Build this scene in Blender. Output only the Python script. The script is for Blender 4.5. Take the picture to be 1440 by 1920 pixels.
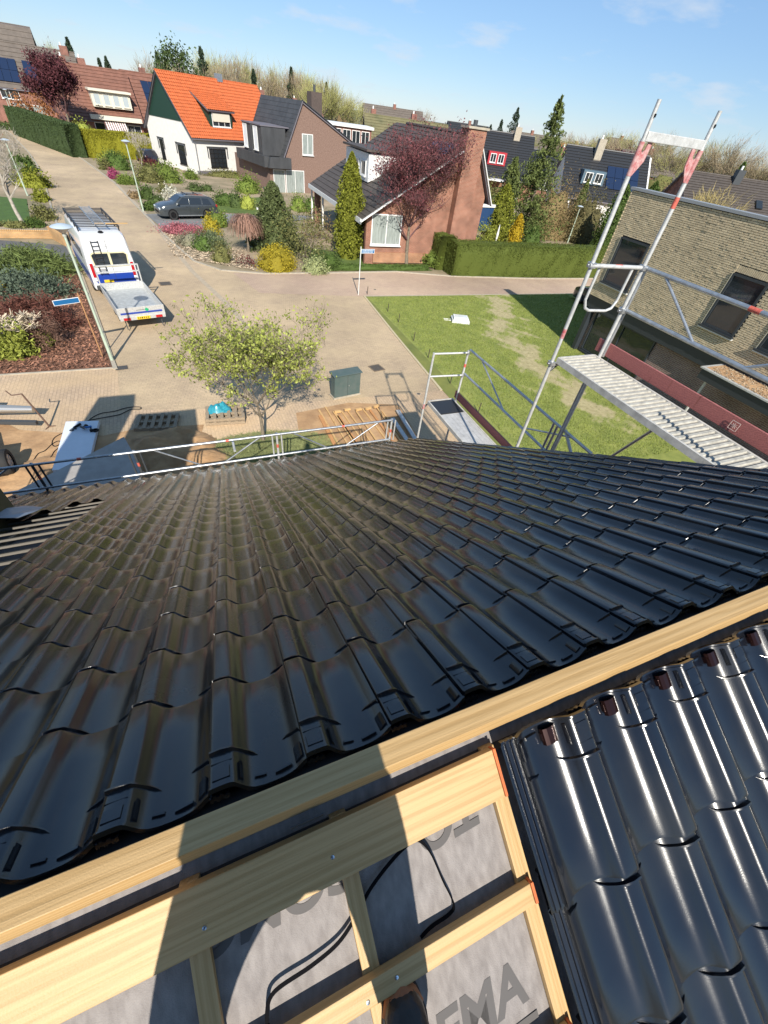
import bpy, math, random
import numpy as np
from mathutils import Vector, Matrix
from math import sin, cos, pi, radians
for o in list(bpy.data.objects): bpy.data.objects.remove(o)
S = bpy.context.scene
COL = S.collection
# ------------------------------------------------------------------ camera
# world: X runs along our ridge, Y goes away from it down the far slope, Z up, ground at z = 0
H = 7.70
F, CW, CH = 753.0, 720.0, 960.0                     # focal length and centre in photo pixels (1440 x 1920)
nad = np.array([608 - CW, 1716 - CH, F]); nad /= np.linalg.norm(nad)
_Z = -nad; _Y = np.array([0, 0, 1.0]); _Y = _Y - (_Y @ _Z) * _Z; _Y /= np.linalg.norm(_Y); _X = np.cross(_Y, _Z)
AZ = radians(27.39)                                  # heading of the ridge in the camera's own frame
_u = cos(AZ) * _X + sin(AZ) * _Y; _w = -sin(AZ) * _X + cos(AZ) * _Y
RM = np.array([_u, _w, _Z])                          # world = RM @ camera(x right, y down, z forward)
cam_d = bpy.data.cameras.new('camera'); cam = bpy.data.objects.new('camera', cam_d); COL.objects.link(cam)
cam_d.sensor_fit = 'VERTICAL'; cam_d.sensor_height = 36.0; cam_d.lens = F / 1920 * 36; cam_d.clip_start = 0.05; cam_d.clip_end = 6000
r_, up_, bk_ = RM @ np.array([1, 0, 0]), RM @ np.array([0, -1, 0]), RM @ np.array([0, 0, -1])
cam.matrix_world = Matrix(((r_[0], up_[0], bk_[0], 0), (r_[1], up_[1], bk_[1], 0), (r_[2], up_[2], bk_[2], H), (0, 0, 0, 1)))
S.camera = cam
S.render.resolution_x = 768; S.render.resolution_y = 1024
# ------------------------------------------------------------------ world and sun
SUN_EL = radians(36.0); SUN_DIR = Vector((0.216, 0.976, 0)).normalized()       # the way the light travels over the ground
W = bpy.data.worlds.new('World'); S.world = W; W.use_nodes = True
nt = W.node_tree; nt.nodes.clear()
out = nt.nodes.new('ShaderNodeOutputWorld'); bg = nt.nodes.new('ShaderNodeBackground'); sky = nt.nodes.new('ShaderNodeTexSky')
sky.sky_type = 'NISHITA'; sky.sun_disc = False; sky.sun_elevation = SUN_EL
sky.sun_rotation = math.atan2(-SUN_DIR.x, -SUN_DIR.y)
sky.altitude = 50; sky.air_density = 1.0; sky.dust_density = 0.0; sky.ozone_density = 2.5
bg.inputs['Strength'].default_value = 0.118
tc = nt.nodes.new('ShaderNodeTexCoord'); sep = nt.nodes.new('ShaderNodeSeparateXYZ')
# thin streaky clouds: noise over the direction, flattened towards the horizon
dz = nt.nodes.new('ShaderNodeMath'); dz.operation = 'ADD'; dz.inputs[1].default_value = 0.18
nt.links.new(tc.outputs['Generated'], sep.inputs[0]); nt.links.new(sep.outputs['Z'], dz.inputs[0])
dx = nt.nodes.new('ShaderNodeMath'); dx.operation = 'DIVIDE'; dy = nt.nodes.new('ShaderNodeMath'); dy.operation = 'DIVIDE'
nt.links.new(sep.outputs['X'], dx.inputs[0]); nt.links.new(dz.outputs[0], dx.inputs[1])
nt.links.new(sep.outputs['Y'], dy.inputs[0]); nt.links.new(dz.outputs[0], dy.inputs[1])
cmb = nt.nodes.new('ShaderNodeCombineXYZ'); nt.links.new(dx.outputs[0], cmb.inputs[0]); nt.links.new(dy.outputs[0], cmb.inputs[1])
cmb.inputs[2].default_value = 1.9
nz = nt.nodes.new('ShaderNodeTexNoise'); nz.inputs['Scale'].default_value = 2.1; nz.inputs['Detail'].default_value = 7; nz.inputs['Roughness'].default_value = .55
nt.links.new(cmb.outputs[0], nz.inputs['Vector'])
cr = nt.nodes.new('ShaderNodeValToRGB'); cr.color_ramp.elements[0].position = .56; cr.color_ramp.elements[1].position = .76
cr.color_ramp.elements[0].color = (0, 0, 0, 1); cr.color_ramp.elements[1].color = (.75, .75, .75, 1)
nt.links.new(nz.outputs['Fac'], cr.inputs[0])
mixc = nt.nodes.new('ShaderNodeMixRGB'); mixc.inputs['Color2'].default_value = (3.9, 4.3, 4.8, 1)
tint = nt.nodes.new('ShaderNodeMixRGB'); tint.blend_type = 'MULTIPLY'; tint.inputs[0].default_value = 1; tint.inputs['Color2'].default_value = (.66, .72, .86, 1)
nt.links.new(cr.outputs[0], mixc.inputs['Fac']); nt.links.new(sky.outputs[0], tint.inputs['Color1']); even = nt.nodes.new('ShaderNodeMixRGB'); even.inputs[0].default_value = .55; even.inputs['Color2'].default_value = (1.30, 2.30, 3.55, 1); nt.links.new(tint.outputs[0], even.inputs['Color1']); nt.links.new(even.outputs[0], mixc.inputs['Color1'])
nt.links.new(mixc.outputs[0], bg.inputs[0]); nt.links.new(bg.outputs[0], out.inputs[0])
sl = bpy.data.lights.new('sun', 'SUN'); sl.energy = 4.8; sl.angle = radians(0.53); sl.color = (1.0, .94, .84)
sun = bpy.data.objects.new('sun', sl); COL.objects.link(sun)
dvec = Vector((SUN_DIR.x * cos(SUN_EL), SUN_DIR.y * cos(SUN_EL), -sin(SUN_EL)))
sun.rotation_euler = dvec.to_track_quat('-Z', 'Y').to_euler(); sun.location = (0, -20, 30)
S.view_settings.view_transform = 'Standard'; S.view_settings.look = 'None'; S.view_settings.gamma = 1.0
S.view_settings.use_curve_mapping = False; S.view_settings.exposure = 0.64
# ------------------------------------------------------------------ placing by measured points
def ray(px, py):
    return RM @ np.array([px - CW, py - CH, F])
def G(px, py, z=0.0):                                # point of the level plane z seen at a photo pixel
    r = ray(px, py); t = (z - H) / r[2]; return (r[0] * t, r[1] * t)
# ------------------------------------------------------------------ object helpers
def put(o, parent=None):
    COL.objects.link(o)
    if parent is not None: o.parent = parent
    return o
def tag(o, label=None, cat=None, group=None, kind=None):
    if label: o['label'] = label
    if cat: o['category'] = cat
    if group: o['group'] = group
    if kind: o['kind'] = kind
    return o
def thing(name, label, cat, loc=(0, 0, 0), rz=0.0, group=None):
    o = bpy.data.objects.new(name, None); o.empty_display_size = .2
    o.location = loc; o.rotation_euler = (0, 0, rz); put(o); return tag(o, label, cat, group)
def copy_tree(o, parent=None):
    c = o.copy(); COL.objects.link(c)
    if parent is not None: c.parent = parent
    for ch in list(o.children): copy_tree(ch, c)
    return c
class MB:
    def __init__(s): s.v = []; s.f = []; s.m = []; s.mi = 0
    def add(s, vs, fs):
        n = len(s.v); s.v += [tuple(map(float, p)) for p in vs]; s.f += [tuple(i + n for i in f) for f in fs]; s.m += [s.mi] * len(fs); return s
    def box(s, x0, x1, y0, y1, z0, z1):
        return s.add([(x0, y0, z0), (x1, y0, z0), (x1, y1, z0), (x0, y1, z0), (x0, y0, z1), (x1, y0, z1), (x1, y1, z1), (x0, y1, z1)],
                     [(0, 3, 2, 1), (4, 5, 6, 7), (0, 1, 5, 4), (1, 2, 6, 5), (2, 3, 7, 6), (3, 0, 4, 7)])
    def obox(s, c, ax, ay, az):                      # centre and three half-axis vectors
        c, ax, ay, az = Vector(c), Vector(ax), Vector(ay), Vector(az)
        P = [c + i * ax + j * ay + k * az for k in (-1, 1) for i, j in ((-1, -1), (1, -1), (1, 1), (-1, 1))]
        return s.add(P, [(0, 3, 2, 1), (4, 5, 6, 7), (0, 1, 5, 4), (1, 2, 6, 5), (2, 3, 7, 6), (3, 0, 4, 7)])
    def beam(s, a, b, w, h, up=(0, 0, 1)):
        a, b = Vector(a), Vector(b); d = b - a; l = d.length; d.normalize(); sd = d.cross(Vector(up))
        if sd.length < 1e-4: sd = Vector((1, 0, 0))
        sd.normalize(); u2 = sd.cross(d)
        return s.obox((a + b) / 2, d * l / 2, sd * w / 2, u2 * h / 2)
    def tube(s, a, b, r0, r1=None, n=8, caps=True):
        r1 = r0 if r1 is None else r1
        a, b = Vector(a), Vector(b); d = (b - a)
        if d.length < 1e-6: return s
        d.normalize(); t = Vector((0, 0, 1)) if abs(d.z) < .9 else Vector((1, 0, 0)); e = d.cross(t).normalized(); f = d.cross(e)
        vs = []
        for c, r in ((a, r0), (b, r1)):
            for i in range(n): an = 2 * pi * i / n; vs.append(c + e * (cos(an) * r) + f * (sin(an) * r))
        fs = [(i, (i + 1) % n, n + (i + 1) % n, n + i) for i in range(n)]
        if caps: fs += [tuple(range(n))[::-1], tuple(range(n, 2 * n))]
        return s.add(vs, fs)
    def path(s, pts, r, n=6):
        for a, b in zip(pts[:-1], pts[1:]): s.tube(a, b, r, r, n, True)
        return s
    def lathe(s, c, prof, n=16):                      # prof: (radius, z)
        vs = []; k = len(prof)
        for r, z in prof:
            for i in range(n): an = 2 * pi * i / n; vs.append((c[0] + r * cos(an), c[1] + r * sin(an), c[2] + z))
        fs = [(j * n + i, j * n + (i + 1) % n, (j + 1) * n + (i + 1) % n, (j + 1) * n + i) for j in range(k - 1) for i in range(n)]
        fs += [tuple(range(n))[::-1], tuple(range((k - 1) * n, k * n))]
        return s.add(vs, fs)
    def prism(s, poly, z0, z1):                       # poly CCW in xy
        n = len(poly)
        return s.add([(p[0], p[1], z0) for p in poly] + [(p[0], p[1], z1) for p in poly],
                     [tuple(range(n))[::-1], tuple(range(n, 2 * n))] + [(i, (i + 1) % n, n + (i + 1) % n, n + i) for i in range(n)])
    def extr(s, poly, axis, a, b):                    # poly of (p,q) pairs extruded along 'x' or 'y'
        n = len(poly)
        if axis == 'x': vs = [(a, p, q) for p, q in poly] + [(b, p, q) for p, q in poly]
        else: vs = [(p, a, q) for p, q in poly] + [(p, b, q) for p, q in poly]
        return s.add(vs, [tuple(range(n))[::-1], tuple(range(n, 2 * n))] + [(i, (i + 1) % n, n + (i + 1) % n, n + i) for i in range(n)])
    def mesh(s, name, mats, smooth=None):
        me = bpy.data.meshes.new(name); me.from_pydata(s.v, [], s.f)
        for m in (mats if isinstance(mats, (list, tuple)) else [mats]): me.materials.append(m)
        if isinstance(mats, (list, tuple)) and len(mats) > 1: me.polygons.foreach_set('material_index', s.m)
        fix(me)
        if smooth is not None: me.shade_smooth(); me.set_sharp_from_angle(angle=radians(smooth))
        return me
    def build(s, name, mats, parent=None, smooth=None, bevel=0):
        o = bpy.data.objects.new(name, s.mesh(name, mats, smooth))
        if bevel:
            b = o.modifiers.new('bevel', 'BEVEL'); b.width = bevel; b.segments = 2; b.limit_method = 'ANGLE'
        return put(o, parent)
def fix(me):
    import bmesh
    bm = bmesh.new(); bm.from_mesh(me); bmesh.ops.recalc_face_normals(bm, faces=bm.faces); bm.to_mesh(me); bm.free()
def npmesh(name, V, Fq, mats, mi=None, smooth=False):
    me = bpy.data.meshes.new(name); V = np.asarray(V, np.float32); Fq = np.asarray(Fq, np.int32); k = Fq.shape[1]
    me.vertices.add(len(V)); me.vertices.foreach_set('co', V.ravel())
    me.loops.add(Fq.size); me.loops.foreach_set('vertex_index', Fq.ravel())
    me.polygons.add(len(Fq)); me.polygons.foreach_set('loop_start', np.arange(0, Fq.size, k, dtype=np.int32))
    for m in (mats if isinstance(mats, (list, tuple)) else [mats]): me.materials.append(m)
    if mi is not None: me.polygons.foreach_set('material_index', np.asarray(mi, np.int32))
    me.update(calc_edges=True)
    if smooth: me.shade_smooth()
    return me
# ------------------------------------------------------------------ materials
MATS = {}
def mat(name, col, rough=.7, metal=0.0, var=.0, vscale=8.0, bump=0.0, bscale=40.0, col2=None, spec=None, island=0.0, trans=0.0, coat=0.0, stretch=None, detail=4.0):
    if name in MATS: return MATS[name]
    m = bpy.data.materials.new(name); m.use_nodes = True; n = m.node_tree; b = n.nodes['Principled BSDF']
    b.inputs['Roughness'].default_value = rough; b.inputs['Metallic'].default_value = metal
    if spec is not None: b.inputs['Specular IOR Level'].default_value = spec
    if coat: b.inputs['Coat Weight'].default_value = coat; b.inputs['Coat Roughness'].default_value = .08
    c1 = (*col, 1); c2 = (*(col2 or tuple(c * .5 for c in col)), 1)
    tcn = n.nodes.new('ShaderNodeTexCoord'); src = tcn.outputs['Object']
    if stretch:
        mp = n.nodes.new('ShaderNodeMapping'); mp.inputs['Scale'].default_value = stretch; n.links.new(src, mp.inputs[0]); src = mp.outputs[0]
    last = None
    if var or col2:
        t = n.nodes.new('ShaderNodeTexNoise'); t.inputs['Scale'].default_value = vscale; t.inputs['Detail'].default_value = detail; t.inputs['Roughness'].default_value = .6
        n.links.new(src, t.inputs['Vector'])
        r = n.nodes.new('ShaderNodeValToRGB'); w = .5 * (1 - (var or .6)) ; r.color_ramp.elements[0].position = max(.28, w * .8); r.color_ramp.elements[1].position = .68
        r.color_ramp.elements[0].color = c2 if col2 else (*[c * (1 - var) for c in col], 1); r.color_ramp.elements[1].color = c1
        n.links.new(t.outputs['Fac'], r.inputs[0]); last = r.outputs[0]
    if island:
        g = n.nodes.new('ShaderNodeNewGeometry'); hs = n.nodes.new('ShaderNodeHueSaturation')
        mr = n.nodes.new('ShaderNodeMapRange'); mr.inputs[3].default_value = 1 - island; mr.inputs[4].default_value = 1 + island
        n.links.new(g.outputs['Random Per Island'], mr.inputs[0]); n.links.new(mr.outputs[0], hs.inputs['Value'])
        if last: n.links.new(last, hs.inputs['Color'])
        else: hs.inputs['Color'].default_value = c1
        last = hs.outputs[0]
    if last: n.links.new(last, b.inputs['Base Color'])
    else: b.inputs['Base Color'].default_value = c1
    if bump:
        t2 = n.nodes.new('ShaderNodeTexNoise'); t2.inputs['Scale'].default_value = bscale; t2.inputs['Detail'].default_value = 5
        n.links.new(src, t2.inputs['Vector']); bp = n.nodes.new('ShaderNodeBump'); bp.inputs['Strength'].default_value = bump; bp.inputs['Distance'].default_value = .02
        n.links.new(t2.outputs['Fac'], bp.inputs['Height']); n.links.new(bp.outputs[0], b.inputs['Normal'])
    if trans:
        tr = n.nodes.new('ShaderNodeBsdfTranslucent'); mx = n.nodes.new('ShaderNodeMixShader'); mx.inputs[0].default_value = trans
        if last: n.links.new(last, tr.inputs[0])
        else: tr.inputs[0].default_value = c1
        n.links.new(b.outputs[0], mx.inputs[1]); n.links.new(tr.outputs[0], mx.inputs[2]); n.links.new(mx.outputs[0], n.nodes['Material Output'].inputs[0])
    MATS[name] = m; return m
def bumpchain(n, b, heights):
    prev = None
    for sock, st, dist in heights:
        bp = n.nodes.new('ShaderNodeBump'); bp.inputs['Strength'].default_value = st; bp.inputs['Distance'].default_value = dist
        n.links.new(sock, bp.inputs['Height'])
        if prev: n.links.new(prev, bp.inputs['Normal'])
        prev = bp.outputs[0]
    n.links.new(prev, b.inputs['Normal'])
def pavers(name, c1, c2, mortar, bw=.2, bh=.1, rot=0.0, dirt=(.30, .24, .17), dirtamt=.6):
    m = bpy.data.materials.new(name); m.use_nodes = True; n = m.node_tree; b = n.nodes['Principled BSDF']; b.inputs['Roughness'].default_value = .85
    tcn = n.nodes.new('ShaderNodeTexCoord'); mp = n.nodes.new('ShaderNodeMapping'); mp.inputs['Rotation'].default_value = (0, 0, rot)
    n.links.new(tcn.outputs['Object'], mp.inputs[0])
    br = n.nodes.new('ShaderNodeTexBrick'); br.inputs['Color1'].default_value = (*c1, 1); br.inputs['Color2'].default_value = (*c2, 1); br.inputs['Mortar'].default_value = (*mortar, 1)
    br.inputs['Scale'].default_value = 1.0; br.inputs['Brick Width'].default_value = bw; br.inputs['Row Height'].default_value = bh; br.inputs['Mortar Size'].default_value = .008; br.inputs['Mortar Smooth'].default_value = .3
    n.links.new(mp.outputs[0], br.inputs['Vector'])
    t = n.nodes.new('ShaderNodeTexNoise'); t.inputs['Scale'].default_value = .55; t.inputs['Detail'].default_value = 9; t.inputs['Roughness'].default_value = .68
    n.links.new(tcn.outputs['Object'], t.inputs['Vector'])
    rr = n.nodes.new('ShaderNodeValToRGB'); rr.color_ramp.elements[0].position = .38; rr.color_ramp.elements[1].position = .7
    rr.color_ramp.elements[1].color = (dirtamt,) * 3 + (1,); rr.color_ramp.elements[0].color = (.1, .1, .1, 1)
    n.links.new(t.outputs['Fac'], rr.inputs[0])
    mx = n.nodes.new('ShaderNodeMixRGB'); mx.inputs['Color2'].default_value = (*dirt, 1)
    n.links.new(rr.outputs[0], mx.inputs[0]); n.links.new(br.outputs['Color'], mx.inputs['Color1'])
    t3 = n.nodes.new('ShaderNodeTexNoise'); t3.inputs['Scale'].default_value = .13; t3.inputs['Detail'].default_value = 5
    n.links.new(tcn.outputs['Object'], t3.inputs['Vector'])
    mr = n.nodes.new('ShaderNodeMapRange'); mr.inputs[1].default_value = .3; mr.inputs[2].default_value = .7; mr.inputs[3].default_value = .78; mr.inputs[4].default_value = 1.18
    n.links.new(t3.outputs['Fac'], mr.inputs[0]); hs = n.nodes.new('ShaderNodeHueSaturation'); n.links.new(mr.outputs[0], hs.inputs['Value'])
    n.links.new(mx.outputs[0], hs.inputs['Color'])
    t4 = n.nodes.new('ShaderNodeTexNoise'); t4.inputs['Scale'].default_value = 22; t4.inputs['Detail'].default_value = 3
    n.links.new(tcn.outputs['Object'], t4.inputs['Vector']); mr2 = n.nodes.new('ShaderNodeMapRange'); mr2.inputs[3].default_value = .72; mr2.inputs[4].default_value = 1.28
    n.links.new(t4.outputs['Fac'], mr2.inputs[0]); hs2 = n.nodes.new('ShaderNodeHueSaturation'); n.links.new(mr2.outputs[0], hs2.inputs['Value']); n.links.new(hs.outputs[0], hs2.inputs['Color'])
    n.links.new(hs2.outputs[0], b.inputs['Base Color'])
    inv = n.nodes.new('ShaderNodeMath'); inv.operation = 'SUBTRACT'; inv.inputs[0].default_value = 1; n.links.new(br.outputs['Fac'], inv.inputs[1])
    bumpchain(n, b, [(inv.outputs[0], .5, .01), (t.outputs['Fac'], .4, .03), (t4.outputs['Fac'], .3, .01)])
    MATS[name] = m; return m
def wood(name, c1, c2, rough=.55, scale=1.0, bump=.25):
    # grain runs along local X
    m = bpy.data.materials.new(name); m.use_nodes = True; n = m.node_tree; b = n.nodes['Principled BSDF']; b.inputs['Roughness'].default_value = rough
    tcn = n.nodes.new('ShaderNodeTexCoord'); mp = n.nodes.new('ShaderNodeMapping'); mp.inputs['Scale'].default_value = (1.5 * scale, 60 * scale, 60 * scale)
    n.links.new(tcn.outputs['Object'], mp.inputs[0])
    t = n.nodes.new('ShaderNodeTexNoise'); t.inputs['Scale'].default_value = 2.2; t.inputs['Detail'].default_value = 8; t.inputs['Distortion'].default_value = .35
    n.links.new(mp.outputs[0], t.inputs['Vector'])
    wv = n.nodes.new('ShaderNodeTexWave'); wv.bands_direction = 'DIAGONAL'; wv.inputs['Scale'].default_value = .9; wv.inputs['Distortion'].default_value = 5; wv.inputs['Detail'].default_value = 3
    mp2 = n.nodes.new('ShaderNodeMapping'); mp2.inputs['Scale'].default_value = (.6 * scale, 26 * scale, 26 * scale); n.links.new(tcn.outputs['Object'], mp2.inputs[0]); n.links.new(mp2.outputs[0], wv.inputs['Vector'])
    ad = n.nodes.new('ShaderNodeMath'); ad.operation = 'MULTIPLY_ADD'; ad.inputs[1].default_value = .16; n.links.new(wv.outputs['Fac'], ad.inputs[0])
    ml = n.nodes.new('ShaderNodeMath'); ml.operation = 'MULTIPLY'; ml.inputs[1].default_value = .84; n.links.new(t.outputs['Fac'], ml.inputs[0]); n.links.new(ml.outputs[0], ad.inputs[2])
    r = n.nodes.new('ShaderNodeValToRGB'); r.color_ramp.elements[0].position = .38; r.color_ramp.elements[1].position = .60; r.color_ramp.elements[0].color = (*c2, 1); r.color_ramp.elements[1].color = (*c1, 1)
    n.links.new(ad.outputs[0], r.inputs[0])
    # knots
    vo = n.nodes.new('ShaderNodeTexVoronoi'); vo.inputs['Scale'].default_value = 1.0; mp3 = n.nodes.new('ShaderNodeMapping'); mp3.inputs['Scale'].default_value = (2.1, 8.0, .4); mp3.inputs['Location'].default_value = (.3, .7, .2)
    n.links.new(tcn.outputs['Object'], mp3.inputs[0]); n.links.new(mp3.outputs[0], vo.inputs['Vector'])
    kr = n.nodes.new('ShaderNodeValToRGB'); kr.color_ramp.elements[0].position = .05; kr.color_ramp.elements[1].position = .12; kr.color_ramp.elements[0].color = (.42, .27, .15, 1); kr.color_ramp.elements[1].color = (1, 1, 1, 1)
    n.links.new(vo.outputs['Distance'], kr.inputs[0]); mx = n.nodes.new('ShaderNodeMixRGB'); mx.blend_type = 'MULTIPLY'; mx.inputs[0].default_value = .8
    n.links.new(r.outputs[0], mx.inputs['Color1']); n.links.new(kr.outputs[0], mx.inputs['Color2']); n.links.new(mx.outputs[0], b.inputs['Base Color'])
    t5 = n.nodes.new('ShaderNodeTexNoise'); t5.inputs['Scale'].default_value = 260; n.links.new(tcn.outputs['Object'], t5.inputs['Vector'])
    bumpchain(n, b, [(ad.outputs[0], bump, .004), (t5.outputs['Fac'], .25, .002)])
    MATS[name] = m; return m
def brickmat(name, c1, c2, mortar, bw=.21, bh=.065, ax='xz', rough=.9, dark=.35):
    # brick courses on any upright face: uses the face normal to pick the horizontal axis
    m = bpy.data.materials.new(name); m.use_nodes = True; n = m.node_tree; b = n.nodes['Principled BSDF']; b.inputs['Roughness'].default_value = rough
    tcn = n.nodes.new('ShaderNodeTexCoord'); sp = n.nodes.new('ShaderNodeSeparateXYZ'); n.links.new(tcn.outputs['Object'], sp.inputs[0])
    sn = n.nodes.new('ShaderNodeSeparateXYZ'); n.links.new(tcn.outputs['Normal'], sn.inputs[0])
    ab = n.nodes.new('ShaderNodeMath'); ab.operation = 'ABSOLUTE'; n.links.new(sn.outputs['X'], ab.inputs[0])
    gt = n.nodes.new('ShaderNodeMath'); gt.operation = 'GREATER_THAN'; gt.inputs[1].default_value = .7; n.links.new(ab.outputs[0], gt.inputs[0])
    mxx = n.nodes.new('ShaderNodeMix'); mxx.data_type = 'FLOAT'; n.links.new(gt.outputs[0], mxx.inputs[0]); n.links.new(sp.outputs['X'], mxx.inputs[2]); n.links.new(sp.outputs['Y'], mxx.inputs[3])
    cb = n.nodes.new('ShaderNodeCombineXYZ'); n.links.new(mxx.outputs[0], cb.inputs[0]); n.links.new(sp.outputs['Z'], cb.inputs[1])
    br = n.nodes.new('ShaderNodeTexBrick'); br.inputs['Color1'].default_value = (*c1, 1); br.inputs['Color2'].default_value = (*c2, 1); br.inputs['Mortar'].default_value = (*mortar, 1)
    br.inputs['Scale'].default_value = 1; br.inputs['Brick Width'].default_value = bw; br.inputs['Row Height'].default_value = bh; br.inputs['Mortar Size'].default_value = .007; br.inputs['Bias'].default_value = -.1
    n.links.new(cb.outputs[0], br.inputs['Vector'])
    t = n.nodes.new('ShaderNodeTexNoise'); t.inputs['Scale'].default_value = 1.3; t.inputs['Detail'].default_value = 8; n.links.new(tcn.outputs['Object'], t.inputs['Vector'])
    mr = n.nodes.new('ShaderNodeMapRange'); mr.inputs[1].default_value = .3; mr.inputs[2].default_value = .7; mr.inputs[3].default_value = 1 - dark; mr.inputs[4].default_value = 1.15; n.links.new(t.outputs['Fac'], mr.inputs[0])
    hs = n.nodes.new('ShaderNodeHueSaturation'); n.links.new(mr.outputs[0], hs.inputs['Value']); n.links.new(br.outputs['Color'], hs.inputs['Color']); n.links.new(hs.outputs[0], b.inputs['Base Color'])
    inv = n.nodes.new('ShaderNodeMath'); inv.operation = 'SUBTRACT'; inv.inputs[0].default_value = 1; n.links.new(br.outputs['Fac'], inv.inputs[1])
    bumpchain(n, b, [(inv.outputs[0], .6, .012)])
    MATS[name] = m; return m
rnd = random.Random(7)
# ------------------------------------------------------------------ shared materials
def tilemat():
    m = bpy.data.materials.new('black_glazed_clay'); m.use_nodes = True; n = m.node_tree; b = n.nodes['Principled BSDF']; tcn = n.nodes.new('ShaderNodeTexCoord'); gm = n.nodes.new('ShaderNodeNewGeometry')
    def nzs(sc, d, v): t = n.nodes.new('ShaderNodeTexNoise'); t.inputs['Scale'].default_value = sc; t.inputs['Detail'].default_value = d; n.links.new(v, t.inputs['Vector']); return t.outputs['Fac']
    dust = nzs(3.2, 9, gm.outputs['Position']); r = n.nodes.new('ShaderNodeValToRGB'); r.color_ramp.elements[0].position = .42; r.color_ramp.elements[1].position = .75; r.color_ramp.elements[0].color = (.004, .0055, .010, 1); r.color_ramp.elements[1].color = (.011, .011, .011, 1); n.links.new(dust, r.inputs[0]); n.links.new(r.outputs[0], b.inputs['Base Color'])
    mr = n.nodes.new('ShaderNodeMapRange'); mr.inputs[1].default_value = .35; mr.inputs[2].default_value = .7; mr.inputs[3].default_value = .20; mr.inputs[4].default_value = .30; n.links.new(dust, mr.inputs[0]); n.links.new(mr.outputs[0], b.inputs['Roughness'])
    b.inputs['Specular IOR Level'].default_value = .5; b.inputs['Coat Weight'].default_value = .35; b.inputs['Coat Roughness'].default_value = .08
    pe = nzs(300, 2, tcn.outputs['Object']); wv = nzs(9, 2, gm.outputs['Position']); bp = n.nodes.new('ShaderNodeBump'); bp.inputs['Strength'].default_value = .05; bp.inputs['Distance'].default_value = .004; n.links.new(pe, bp.inputs['Height']); bp2 = n.nodes.new('ShaderNodeBump'); bp2.inputs['Strength'].default_value = .03; bp2.inputs['Distance'].default_value = .02; n.links.new(wv, bp2.inputs['Height']); n.links.new(bp.outputs[0], bp2.inputs['Normal']); n.links.new(bp2.outputs[0], b.inputs['Normal']); n.links.new(bp2.outputs[0], b.inputs['Coat Normal']); return m
m_tile = tilemat()
m_pine = wood('pine_batten', (.48, .315, .14), (.385, .24, .095), bump=.4)
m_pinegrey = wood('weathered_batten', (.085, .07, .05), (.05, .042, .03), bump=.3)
m_galv = mat('galvanised_steel', (.52, .54, .56), rough=.38, metal=.75, var=.35, vscale=14, bump=.1, bscale=60)
m_galvd = mat('dull_galvanised_steel', (.60, .60, .58), rough=.5, metal=.35, var=.3, vscale=18, bump=.12, bscale=70)
m_alu = mat('dusty_aluminium', (.66, .63, .57), rough=.6, metal=.25, var=.35, vscale=9, bump=.1)
m_red = mat('worn_red_paint', (.36, .07, .075), rough=.7, col2=(.50, .36, .34), vscale=22, bump=.1)
m_orange = mat('orange_marking', (.62, .13, .09), rough=.65, var=.4, vscale=60)
m_toe = wood('red_stained_toe_board', (.37, .125, .11), (.24, .075, .07), rough=.75)
m_black = mat('black_rubber', (.006, .006, .007), rough=.55, spec=.3)
m_white = mat('white_paint', (.74, .74, .72), rough=.5, var=.12, vscale=5)
m_dark = mat('dark_grey_metal', (.05, .055, .06), rough=.45)
m_chrome = mat('bright_screw', (.7, .75, .8), rough=.2, metal=1.0)
m_glass = mat('window_glass', (.02, .025, .03), rough=.04, spec=.8)
m_curtain = mat('window_with_net_curtain', (.34, .38, .36), rough=.12, var=.5, vscale=3.0, stretch=(9, 9, .6), spec=.7)
# ------------------------------------------------------------------ own house: frames of the two slopes
P = radians(32.0); cP, sP = cos(P), sin(P)
AY, AZ0 = .204, 6.56                                  # ridge line of the tile plane
def far(x, s, n=0.0): return Vector((x, AY + s * cP + n * sP, AZ0 - s * sP + n * cP))
def near(x, s, n=0.0): return Vector((x, AY - s * cP - n * sP, AZ0 - s * sP + n * cP))
FX, FY, FN = Vector((1, 0, 0)), Vector((0, cP, -sP)), Vector((0, sP, cP))
NX, NY, NN = Vector((-1, 0, 0)), Vector((0, -cP, -sP)), Vector((0, -sP, cP))
def frame(p, x, y, n): return Matrix(((x.x, y.x, n.x, p.x), (x.y, y.y, n.y, p.y), (x.z, y.z, n.z, p.z), (0, 0, 0, 1)))
house0 = thing('tiled_house', 'foreground house under renovation with a glossy black pantile roof and bare battens', 'house', (0, 0, 0))
def hpart(o): o.parent = house0; return o
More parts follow.
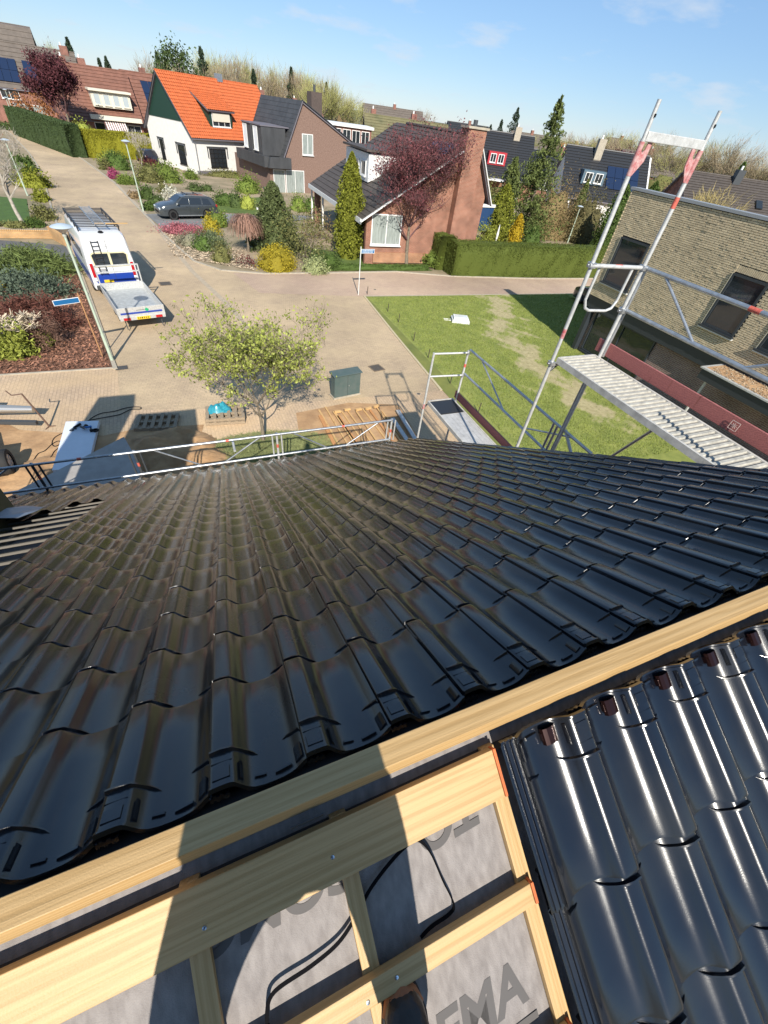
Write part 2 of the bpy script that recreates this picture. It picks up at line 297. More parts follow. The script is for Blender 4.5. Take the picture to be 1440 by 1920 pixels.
# ---- one pantile: seam at x=0, roll to x=.06, pan, grooved underlap to x=.285; y runs down the slope from the upper tile's tail
XS = [0, .003, .012, .03, .048, .057, .064, .075, .088, .103, .125, .15, .175, .193, .207, .219, .230, .2385]
ZS = [.0425, .0455, .0468, .0474, .0470, .0452, .0395, .0275, .0145, .0055, .001, 0, .0012, .0045, .0095, .017, .0255, .0295]
UX = [.2390, .2460, .2475, .2535, .2550, .2620, .2635, .2700, .2715, .2780, .2850]
UZ = [.0170, .0170, .0215, .0215, .0165, .0165, .0210, .0210, .0160, .0160, .0190]
def tile_mesh(name, full=True):
    V, Fc = [], []
    xs = XS + UX if full else XS[1::2] + [XS[-1]]; zs = ZS + UZ if full else ZS[1::2] + [ZS[-1]]
    ys = [-.088, -.083, -.079, -.074, -.040, 0, .11, .22, .322, .332] if full else [-.02, .332]
    def zz(x, z, y):
        h = z - .042 + .015 * (y / .332)
        if full and y <= -.08: h += .006
        if full and y > .325: h -= .002
        return h
    nx = len(xs)
    for y in ys:
        for x, z in zip(xs, zs): V.append((x, y, zz(x, z, y)))
    for j in range(len(ys) - 1):
        for i in range(nx - 1): a = j * nx + i; Fc.append((a, a + 1, a + nx + 1, a + nx))
    b = len(V)                                        # tail edge
    j0 = (len(ys) - 1) * nx
    for i in range(nx): V.append((xs[i], .3325, V[j0 + i][2] - .014))
    for i in range(nx - 1): Fc.append((j0 + i, j0 + i + 1, b + i + 1, b + i))
    b2 = len(V)                                       # seam edge
    for y in ys: V.append((-.0005, y, zz(0, zs[0], y) - .016))
    for j in range(len(ys) - 1): Fc.append((j * nx, (j + 1) * nx, b2 + j + 1, b2 + j))
    if full:
        b3 = len(V)                                   # head edge
        for i in range(nx): V.append((xs[i], -.0885, V[i][2] - .014))
        for i in range(nx - 1): Fc.append((i + 1, i, b3 + i, b3 + i + 1))
        def rib(pts):                                 # raised curl that stops the tile above: (x, y, width, height)
            n0 = len(V)
            for x, y, w, h in pts:
                z = float(np.interp(x, XS, ZS)); zb = zz(x, z, y)
                V.extend([(x, y - w, zb - .001), (x, y - w * .45, zb + h), (x, y + w * .45, zb + h), (x, y + w, zb - .001)])
            for k in range(len(pts) - 1):
                for q in range(3): a = n0 + 4 * k + q; Fc.append((a, a + 1, a + 5, a + 4))
            Fc.append((n0, n0 + 1, n0 + 2, n0 + 3)); e = n0 + 4 * (len(pts) - 1); Fc.append((e + 3, e + 2, e + 1, e))
        rib([(.001, .024, .0065, .011), (.03, .022, .0065, .011), (.058, .021, .006, .010), (.075, .026, .0055, .009), (.092, .028, .005, .008), (.108, .022, .0035, .0055), (.118, .014, .0012, .001)])
        rib([(.188, .034, .001, .001), (.200, .036, .004, .005), (.216, .030, .005, .008), (.235, .022, .0055, .010)])
        def blk(x0, x1, y0, y1, h):                   # block on the covered head
            n0 = len(V)
            for yy in (y0, y1):
                for xx in (x0, x1):
                    z = zz(xx, float(np.interp(xx, XS, ZS)), yy); V.append((xx, yy, z - .002)); V.append((xx + (.002 if xx == x0 else -.002), yy + (.002 if yy == y0 else -.002), z + h))
            a = n0
            for f in ((0, 2, 3, 1), (2, 6, 7, 3), (6, 4, 5, 7), (4, 0, 1, 5), (1, 3, 7, 5)): Fc.append(tuple(a + q for q in f))
        blk(.008, .052, -.066, -.030, .0035); blk(.004, .058, -.014, -.010, .003)
        blk(.105, .135, -.060, -.050, .005); blk(.155, .20, -.068, -.058, .006); blk(.072, .08, -.07, -.012, .007); blk(.21, .232, -.07, -.02, .006)
    me = bpy.data.meshes.new(name); me.from_pydata(V, [], Fc); me.materials.append(m_tile)
    me.shade_smooth(); me.set_sharp_from_angle(angle=radians(40))
    return me
TM, TL = tile_mesh('roof_tile'), tile_mesh('roof_tile_plain', False)
RIMG = RM.T
def pix(p):
    c = RIMG @ np.array([p[0], p[1], p[2] - H]); return (CW + F * c[0] / c[2], CH + F * c[1] / c[2], c[2])
cand = []
for c in range(-34, 17):
    for r in range(0, 23):
        if c < -7 and (r < 17 + .45 * (c + 7) + .7 * sin(c * 1.9) or c < -24): continue
        p = far(.036 + .24 * c, .205 + .331 * r); cand.append((p, 0, r, c))
for c in range(0, 16):
    for r in range(0, 23):
        p = near(.826 + .24 * c, .166 + .332 * r); cand.append((p, 1, r, c))
def seen(p):
    x, y, z = pix(p); return z > .05 and -150 < x < 1590 and -100 < y < 2150
cand.sort(key=lambda q: (q[0] - Vector((0, 0, H))).length + (0 if seen(q[0]) else 1000))
tm_l = np.array([v.co[:] for v in TL.vertices]); tf_l = np.array([list(p.vertices) for p in TL.polygons])
SV, SF, nvt = [], [], 0
for k, (p, side, r, c) in enumerate(cand):
    M = frame(p, *( (FX, FY, FN) if side == 0 else (NX, NY, NN)))
    M = M @ Matrix.Rotation(rnd.gauss(0, .0035), 4, 'X') @ Matrix.Rotation(rnd.gauss(0, .006), 4, 'Y') @ Matrix.Rotation(rnd.gauss(0, .003), 4, 'Z')
    M.translation += Vector((rnd.gauss(0, .0008), rnd.gauss(0, .0012), rnd.gauss(0, .0006)))
    if k < 300:
        o = bpy.data.objects.new('roof_tile', TM); put(o, house0); o.matrix_world = M
    else:
        A = np.array(M); SV.append(tm_l @ A[:3, :3].T + A[:3, 3]); SF.append(tf_l + nvt); nvt += len(tm_l)
me = npmesh('roof_tiles', np.vstack(SV), np.vstack(SF), m_tile, smooth=True); me.set_sharp_from_angle(angle=radians(34))
tag(put(bpy.data.objects.new('roof_tiles', me), house0), kind='stuff')
# clips that hold the top course on the near side
def clipmesh():
    mb = MB(); pr = [(-.026, -.002), (-.018, .005), (-.004, .009), (.012, .010), (.024, .006), (.027, -.004)]
    for (x0, z0), (x1, z1) in zip(pr[:-1], pr[1:]):
        mb.add([(x0, -.022, z0), (x1, -.022, z1), (x1, .022, z1), (x0, .022, z0), (x0, -.022, z0 - .003), (x1, -.022, z1 - .003), (x1, .022, z1 - .003), (x0, .022, z0 - .003)],
               [(0, 1, 2, 3), (7, 6, 5, 4), (0, 4, 5, 1), (3, 2, 6, 7), (0, 3, 7, 4), (1, 5, 6, 2)])
    mb.box(.024, .028, -.01, .01, -.02, .0); return mb.mesh('tile_clip', mat('brown_black_clip', (.03, .012, .010), rough=.08, metal=.6))
CM = clipmesh()
for c in range(0, 6):
    o = bpy.data.objects.new('tile_clip', CM); put(o, house0); o.matrix_world = frame(near(.826 + .24 * c - .118, .166 - .050, -.030), NX, NY, NN)
# ---- battens, counter battens, boards, underlay
def rail(name, a, b, w, h, m, n, bev=.002):            # a bar with grain along its own X, centre line a..b, n = surface normal
    a, b = Vector(a), Vector(b); d = (b - a).normalized(); y = Vector(n).cross(d).normalized(); L = (b - a).length
    mb = MB().box(-L / 2, L / 2, -w / 2, w / 2, -h / 2, h / 2)
    o = mb.build(name, m, house0, bevel=bev if bev else 0); o.matrix_world = frame((a + b) / 2, d, y, Vector(n).normalized()); return o
m_under = None
def felt():
    m = bpy.data.materials.new('grey_breather_membrane'); m.use_nodes = True; n = m.node_tree; b = n.nodes['Principled BSDF']; b.inputs['Roughness'].default_value = .75
    tcn = n.nodes.new('ShaderNodeTexCoord'); mp = n.nodes.new('ShaderNodeMapping'); mp.inputs['Rotation'].default_value = (0, 0, .5); mp.inputs['Scale'].default_value = (22, 9, 9)
    n.links.new(tcn.outputs['Object'], mp.inputs[0]); t = n.nodes.new('ShaderNodeTexNoise'); t.inputs['Scale'].default_value = 2.2; t.inputs['Detail'].default_value = 3; n.links.new(mp.outputs[0], t.inputs['Vector'])
    r = n.nodes.new('ShaderNodeValToRGB'); r.color_ramp.elements[0].position = .3; r.color_ramp.elements[1].position = .72; r.color_ramp.elements[0].color = (.165, .145, .135, 1); r.color_ramp.elements[1].color = (.25, .225, .21, 1)
    n.links.new(t.outputs['Fac'], r.inputs[0]); n.links.new(r.outputs[0], b.inputs['Base Color'])
    w = n.nodes.new('ShaderNodeTexVoronoi'); w.inputs['Scale'].default_value = 330; n.links.new(tcn.outputs['Object'], w.inputs['Vector'])
    t2 = n.nodes.new('ShaderNodeTexNoise'); t2.inputs['Scale'].default_value = 6; n.links.new(tcn.outputs['Object'], t2.inputs['Vector'])
    bumpchain(n, b, [(t2.outputs['Fac'], .5, .03), (w.outputs['Distance'], .35, .002)]); return m
m_felt = felt(); m_print = mat('grey_print', (.085, .078, .075), rough=.8)
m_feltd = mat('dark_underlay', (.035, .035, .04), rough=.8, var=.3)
XL, XR = -8.2, 4.12
# near underlay as a slightly wavy sheet, local x along ridge, y down the slope
nxs, nys = 90, 60; gx = np.linspace(XL, XR, nxs); gs = np.linspace(0.02, 7.55, nys)
VV = [(x, s, .0012 * sin(x * 9 + s * 3) * sin(s * 5.3 + 1)) for s in gs for x in gx]
FF = [(j * nxs + i, j * nxs + i + 1, (j + 1) * nxs + i + 1, (j + 1) * nxs + i) for j in range(nys - 1) for i in range(nxs - 1)]
o = put(bpy.data.objects.new('underlay', npmesh('underlay', VV, FF, m_felt, smooth=True)), house0)
NMX = frame(near(0, 0, -.122), Vector((1, 0, 0)), NY, Vector((0, sP, -cP)) * -1)
NMX = Matrix(((1, 0, 0, 0), (0, -cP, -sP, AY), (0, -sP, cP, AZ0), (0, 0, 0, 1)))   # local (x, s, n)
def nm(dn): M = NMX.copy(); M.translation = Vector((0, AY - dn * sP, AZ0 + dn * cP)); return M
o.matrix_world = nm(-.102)
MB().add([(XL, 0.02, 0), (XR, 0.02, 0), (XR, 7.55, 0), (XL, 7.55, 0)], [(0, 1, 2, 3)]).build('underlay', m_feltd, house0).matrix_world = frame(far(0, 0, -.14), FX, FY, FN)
# printed letters on the membrane (read from the left of the slope)
def letters(txt, x, s, size, rot, mtl=m_print, ext=0):
    cu = bpy.data.curves.new('printed_letters', 'FONT'); cu.body = txt; cu.size = size; cu.extrude = .0001; cu.offset = size * .03; cu.shear = .15
    tmp = bpy.data.objects.new('tmp', cu); me = bpy.data.meshes.new_from_object(tmp); bpy.data.objects.remove(tmp); me.materials.clear(); me.materials.append(mtl)
    o = bpy.data.objects.new('printed_letters', me); put(o, house0)
    o.matrix_world = frame(near(x, s, -.1007), Vector((1, 0, 0)), Vector((0, cP, sP)), Vector((0, -sP, cP))) @ Matrix.Rotation(rot, 4, 'Z'); return o
letters('EMA', .19, .717, .135, .03)
o = MB().box(.30, .47, .742, .759, -.0001, .0001).build('printed_line', m_print, house0); o.matrix_world = nm(-.0998)
letters('COMO', .12, .185, .13, pi); letters('TO', .46, .19, .13, pi + .05)
for yb, w, m, nmx in [(.163, .125, m_pine, 'ridge_side_board')] + [(.468 + .332 * k, .050, m_pine, 'batten') for k in range(7)]:
    rail(nmx, near(XL, yb, -.066), near(.528, yb, -.066), w, .024, m, NN)
    MB().box(-.004, .004, -w / 2, w / 2, -.013, .013).build('orange_batten_end', mat('orange_chalk', (.62, .16, .05), rough=.8, var=.4), house0).matrix_world = frame(near(.5335, yb, -.066), FX, NY, NN)
for r in range(8, 22): rail('batten', near(XL, .136 + .332 * r, -.066), near(.528, .136 + .332 * r, -.066), .05, .024, m_pine, NN, 0)
for x in (-7.6, -6.9, -6.2, -5.5, -4.8, -4.1, -3.4, -2.7, -2.0, -1.32, -.79, -.267, .079, .527):
    rail('counter_batten', near(x, .10, -.090), near(x, 7.4, -.090), .042, .023, m_pine, NN)
rb = rail('ridge_board', (-8.2, .2195, 6.52), (4.05, .2195, 6.52), .056, .10, m_pine, (0, 0, 1))
for r in range(-1, 18):
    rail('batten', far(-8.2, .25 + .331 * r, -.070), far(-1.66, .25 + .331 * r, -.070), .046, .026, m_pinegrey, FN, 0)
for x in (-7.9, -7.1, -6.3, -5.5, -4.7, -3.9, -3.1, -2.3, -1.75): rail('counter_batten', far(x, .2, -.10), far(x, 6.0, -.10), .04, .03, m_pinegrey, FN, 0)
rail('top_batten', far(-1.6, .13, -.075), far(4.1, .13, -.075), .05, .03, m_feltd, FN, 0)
# screws in the boards
for x, s in ((-.245, .185), (.045, .17), (.13, .465), (.055, .478), (-1.0, .17)):
    o = MB().lathe((0, 0, 0), [(.0045, 0), (.0045, .0012), (.0022, .0014)], 10).build('screw', m_chrome, house0); o.matrix_world = frame(near(x, s, -.0535), FX, NY * -1, NN)
o = MB().box(-.04, .04, -.0015, .0015, -.012, .012).build('ridge_bracket', m_dark, house0); o.matrix_world = Matrix.Translation((.005, .170, 6.475))
# walls, gutter, verge
m_ownbrick = brickmat('foreground_house_brick', (.26, .12, .08), (.20, .09, .06), (.35, .32, .28))
hw = MB(); e = 6.35; hw.extr([(AY - e + .35, 0), (AY + e - .35, 0), (AY + e - .35, AZ0 - (e - .35) * sP / cP - .2), (AY, AZ0 - .22), (AY - e + .35, AZ0 - (e - .35) * sP / cP - .2)], 'x', XL + .3, XR - .12); hw.build('wall', m_ownbrick, house0)
for ysg in (1, -1):
    g = MB(); g.beam((XL, AY + ysg * (e + .08), 2.20), (XR, AY + ysg * (e + .08), 2.20), .12, .09); g.build('gutter', m_dark, house0)
vb = MB()
for nn_, fn in ((FN, far), (NN, near)): vb.beam(fn(XR + .035, .05, -.09), fn(XR + .035, 7.6, -.09), .02, .15, nn_)
vb.build('verge_board', m_dark, house0)
# brown-olive chimney box at the left end and its loose flashing
m_olive = mat('olive_brown_board', (.085, .072, .028), rough=.5, var=.25, vscale=3)
ch = MB().box(-4.4, -2.62, 3.5, 4.9, 2.6, 6.2); ch.build('roof_box', m_olive, house0)
MB().box(-5.7, -4.62, 4.7, 5.5, 3.0, 6.75).build('chimney', m_ownbrick, house0)
def sheet(name, pts, th, m, parent=None, sub=0):
    mb = MB(); n = len(pts); mb.add(list(pts) + [(p[0], p[1], p[2] - th) for p in pts], [tuple(range(n)), tuple(range(n, 2 * n))[::-1]] + [(i, n + i, n + (i + 1) % n, (i + 1) % n) for i in range(n)])
    return mb.build(name, m, parent)
fp = [far(-2.61, 4.9, .08), far(-2.40, 4.95, .03), far(-2.28, 5.2, .05), far(-2.36, 5.55, .03), far(-2.60, 5.72, .06), far(-2.63, 5.3, .12)]
sheet('flashing', fp, .004, mat('lead_flashing', (.28, .31, .36), rough=.45, metal=.3), house0)
# ------------------------------------------------------------------ black packing strap on the membrane
pts = [(-.163, .90), (-.158, .845), (-.135, .815), (-.05, .808), (.018, .795), (.07, .765), (.12, .725), (.19, .69), (.245, .672), (.268, .675), (.29, .715), (.305, .79), (.318, .85), (.300, .868), (.25, .873), (.215, .885)]
def strap(name, pts, w, lift):
    mb = MB(); Q = [near(x, s - .433, -.095 + lift[i]) for i, (x, s) in enumerate(pts)]; P3 = []
    for i in range(len(Q) - 1):
        p0, p1, p2, p3 = Q[max(0, i - 1)], Q[i], Q[i + 1], Q[min(len(Q) - 1, i + 2)]
        for k in range(6): t = k / 6; P3.append(.5 * ((2 * p1) + (p2 - p0) * t + (2 * p0 - 5 * p1 + 4 * p2 - p3) * t * t + (3 * p1 - 3 * p2 - p0 + p3) * t ** 3))
    P3.append(Q[-1])
    R4 = []
    for i, p in enumerate(P3):
        tg = (P3[min(i + 1, len(P3) - 1)] - P3[max(i - 1, 0)]).normalized(); sd = NN.cross(tg).normalized(); ww = w * (1 if i < 54 else max(.35, 1 - (i - 54) * .09)) / 2; tl = Vector((0, 0, 0)) if i < 54 else NN * min(.004, (i - 54) * .0006)
        R4.append([p - sd * ww - tl, p + sd * ww + tl, p + sd * ww + tl + NN * .0015, p - sd * ww - tl + NN * .0015])
    V4 = [q for r in R4 for q in r]; mb.add(V4, [(4 * i + k, 4 * i + (k + 1) % 4, 4 * i + 4 + (k + 1) % 4, 4 * i + 4 + k) for i in range(len(R4) - 1) for k in range(4)])
    return mb.build(name, mat('matt_black_strap', (.006, .006, .007), rough=.95, spec=.04))
tag(strap('packing_strap', pts, .009, [.0, .014, .012, .010, .008, .006, .005, .004, .006, .008, .010, .008, .005, .002, .0, -.004]), 'loose black plastic packing strap looping across the grey membrane between the battens', 'strap')
# ------------------------------------------------------------------ the setting: ground sheets, each about 4 mm above the one below
def flat(name, poly, z, m, kind='structure'):
    mb = MB(); mb.add([(p[0], p[1], z) for p in poly], [tuple(range(len(poly)))])
    import bmesh
    me = bpy.data.meshes.new(name); bm = bmesh.new(); vs = [bm.verts.new(v) for v in mb.v]; f = bm.faces.new(vs); bmesh.ops.triangulate(bm, faces=[f])
    bmesh.ops.recalc_face_normals(bm, faces=bm.faces)
    if bm.faces and sum(q.normal.z for q in bm.faces) < 0: bmesh.ops.reverse_faces(bm, faces=bm.faces)
    bm.to_mesh(me); bm.free(); me.materials.append(m)
    o = put(bpy.data.objects.new(name, me)); return tag(o, kind=kind)
m_earth = mat('garden_earth', (.38, .29, .20), rough=1, col2=(.13, .12, .06), vscale=.35, bump=.4, bscale=6, detail=9)
m_farland = mat('distant_gardens', (.13, .12, .06), rough=1, col2=(.06, .075, .03), vscale=.05, detail=9)
m_road = pavers('clinker_pavers', (.45, .335, .22), (.36, .27, .18), (.24, .19, .135), .21, .10, radians(12), dirt=(.55, .42, .255), dirtamt=.75)
m_road2 = pavers('red_clinker_pavers', (.47, .33, .245), (.39, .27, .205), (.26, .2, .15), .21, .07, radians(0), dirt=(.54, .41, .275), dirtamt=.55)
m_yard = pavers('sandy_yard_pavers', (.49, .36, .245), (.41, .30, .205), (.28, .21, .15), .21, .105, radians(88), dirt=(.60, .43, .25), dirtamt=.9)
m_grey = pavers('grey_driveway_pavers', (.20, .205, .21), (.15, .155, .16), (.1, .1, .1), .3, .2, radians(30), dirt=(.30, .29, .27), dirtamt=.4)
m_asph = mat('asphalt', (.115, .115, .115), rough=.9, var=.3, vscale=2, bump=.3, bscale=70, detail=8)
m_kerb = mat('kerb_concrete', (.42, .37, .29), rough=.9, var=.3, vscale=6, bump=.2)
m_lawn = mat('lawn_grass', (.19, .20, .045), rough=1, col2=(.10, .125, .028), vscale=1.1, bump=.9, bscale=26, detail=9)
m_lawnd = mat('lawn_soil', (.40, .31, .19), rough=1, col2=(.12, .135, .035), vscale=1.6, bump=.8, bscale=18, detail=9)
m_mulch = mat('bark_mulch', (.20, .095, .055), rough=1, col2=(.055, .026, .016), vscale=16, bump=1, bscale=34, detail=6)
m_sand = mat('orange_sand', (.48, .30, .155), rough=1, col2=(.26, .15, .075), vscale=1.6, bump=.8, bscale=9, detail=9)
gs_ = MB(); N = 48
gs_.add([(0, 0, -.03)] + [(2600 * cos(2 * pi * i / N), 2600 * sin(2 * pi * i / N), -.03) for i in range(N)], [(0, 1 + i, 1 + (i + 1) % N) for i in range(N)])
tag(gs_.build('ground', m_farland), kind='structure')
near_poly = [(-80, -30), (80, -30), (80, 110), (-80, 110)]
flat('garden_ground', near_poly, -.012, m_earth)
# the street running up to the left and the square in front of the house
L_edge = [(-3.3, 16.5), (-5.45, 27.7), (-7.0, 34.5), (-8.4, 41.0), (-10.5, 52.5), (-12.9, 64.4), (-15.2, 74), (-20.5, 93), (-29, 118)]
R_edge = [(-22, 118), (-18.3, 98), (-16.4, 88), (-9.77, 72.5), (-5.4, 56.5), (-2.96, 44.5), (-1.3, 36.4), (.2, 30.4), (1.6, 28.6), (4, 28.0), (8, 28.2), (13, 28.6), (17, 27.6), (24, 27.1), (60, 27.4)]
flat('road', L_edge + R_edge + [(60, 23.6), (9.1, 23.75), (8.75, 18), (8.5, 12.9), (8.5, 10.6), (6.6, 11.8), (-3, 12.6), (-3.3, 16.5)][:-1], -.004, m_road)
flat('side_street', [(2.2, 28.2), (4, 27.95), (8, 28.15), (13, 28.55), (17, 27.55), (24, 27.05), (60, 27.35), (60, 23.65), (9.15, 23.8), (3.2, 24.6)], 0.0, m_road2)
flat('own_path', [(-30, 16.6), (-3.25, 16.6), (-3.0, 13.6), (-1, 13.2), (4.2, 12.9), (8.45, 12.8), (8.45, 6), (-30, 6)], 0.0, m_yard)
def kerb(name, pts, w=.12, h=.03, m=m_kerb):
    mb = MB()
    for a, b in zip(pts[:-1], pts[1:]): mb.beam((*a, h / 2 - .01), (*b, h / 2 - .01), w, h + .02)
    return tag(mb.build(name, m), kind='structure')
kerb('lawn_kerb', [(9.0, 23.9), (8.65, 18), (8.4, 12.8)], .1, .03, mat('pale_kerb', (.50, .42, .27), rough=.9, var=.2))
kerb('lawn_kerb', [(9.1, 23.85), (60, 23.7)], .08, .02)
kerb('gutter_strip', [(-16.3, 88), (-9.7, 72.4), (-5.3, 56.4), (-2.95, 45.3), (-1.5, 36.8), (.01, 28.3), (1.41, 22.6), (2.29, 17.2)], .26, .004, mat('gutter_pavers', (.44, .36, .26), rough=.9, var=.3, vscale=5))
kerb('road_kerb', R_edge[1:9], .14, .05); kerb('road_kerb', R_edge[8:], .14, .05); kerb('road_kerb', L_edge[:4], .14, .05, m_kerb); kerb('road_kerb', L_edge[3:], .14, .05)
kerb('road_kerb', [(-30, 16.62), (-3.3, 16.62)], .08, .03)
# bark bed, asphalt drive, lawns
flat('bark_bed', [(-3.42, 16.7), (-5.5, 27.6), (-9.3, 28.8), (-14, 30.5), (-30, 26), (-30, 16.7)], .012, m_mulch)
flat('asphalt_drive', [(-5.65, 28.0), (-6.75, 33.4), (-16, 35.6), (-24, 36), (-24, 31), (-14, 30.8)], .008, m_asph)
flat('lawn', [(9.06, 23.8), (60, 23.6), (60, 6), (8.5, 6), (8.45, 12.8), (8.7, 18)], .010, m_lawn)
SP = [G(*p) for p in [(930, 556), (940, 590), (950, 625), (985, 662), (1020, 700), (1075, 740), (1120, 775)]]
def soilmask(x, y):
    """0 = closed turf, 1 = bare sandy soil: a worn strip across the lawn with ragged edges"""
    d = np.full(np.shape(x), 1e9)
    for a, b in zip(SP[:-1], SP[1:]):
        ax, ay = a; bx, by = b; L2 = (bx - ax) ** 2 + (by - ay) ** 2; t = np.clip(((x - ax) * (bx - ax) + (y - ay) * (by - ay)) / L2, 0, 1); d = np.minimum(d, np.hypot(x - ax - t * (bx - ax), y - ay - t * (by - ay)))
    n = .5 * np.sin(x * 2.3 + 1.7 * np.sin(y * 1.9)) + .35 * np.sin(y * 3.7 + 2 * np.sin(x * 3.1)) + .25 * np.sin(x * 7.1 + y * 5.3) + .2 * np.sin(x * 13 - y * 11 + 2 * np.sin(y * 7))
    edge = .25 * np.exp(-np.abs(x - 9.4) * 2.0)
    return np.clip((1.5 - d) * .6 + n * .55, 0, 1) * (d < 2.6) + edge + .12 * np.clip(n, 0, 1)
def lawn_soil():
    nx_, ny_ = 150, 170; xs2 = np.linspace(9.1, 27, nx_); ys2 = np.linspace(6.2, 23.7, ny_); X_, Y_ = np.meshgrid(xs2, ys2); V = np.stack([X_.ravel(), Y_.ravel(), np.full(X_.size, .0145) + .006 * np.sin(X_.ravel() * 9) * np.sin(Y_.ravel() * 8) ** 2 * 0], 1)
    i_ = np.arange(nx_ * (ny_ - 1)).reshape(ny_ - 1, nx_)[:, :-1].ravel(); Fq = np.stack([i_, i_ + 1, i_ + nx_ + 1, i_ + nx_], 1); me = npmesh('lawn', V, Fq, m_lawnmix); at_ = me.attributes.new('soil', 'FLOAT', 'POINT'); at_.data.foreach_set('value', soilmask(V[:, 0], V[:, 1]).astype(np.float32)); tag(put(bpy.data.objects.new('lawn', me)), kind='structure')
def lawnmix():
    m = bpy.data.materials.new('worn_lawn'); m.use_nodes = True; n = m.node_tree; b = n.nodes['Principled BSDF']; b.inputs['Roughness'].default_value = 1; tcn = n.nodes.new('ShaderNodeTexCoord')
    def nzs(sc, d=8): t = n.nodes.new('ShaderNodeTexNoise'); t.inputs['Scale'].default_value = sc; t.inputs['Detail'].default_value = d; t.inputs['Roughness'].default_value = .65; n.links.new(tcn.outputs['Object'], t.inputs['Vector']); return t.outputs['Fac']
    def ramp(src, p0, p1, c0, c1): r = n.nodes.new('ShaderNodeValToRGB'); r.color_ramp.elements[0].position = p0; r.color_ramp.elements[1].position = p1; r.color_ramp.elements[0].color = (*c0, 1); r.color_ramp.elements[1].color = (*c1, 1); n.links.new(src, r.inputs[0]); return r.outputs[0]
    g = ramp(nzs(1.6), .35, .65, (.155, .19, .04), (.27, .29, .07)); s = ramp(nzs(5), .3, .7, (.28, .23, .12), (.50, .42, .25)); a = n.nodes.new('ShaderNodeAttribute'); a.attribute_name = 'soil'
    ad = n.nodes.new('ShaderNodeMath'); ad.operation = 'MULTIPLY_ADD'; ad.inputs[1].default_value = 1.0; n.links.new(a.outputs['Fac'], ad.inputs[0]); sb = n.nodes.new('ShaderNodeMath'); sb.operation = 'SUBTRACT'; sb.inputs[1].default_value = .5; n.links.new(nzs(7, 9), sb.inputs[0]); n.links.new(sb.outputs[0], ad.inputs[2])
    f = ramp(ad.outputs[0], .32, .85, (0, 0, 0), (.85, .85, .85)); mx = n.nodes.new('ShaderNodeMixRGB'); n.links.new(f, mx.inputs[0]); n.links.new(g, mx.inputs['Color1']); n.links.new(s, mx.inputs['Color2']); n.links.new(mx.outputs[0], b.inputs['Base Color']); bumpchain(n, b, [(nzs(30), .9, .03)]); return m
m_lawnmix = lawnmix()
lawn_soil()
flat('lawn', [(-9.3, 38.2), (-10.9, 46.6), (-22, 49.5), (-24, 38.0)], .010, mat('dark_green_lawn', (.06, .12, .02), rough=1, col2=(.04, .08, .015), vscale=2, bump=.8, bscale=30))  # lawn across the street, a darker green than the garden lawns
flat('lawn', [(2.6, 45.6), (3.6, 51.5), (8.6, 54.5), (9.5, 50), (7.6, 45)], .010, mat('garden_lawn', (.10, .14, .025), rough=1, col2=(.05, .09, .015), vscale=2, bump=.8, bscale=30))
flat('lawn', [(7.4, 29.2), (8.0, 34.5), (11, 33), (15.8, 30.9), (16, 28.9)], .010, MATS['garden_lawn'])
flat('garden_path', [(-3.5, 52.8), (-1.0, 54.0), (2.4, 57.5), (8.8, 60), (8.8, 62), (3, 63), (.2, 58)], .006, m_earth)
flat('driveway', [(-2.6, 43.2), (-1.2, 37.8), (.4, 38.2), (3.2, 41.0), (5.0, 42.6), (4.4, 45.0), (0, 44.4)], .012, m_grey)
flat('driveway', [(19.3, 23.6), (25.8, 23.5), (25.0, 15.5), (18.0, 15.6)], .012, m_grey)
flat('house_path', [(4.2, 41.7), (7.2, 43.0), (11.5, 44.2), (11.6, 46), (7, 45.5), (4.0, 43.5)], .016, m_grey)
flat('sand_patch', [(-6.5, 14.0), (-6.2, 9), (-4.5, 8.7), (-1.2, 9.5), (-.6, 12.2), (-2.4, 12.4), (-3.4, 12.2), (-5.6, 13.0)], .012, m_sand)
flat('sand_patch', [(2.4, 12.3), (2.0, 9.6), (6.0, 9.3), (6.2, 12.1), (4.4, 12.6)], .012, m_sand)
# grass cuttings and dug sand under the tree
rs = np.random.RandomState(5)
def mound(name, poly_c, rx, ry, h, m, seed=1, n=26):
    r = np.random.RandomState(seed); V, Fc = [], []
    for j in range(n):
        for i in range(n):
            x, y = (i / (n - 1) * 2 - 1), (j / (n - 1) * 2 - 1); q = max(0, 1 - (x * x + y * y)); 
            z = h * q ** .8 * (.6 + .4 * sin(x * 5 + seed) * cos(y * 4 + seed * 2)) + (r.rand() * .3 * h * min(1, q * 2)) - .02
            V.append((poly_c[0] + x * rx, poly_c[1] + y * ry, z))
    for j in range(n - 1):
        for i in range(n - 1): a = j * n + i; Fc.append((a, a + 1, a + n + 1, a + n))
    o = put(bpy.data.objects.new(name, npmesh(name, V, Fc, m, smooth=True))); return tag(o, kind='stuff')
mound('dug_sand', (-1.75, 11.0), 1.5, 1.2, .42, m_sand, 3); mound('dug_sand', (-.9, 10.0), 1.4, 1.0, .3, m_sand, 4); mound('dug_sand', (-4.9, 10.8), .9, .8, .12, m_sand, 9)
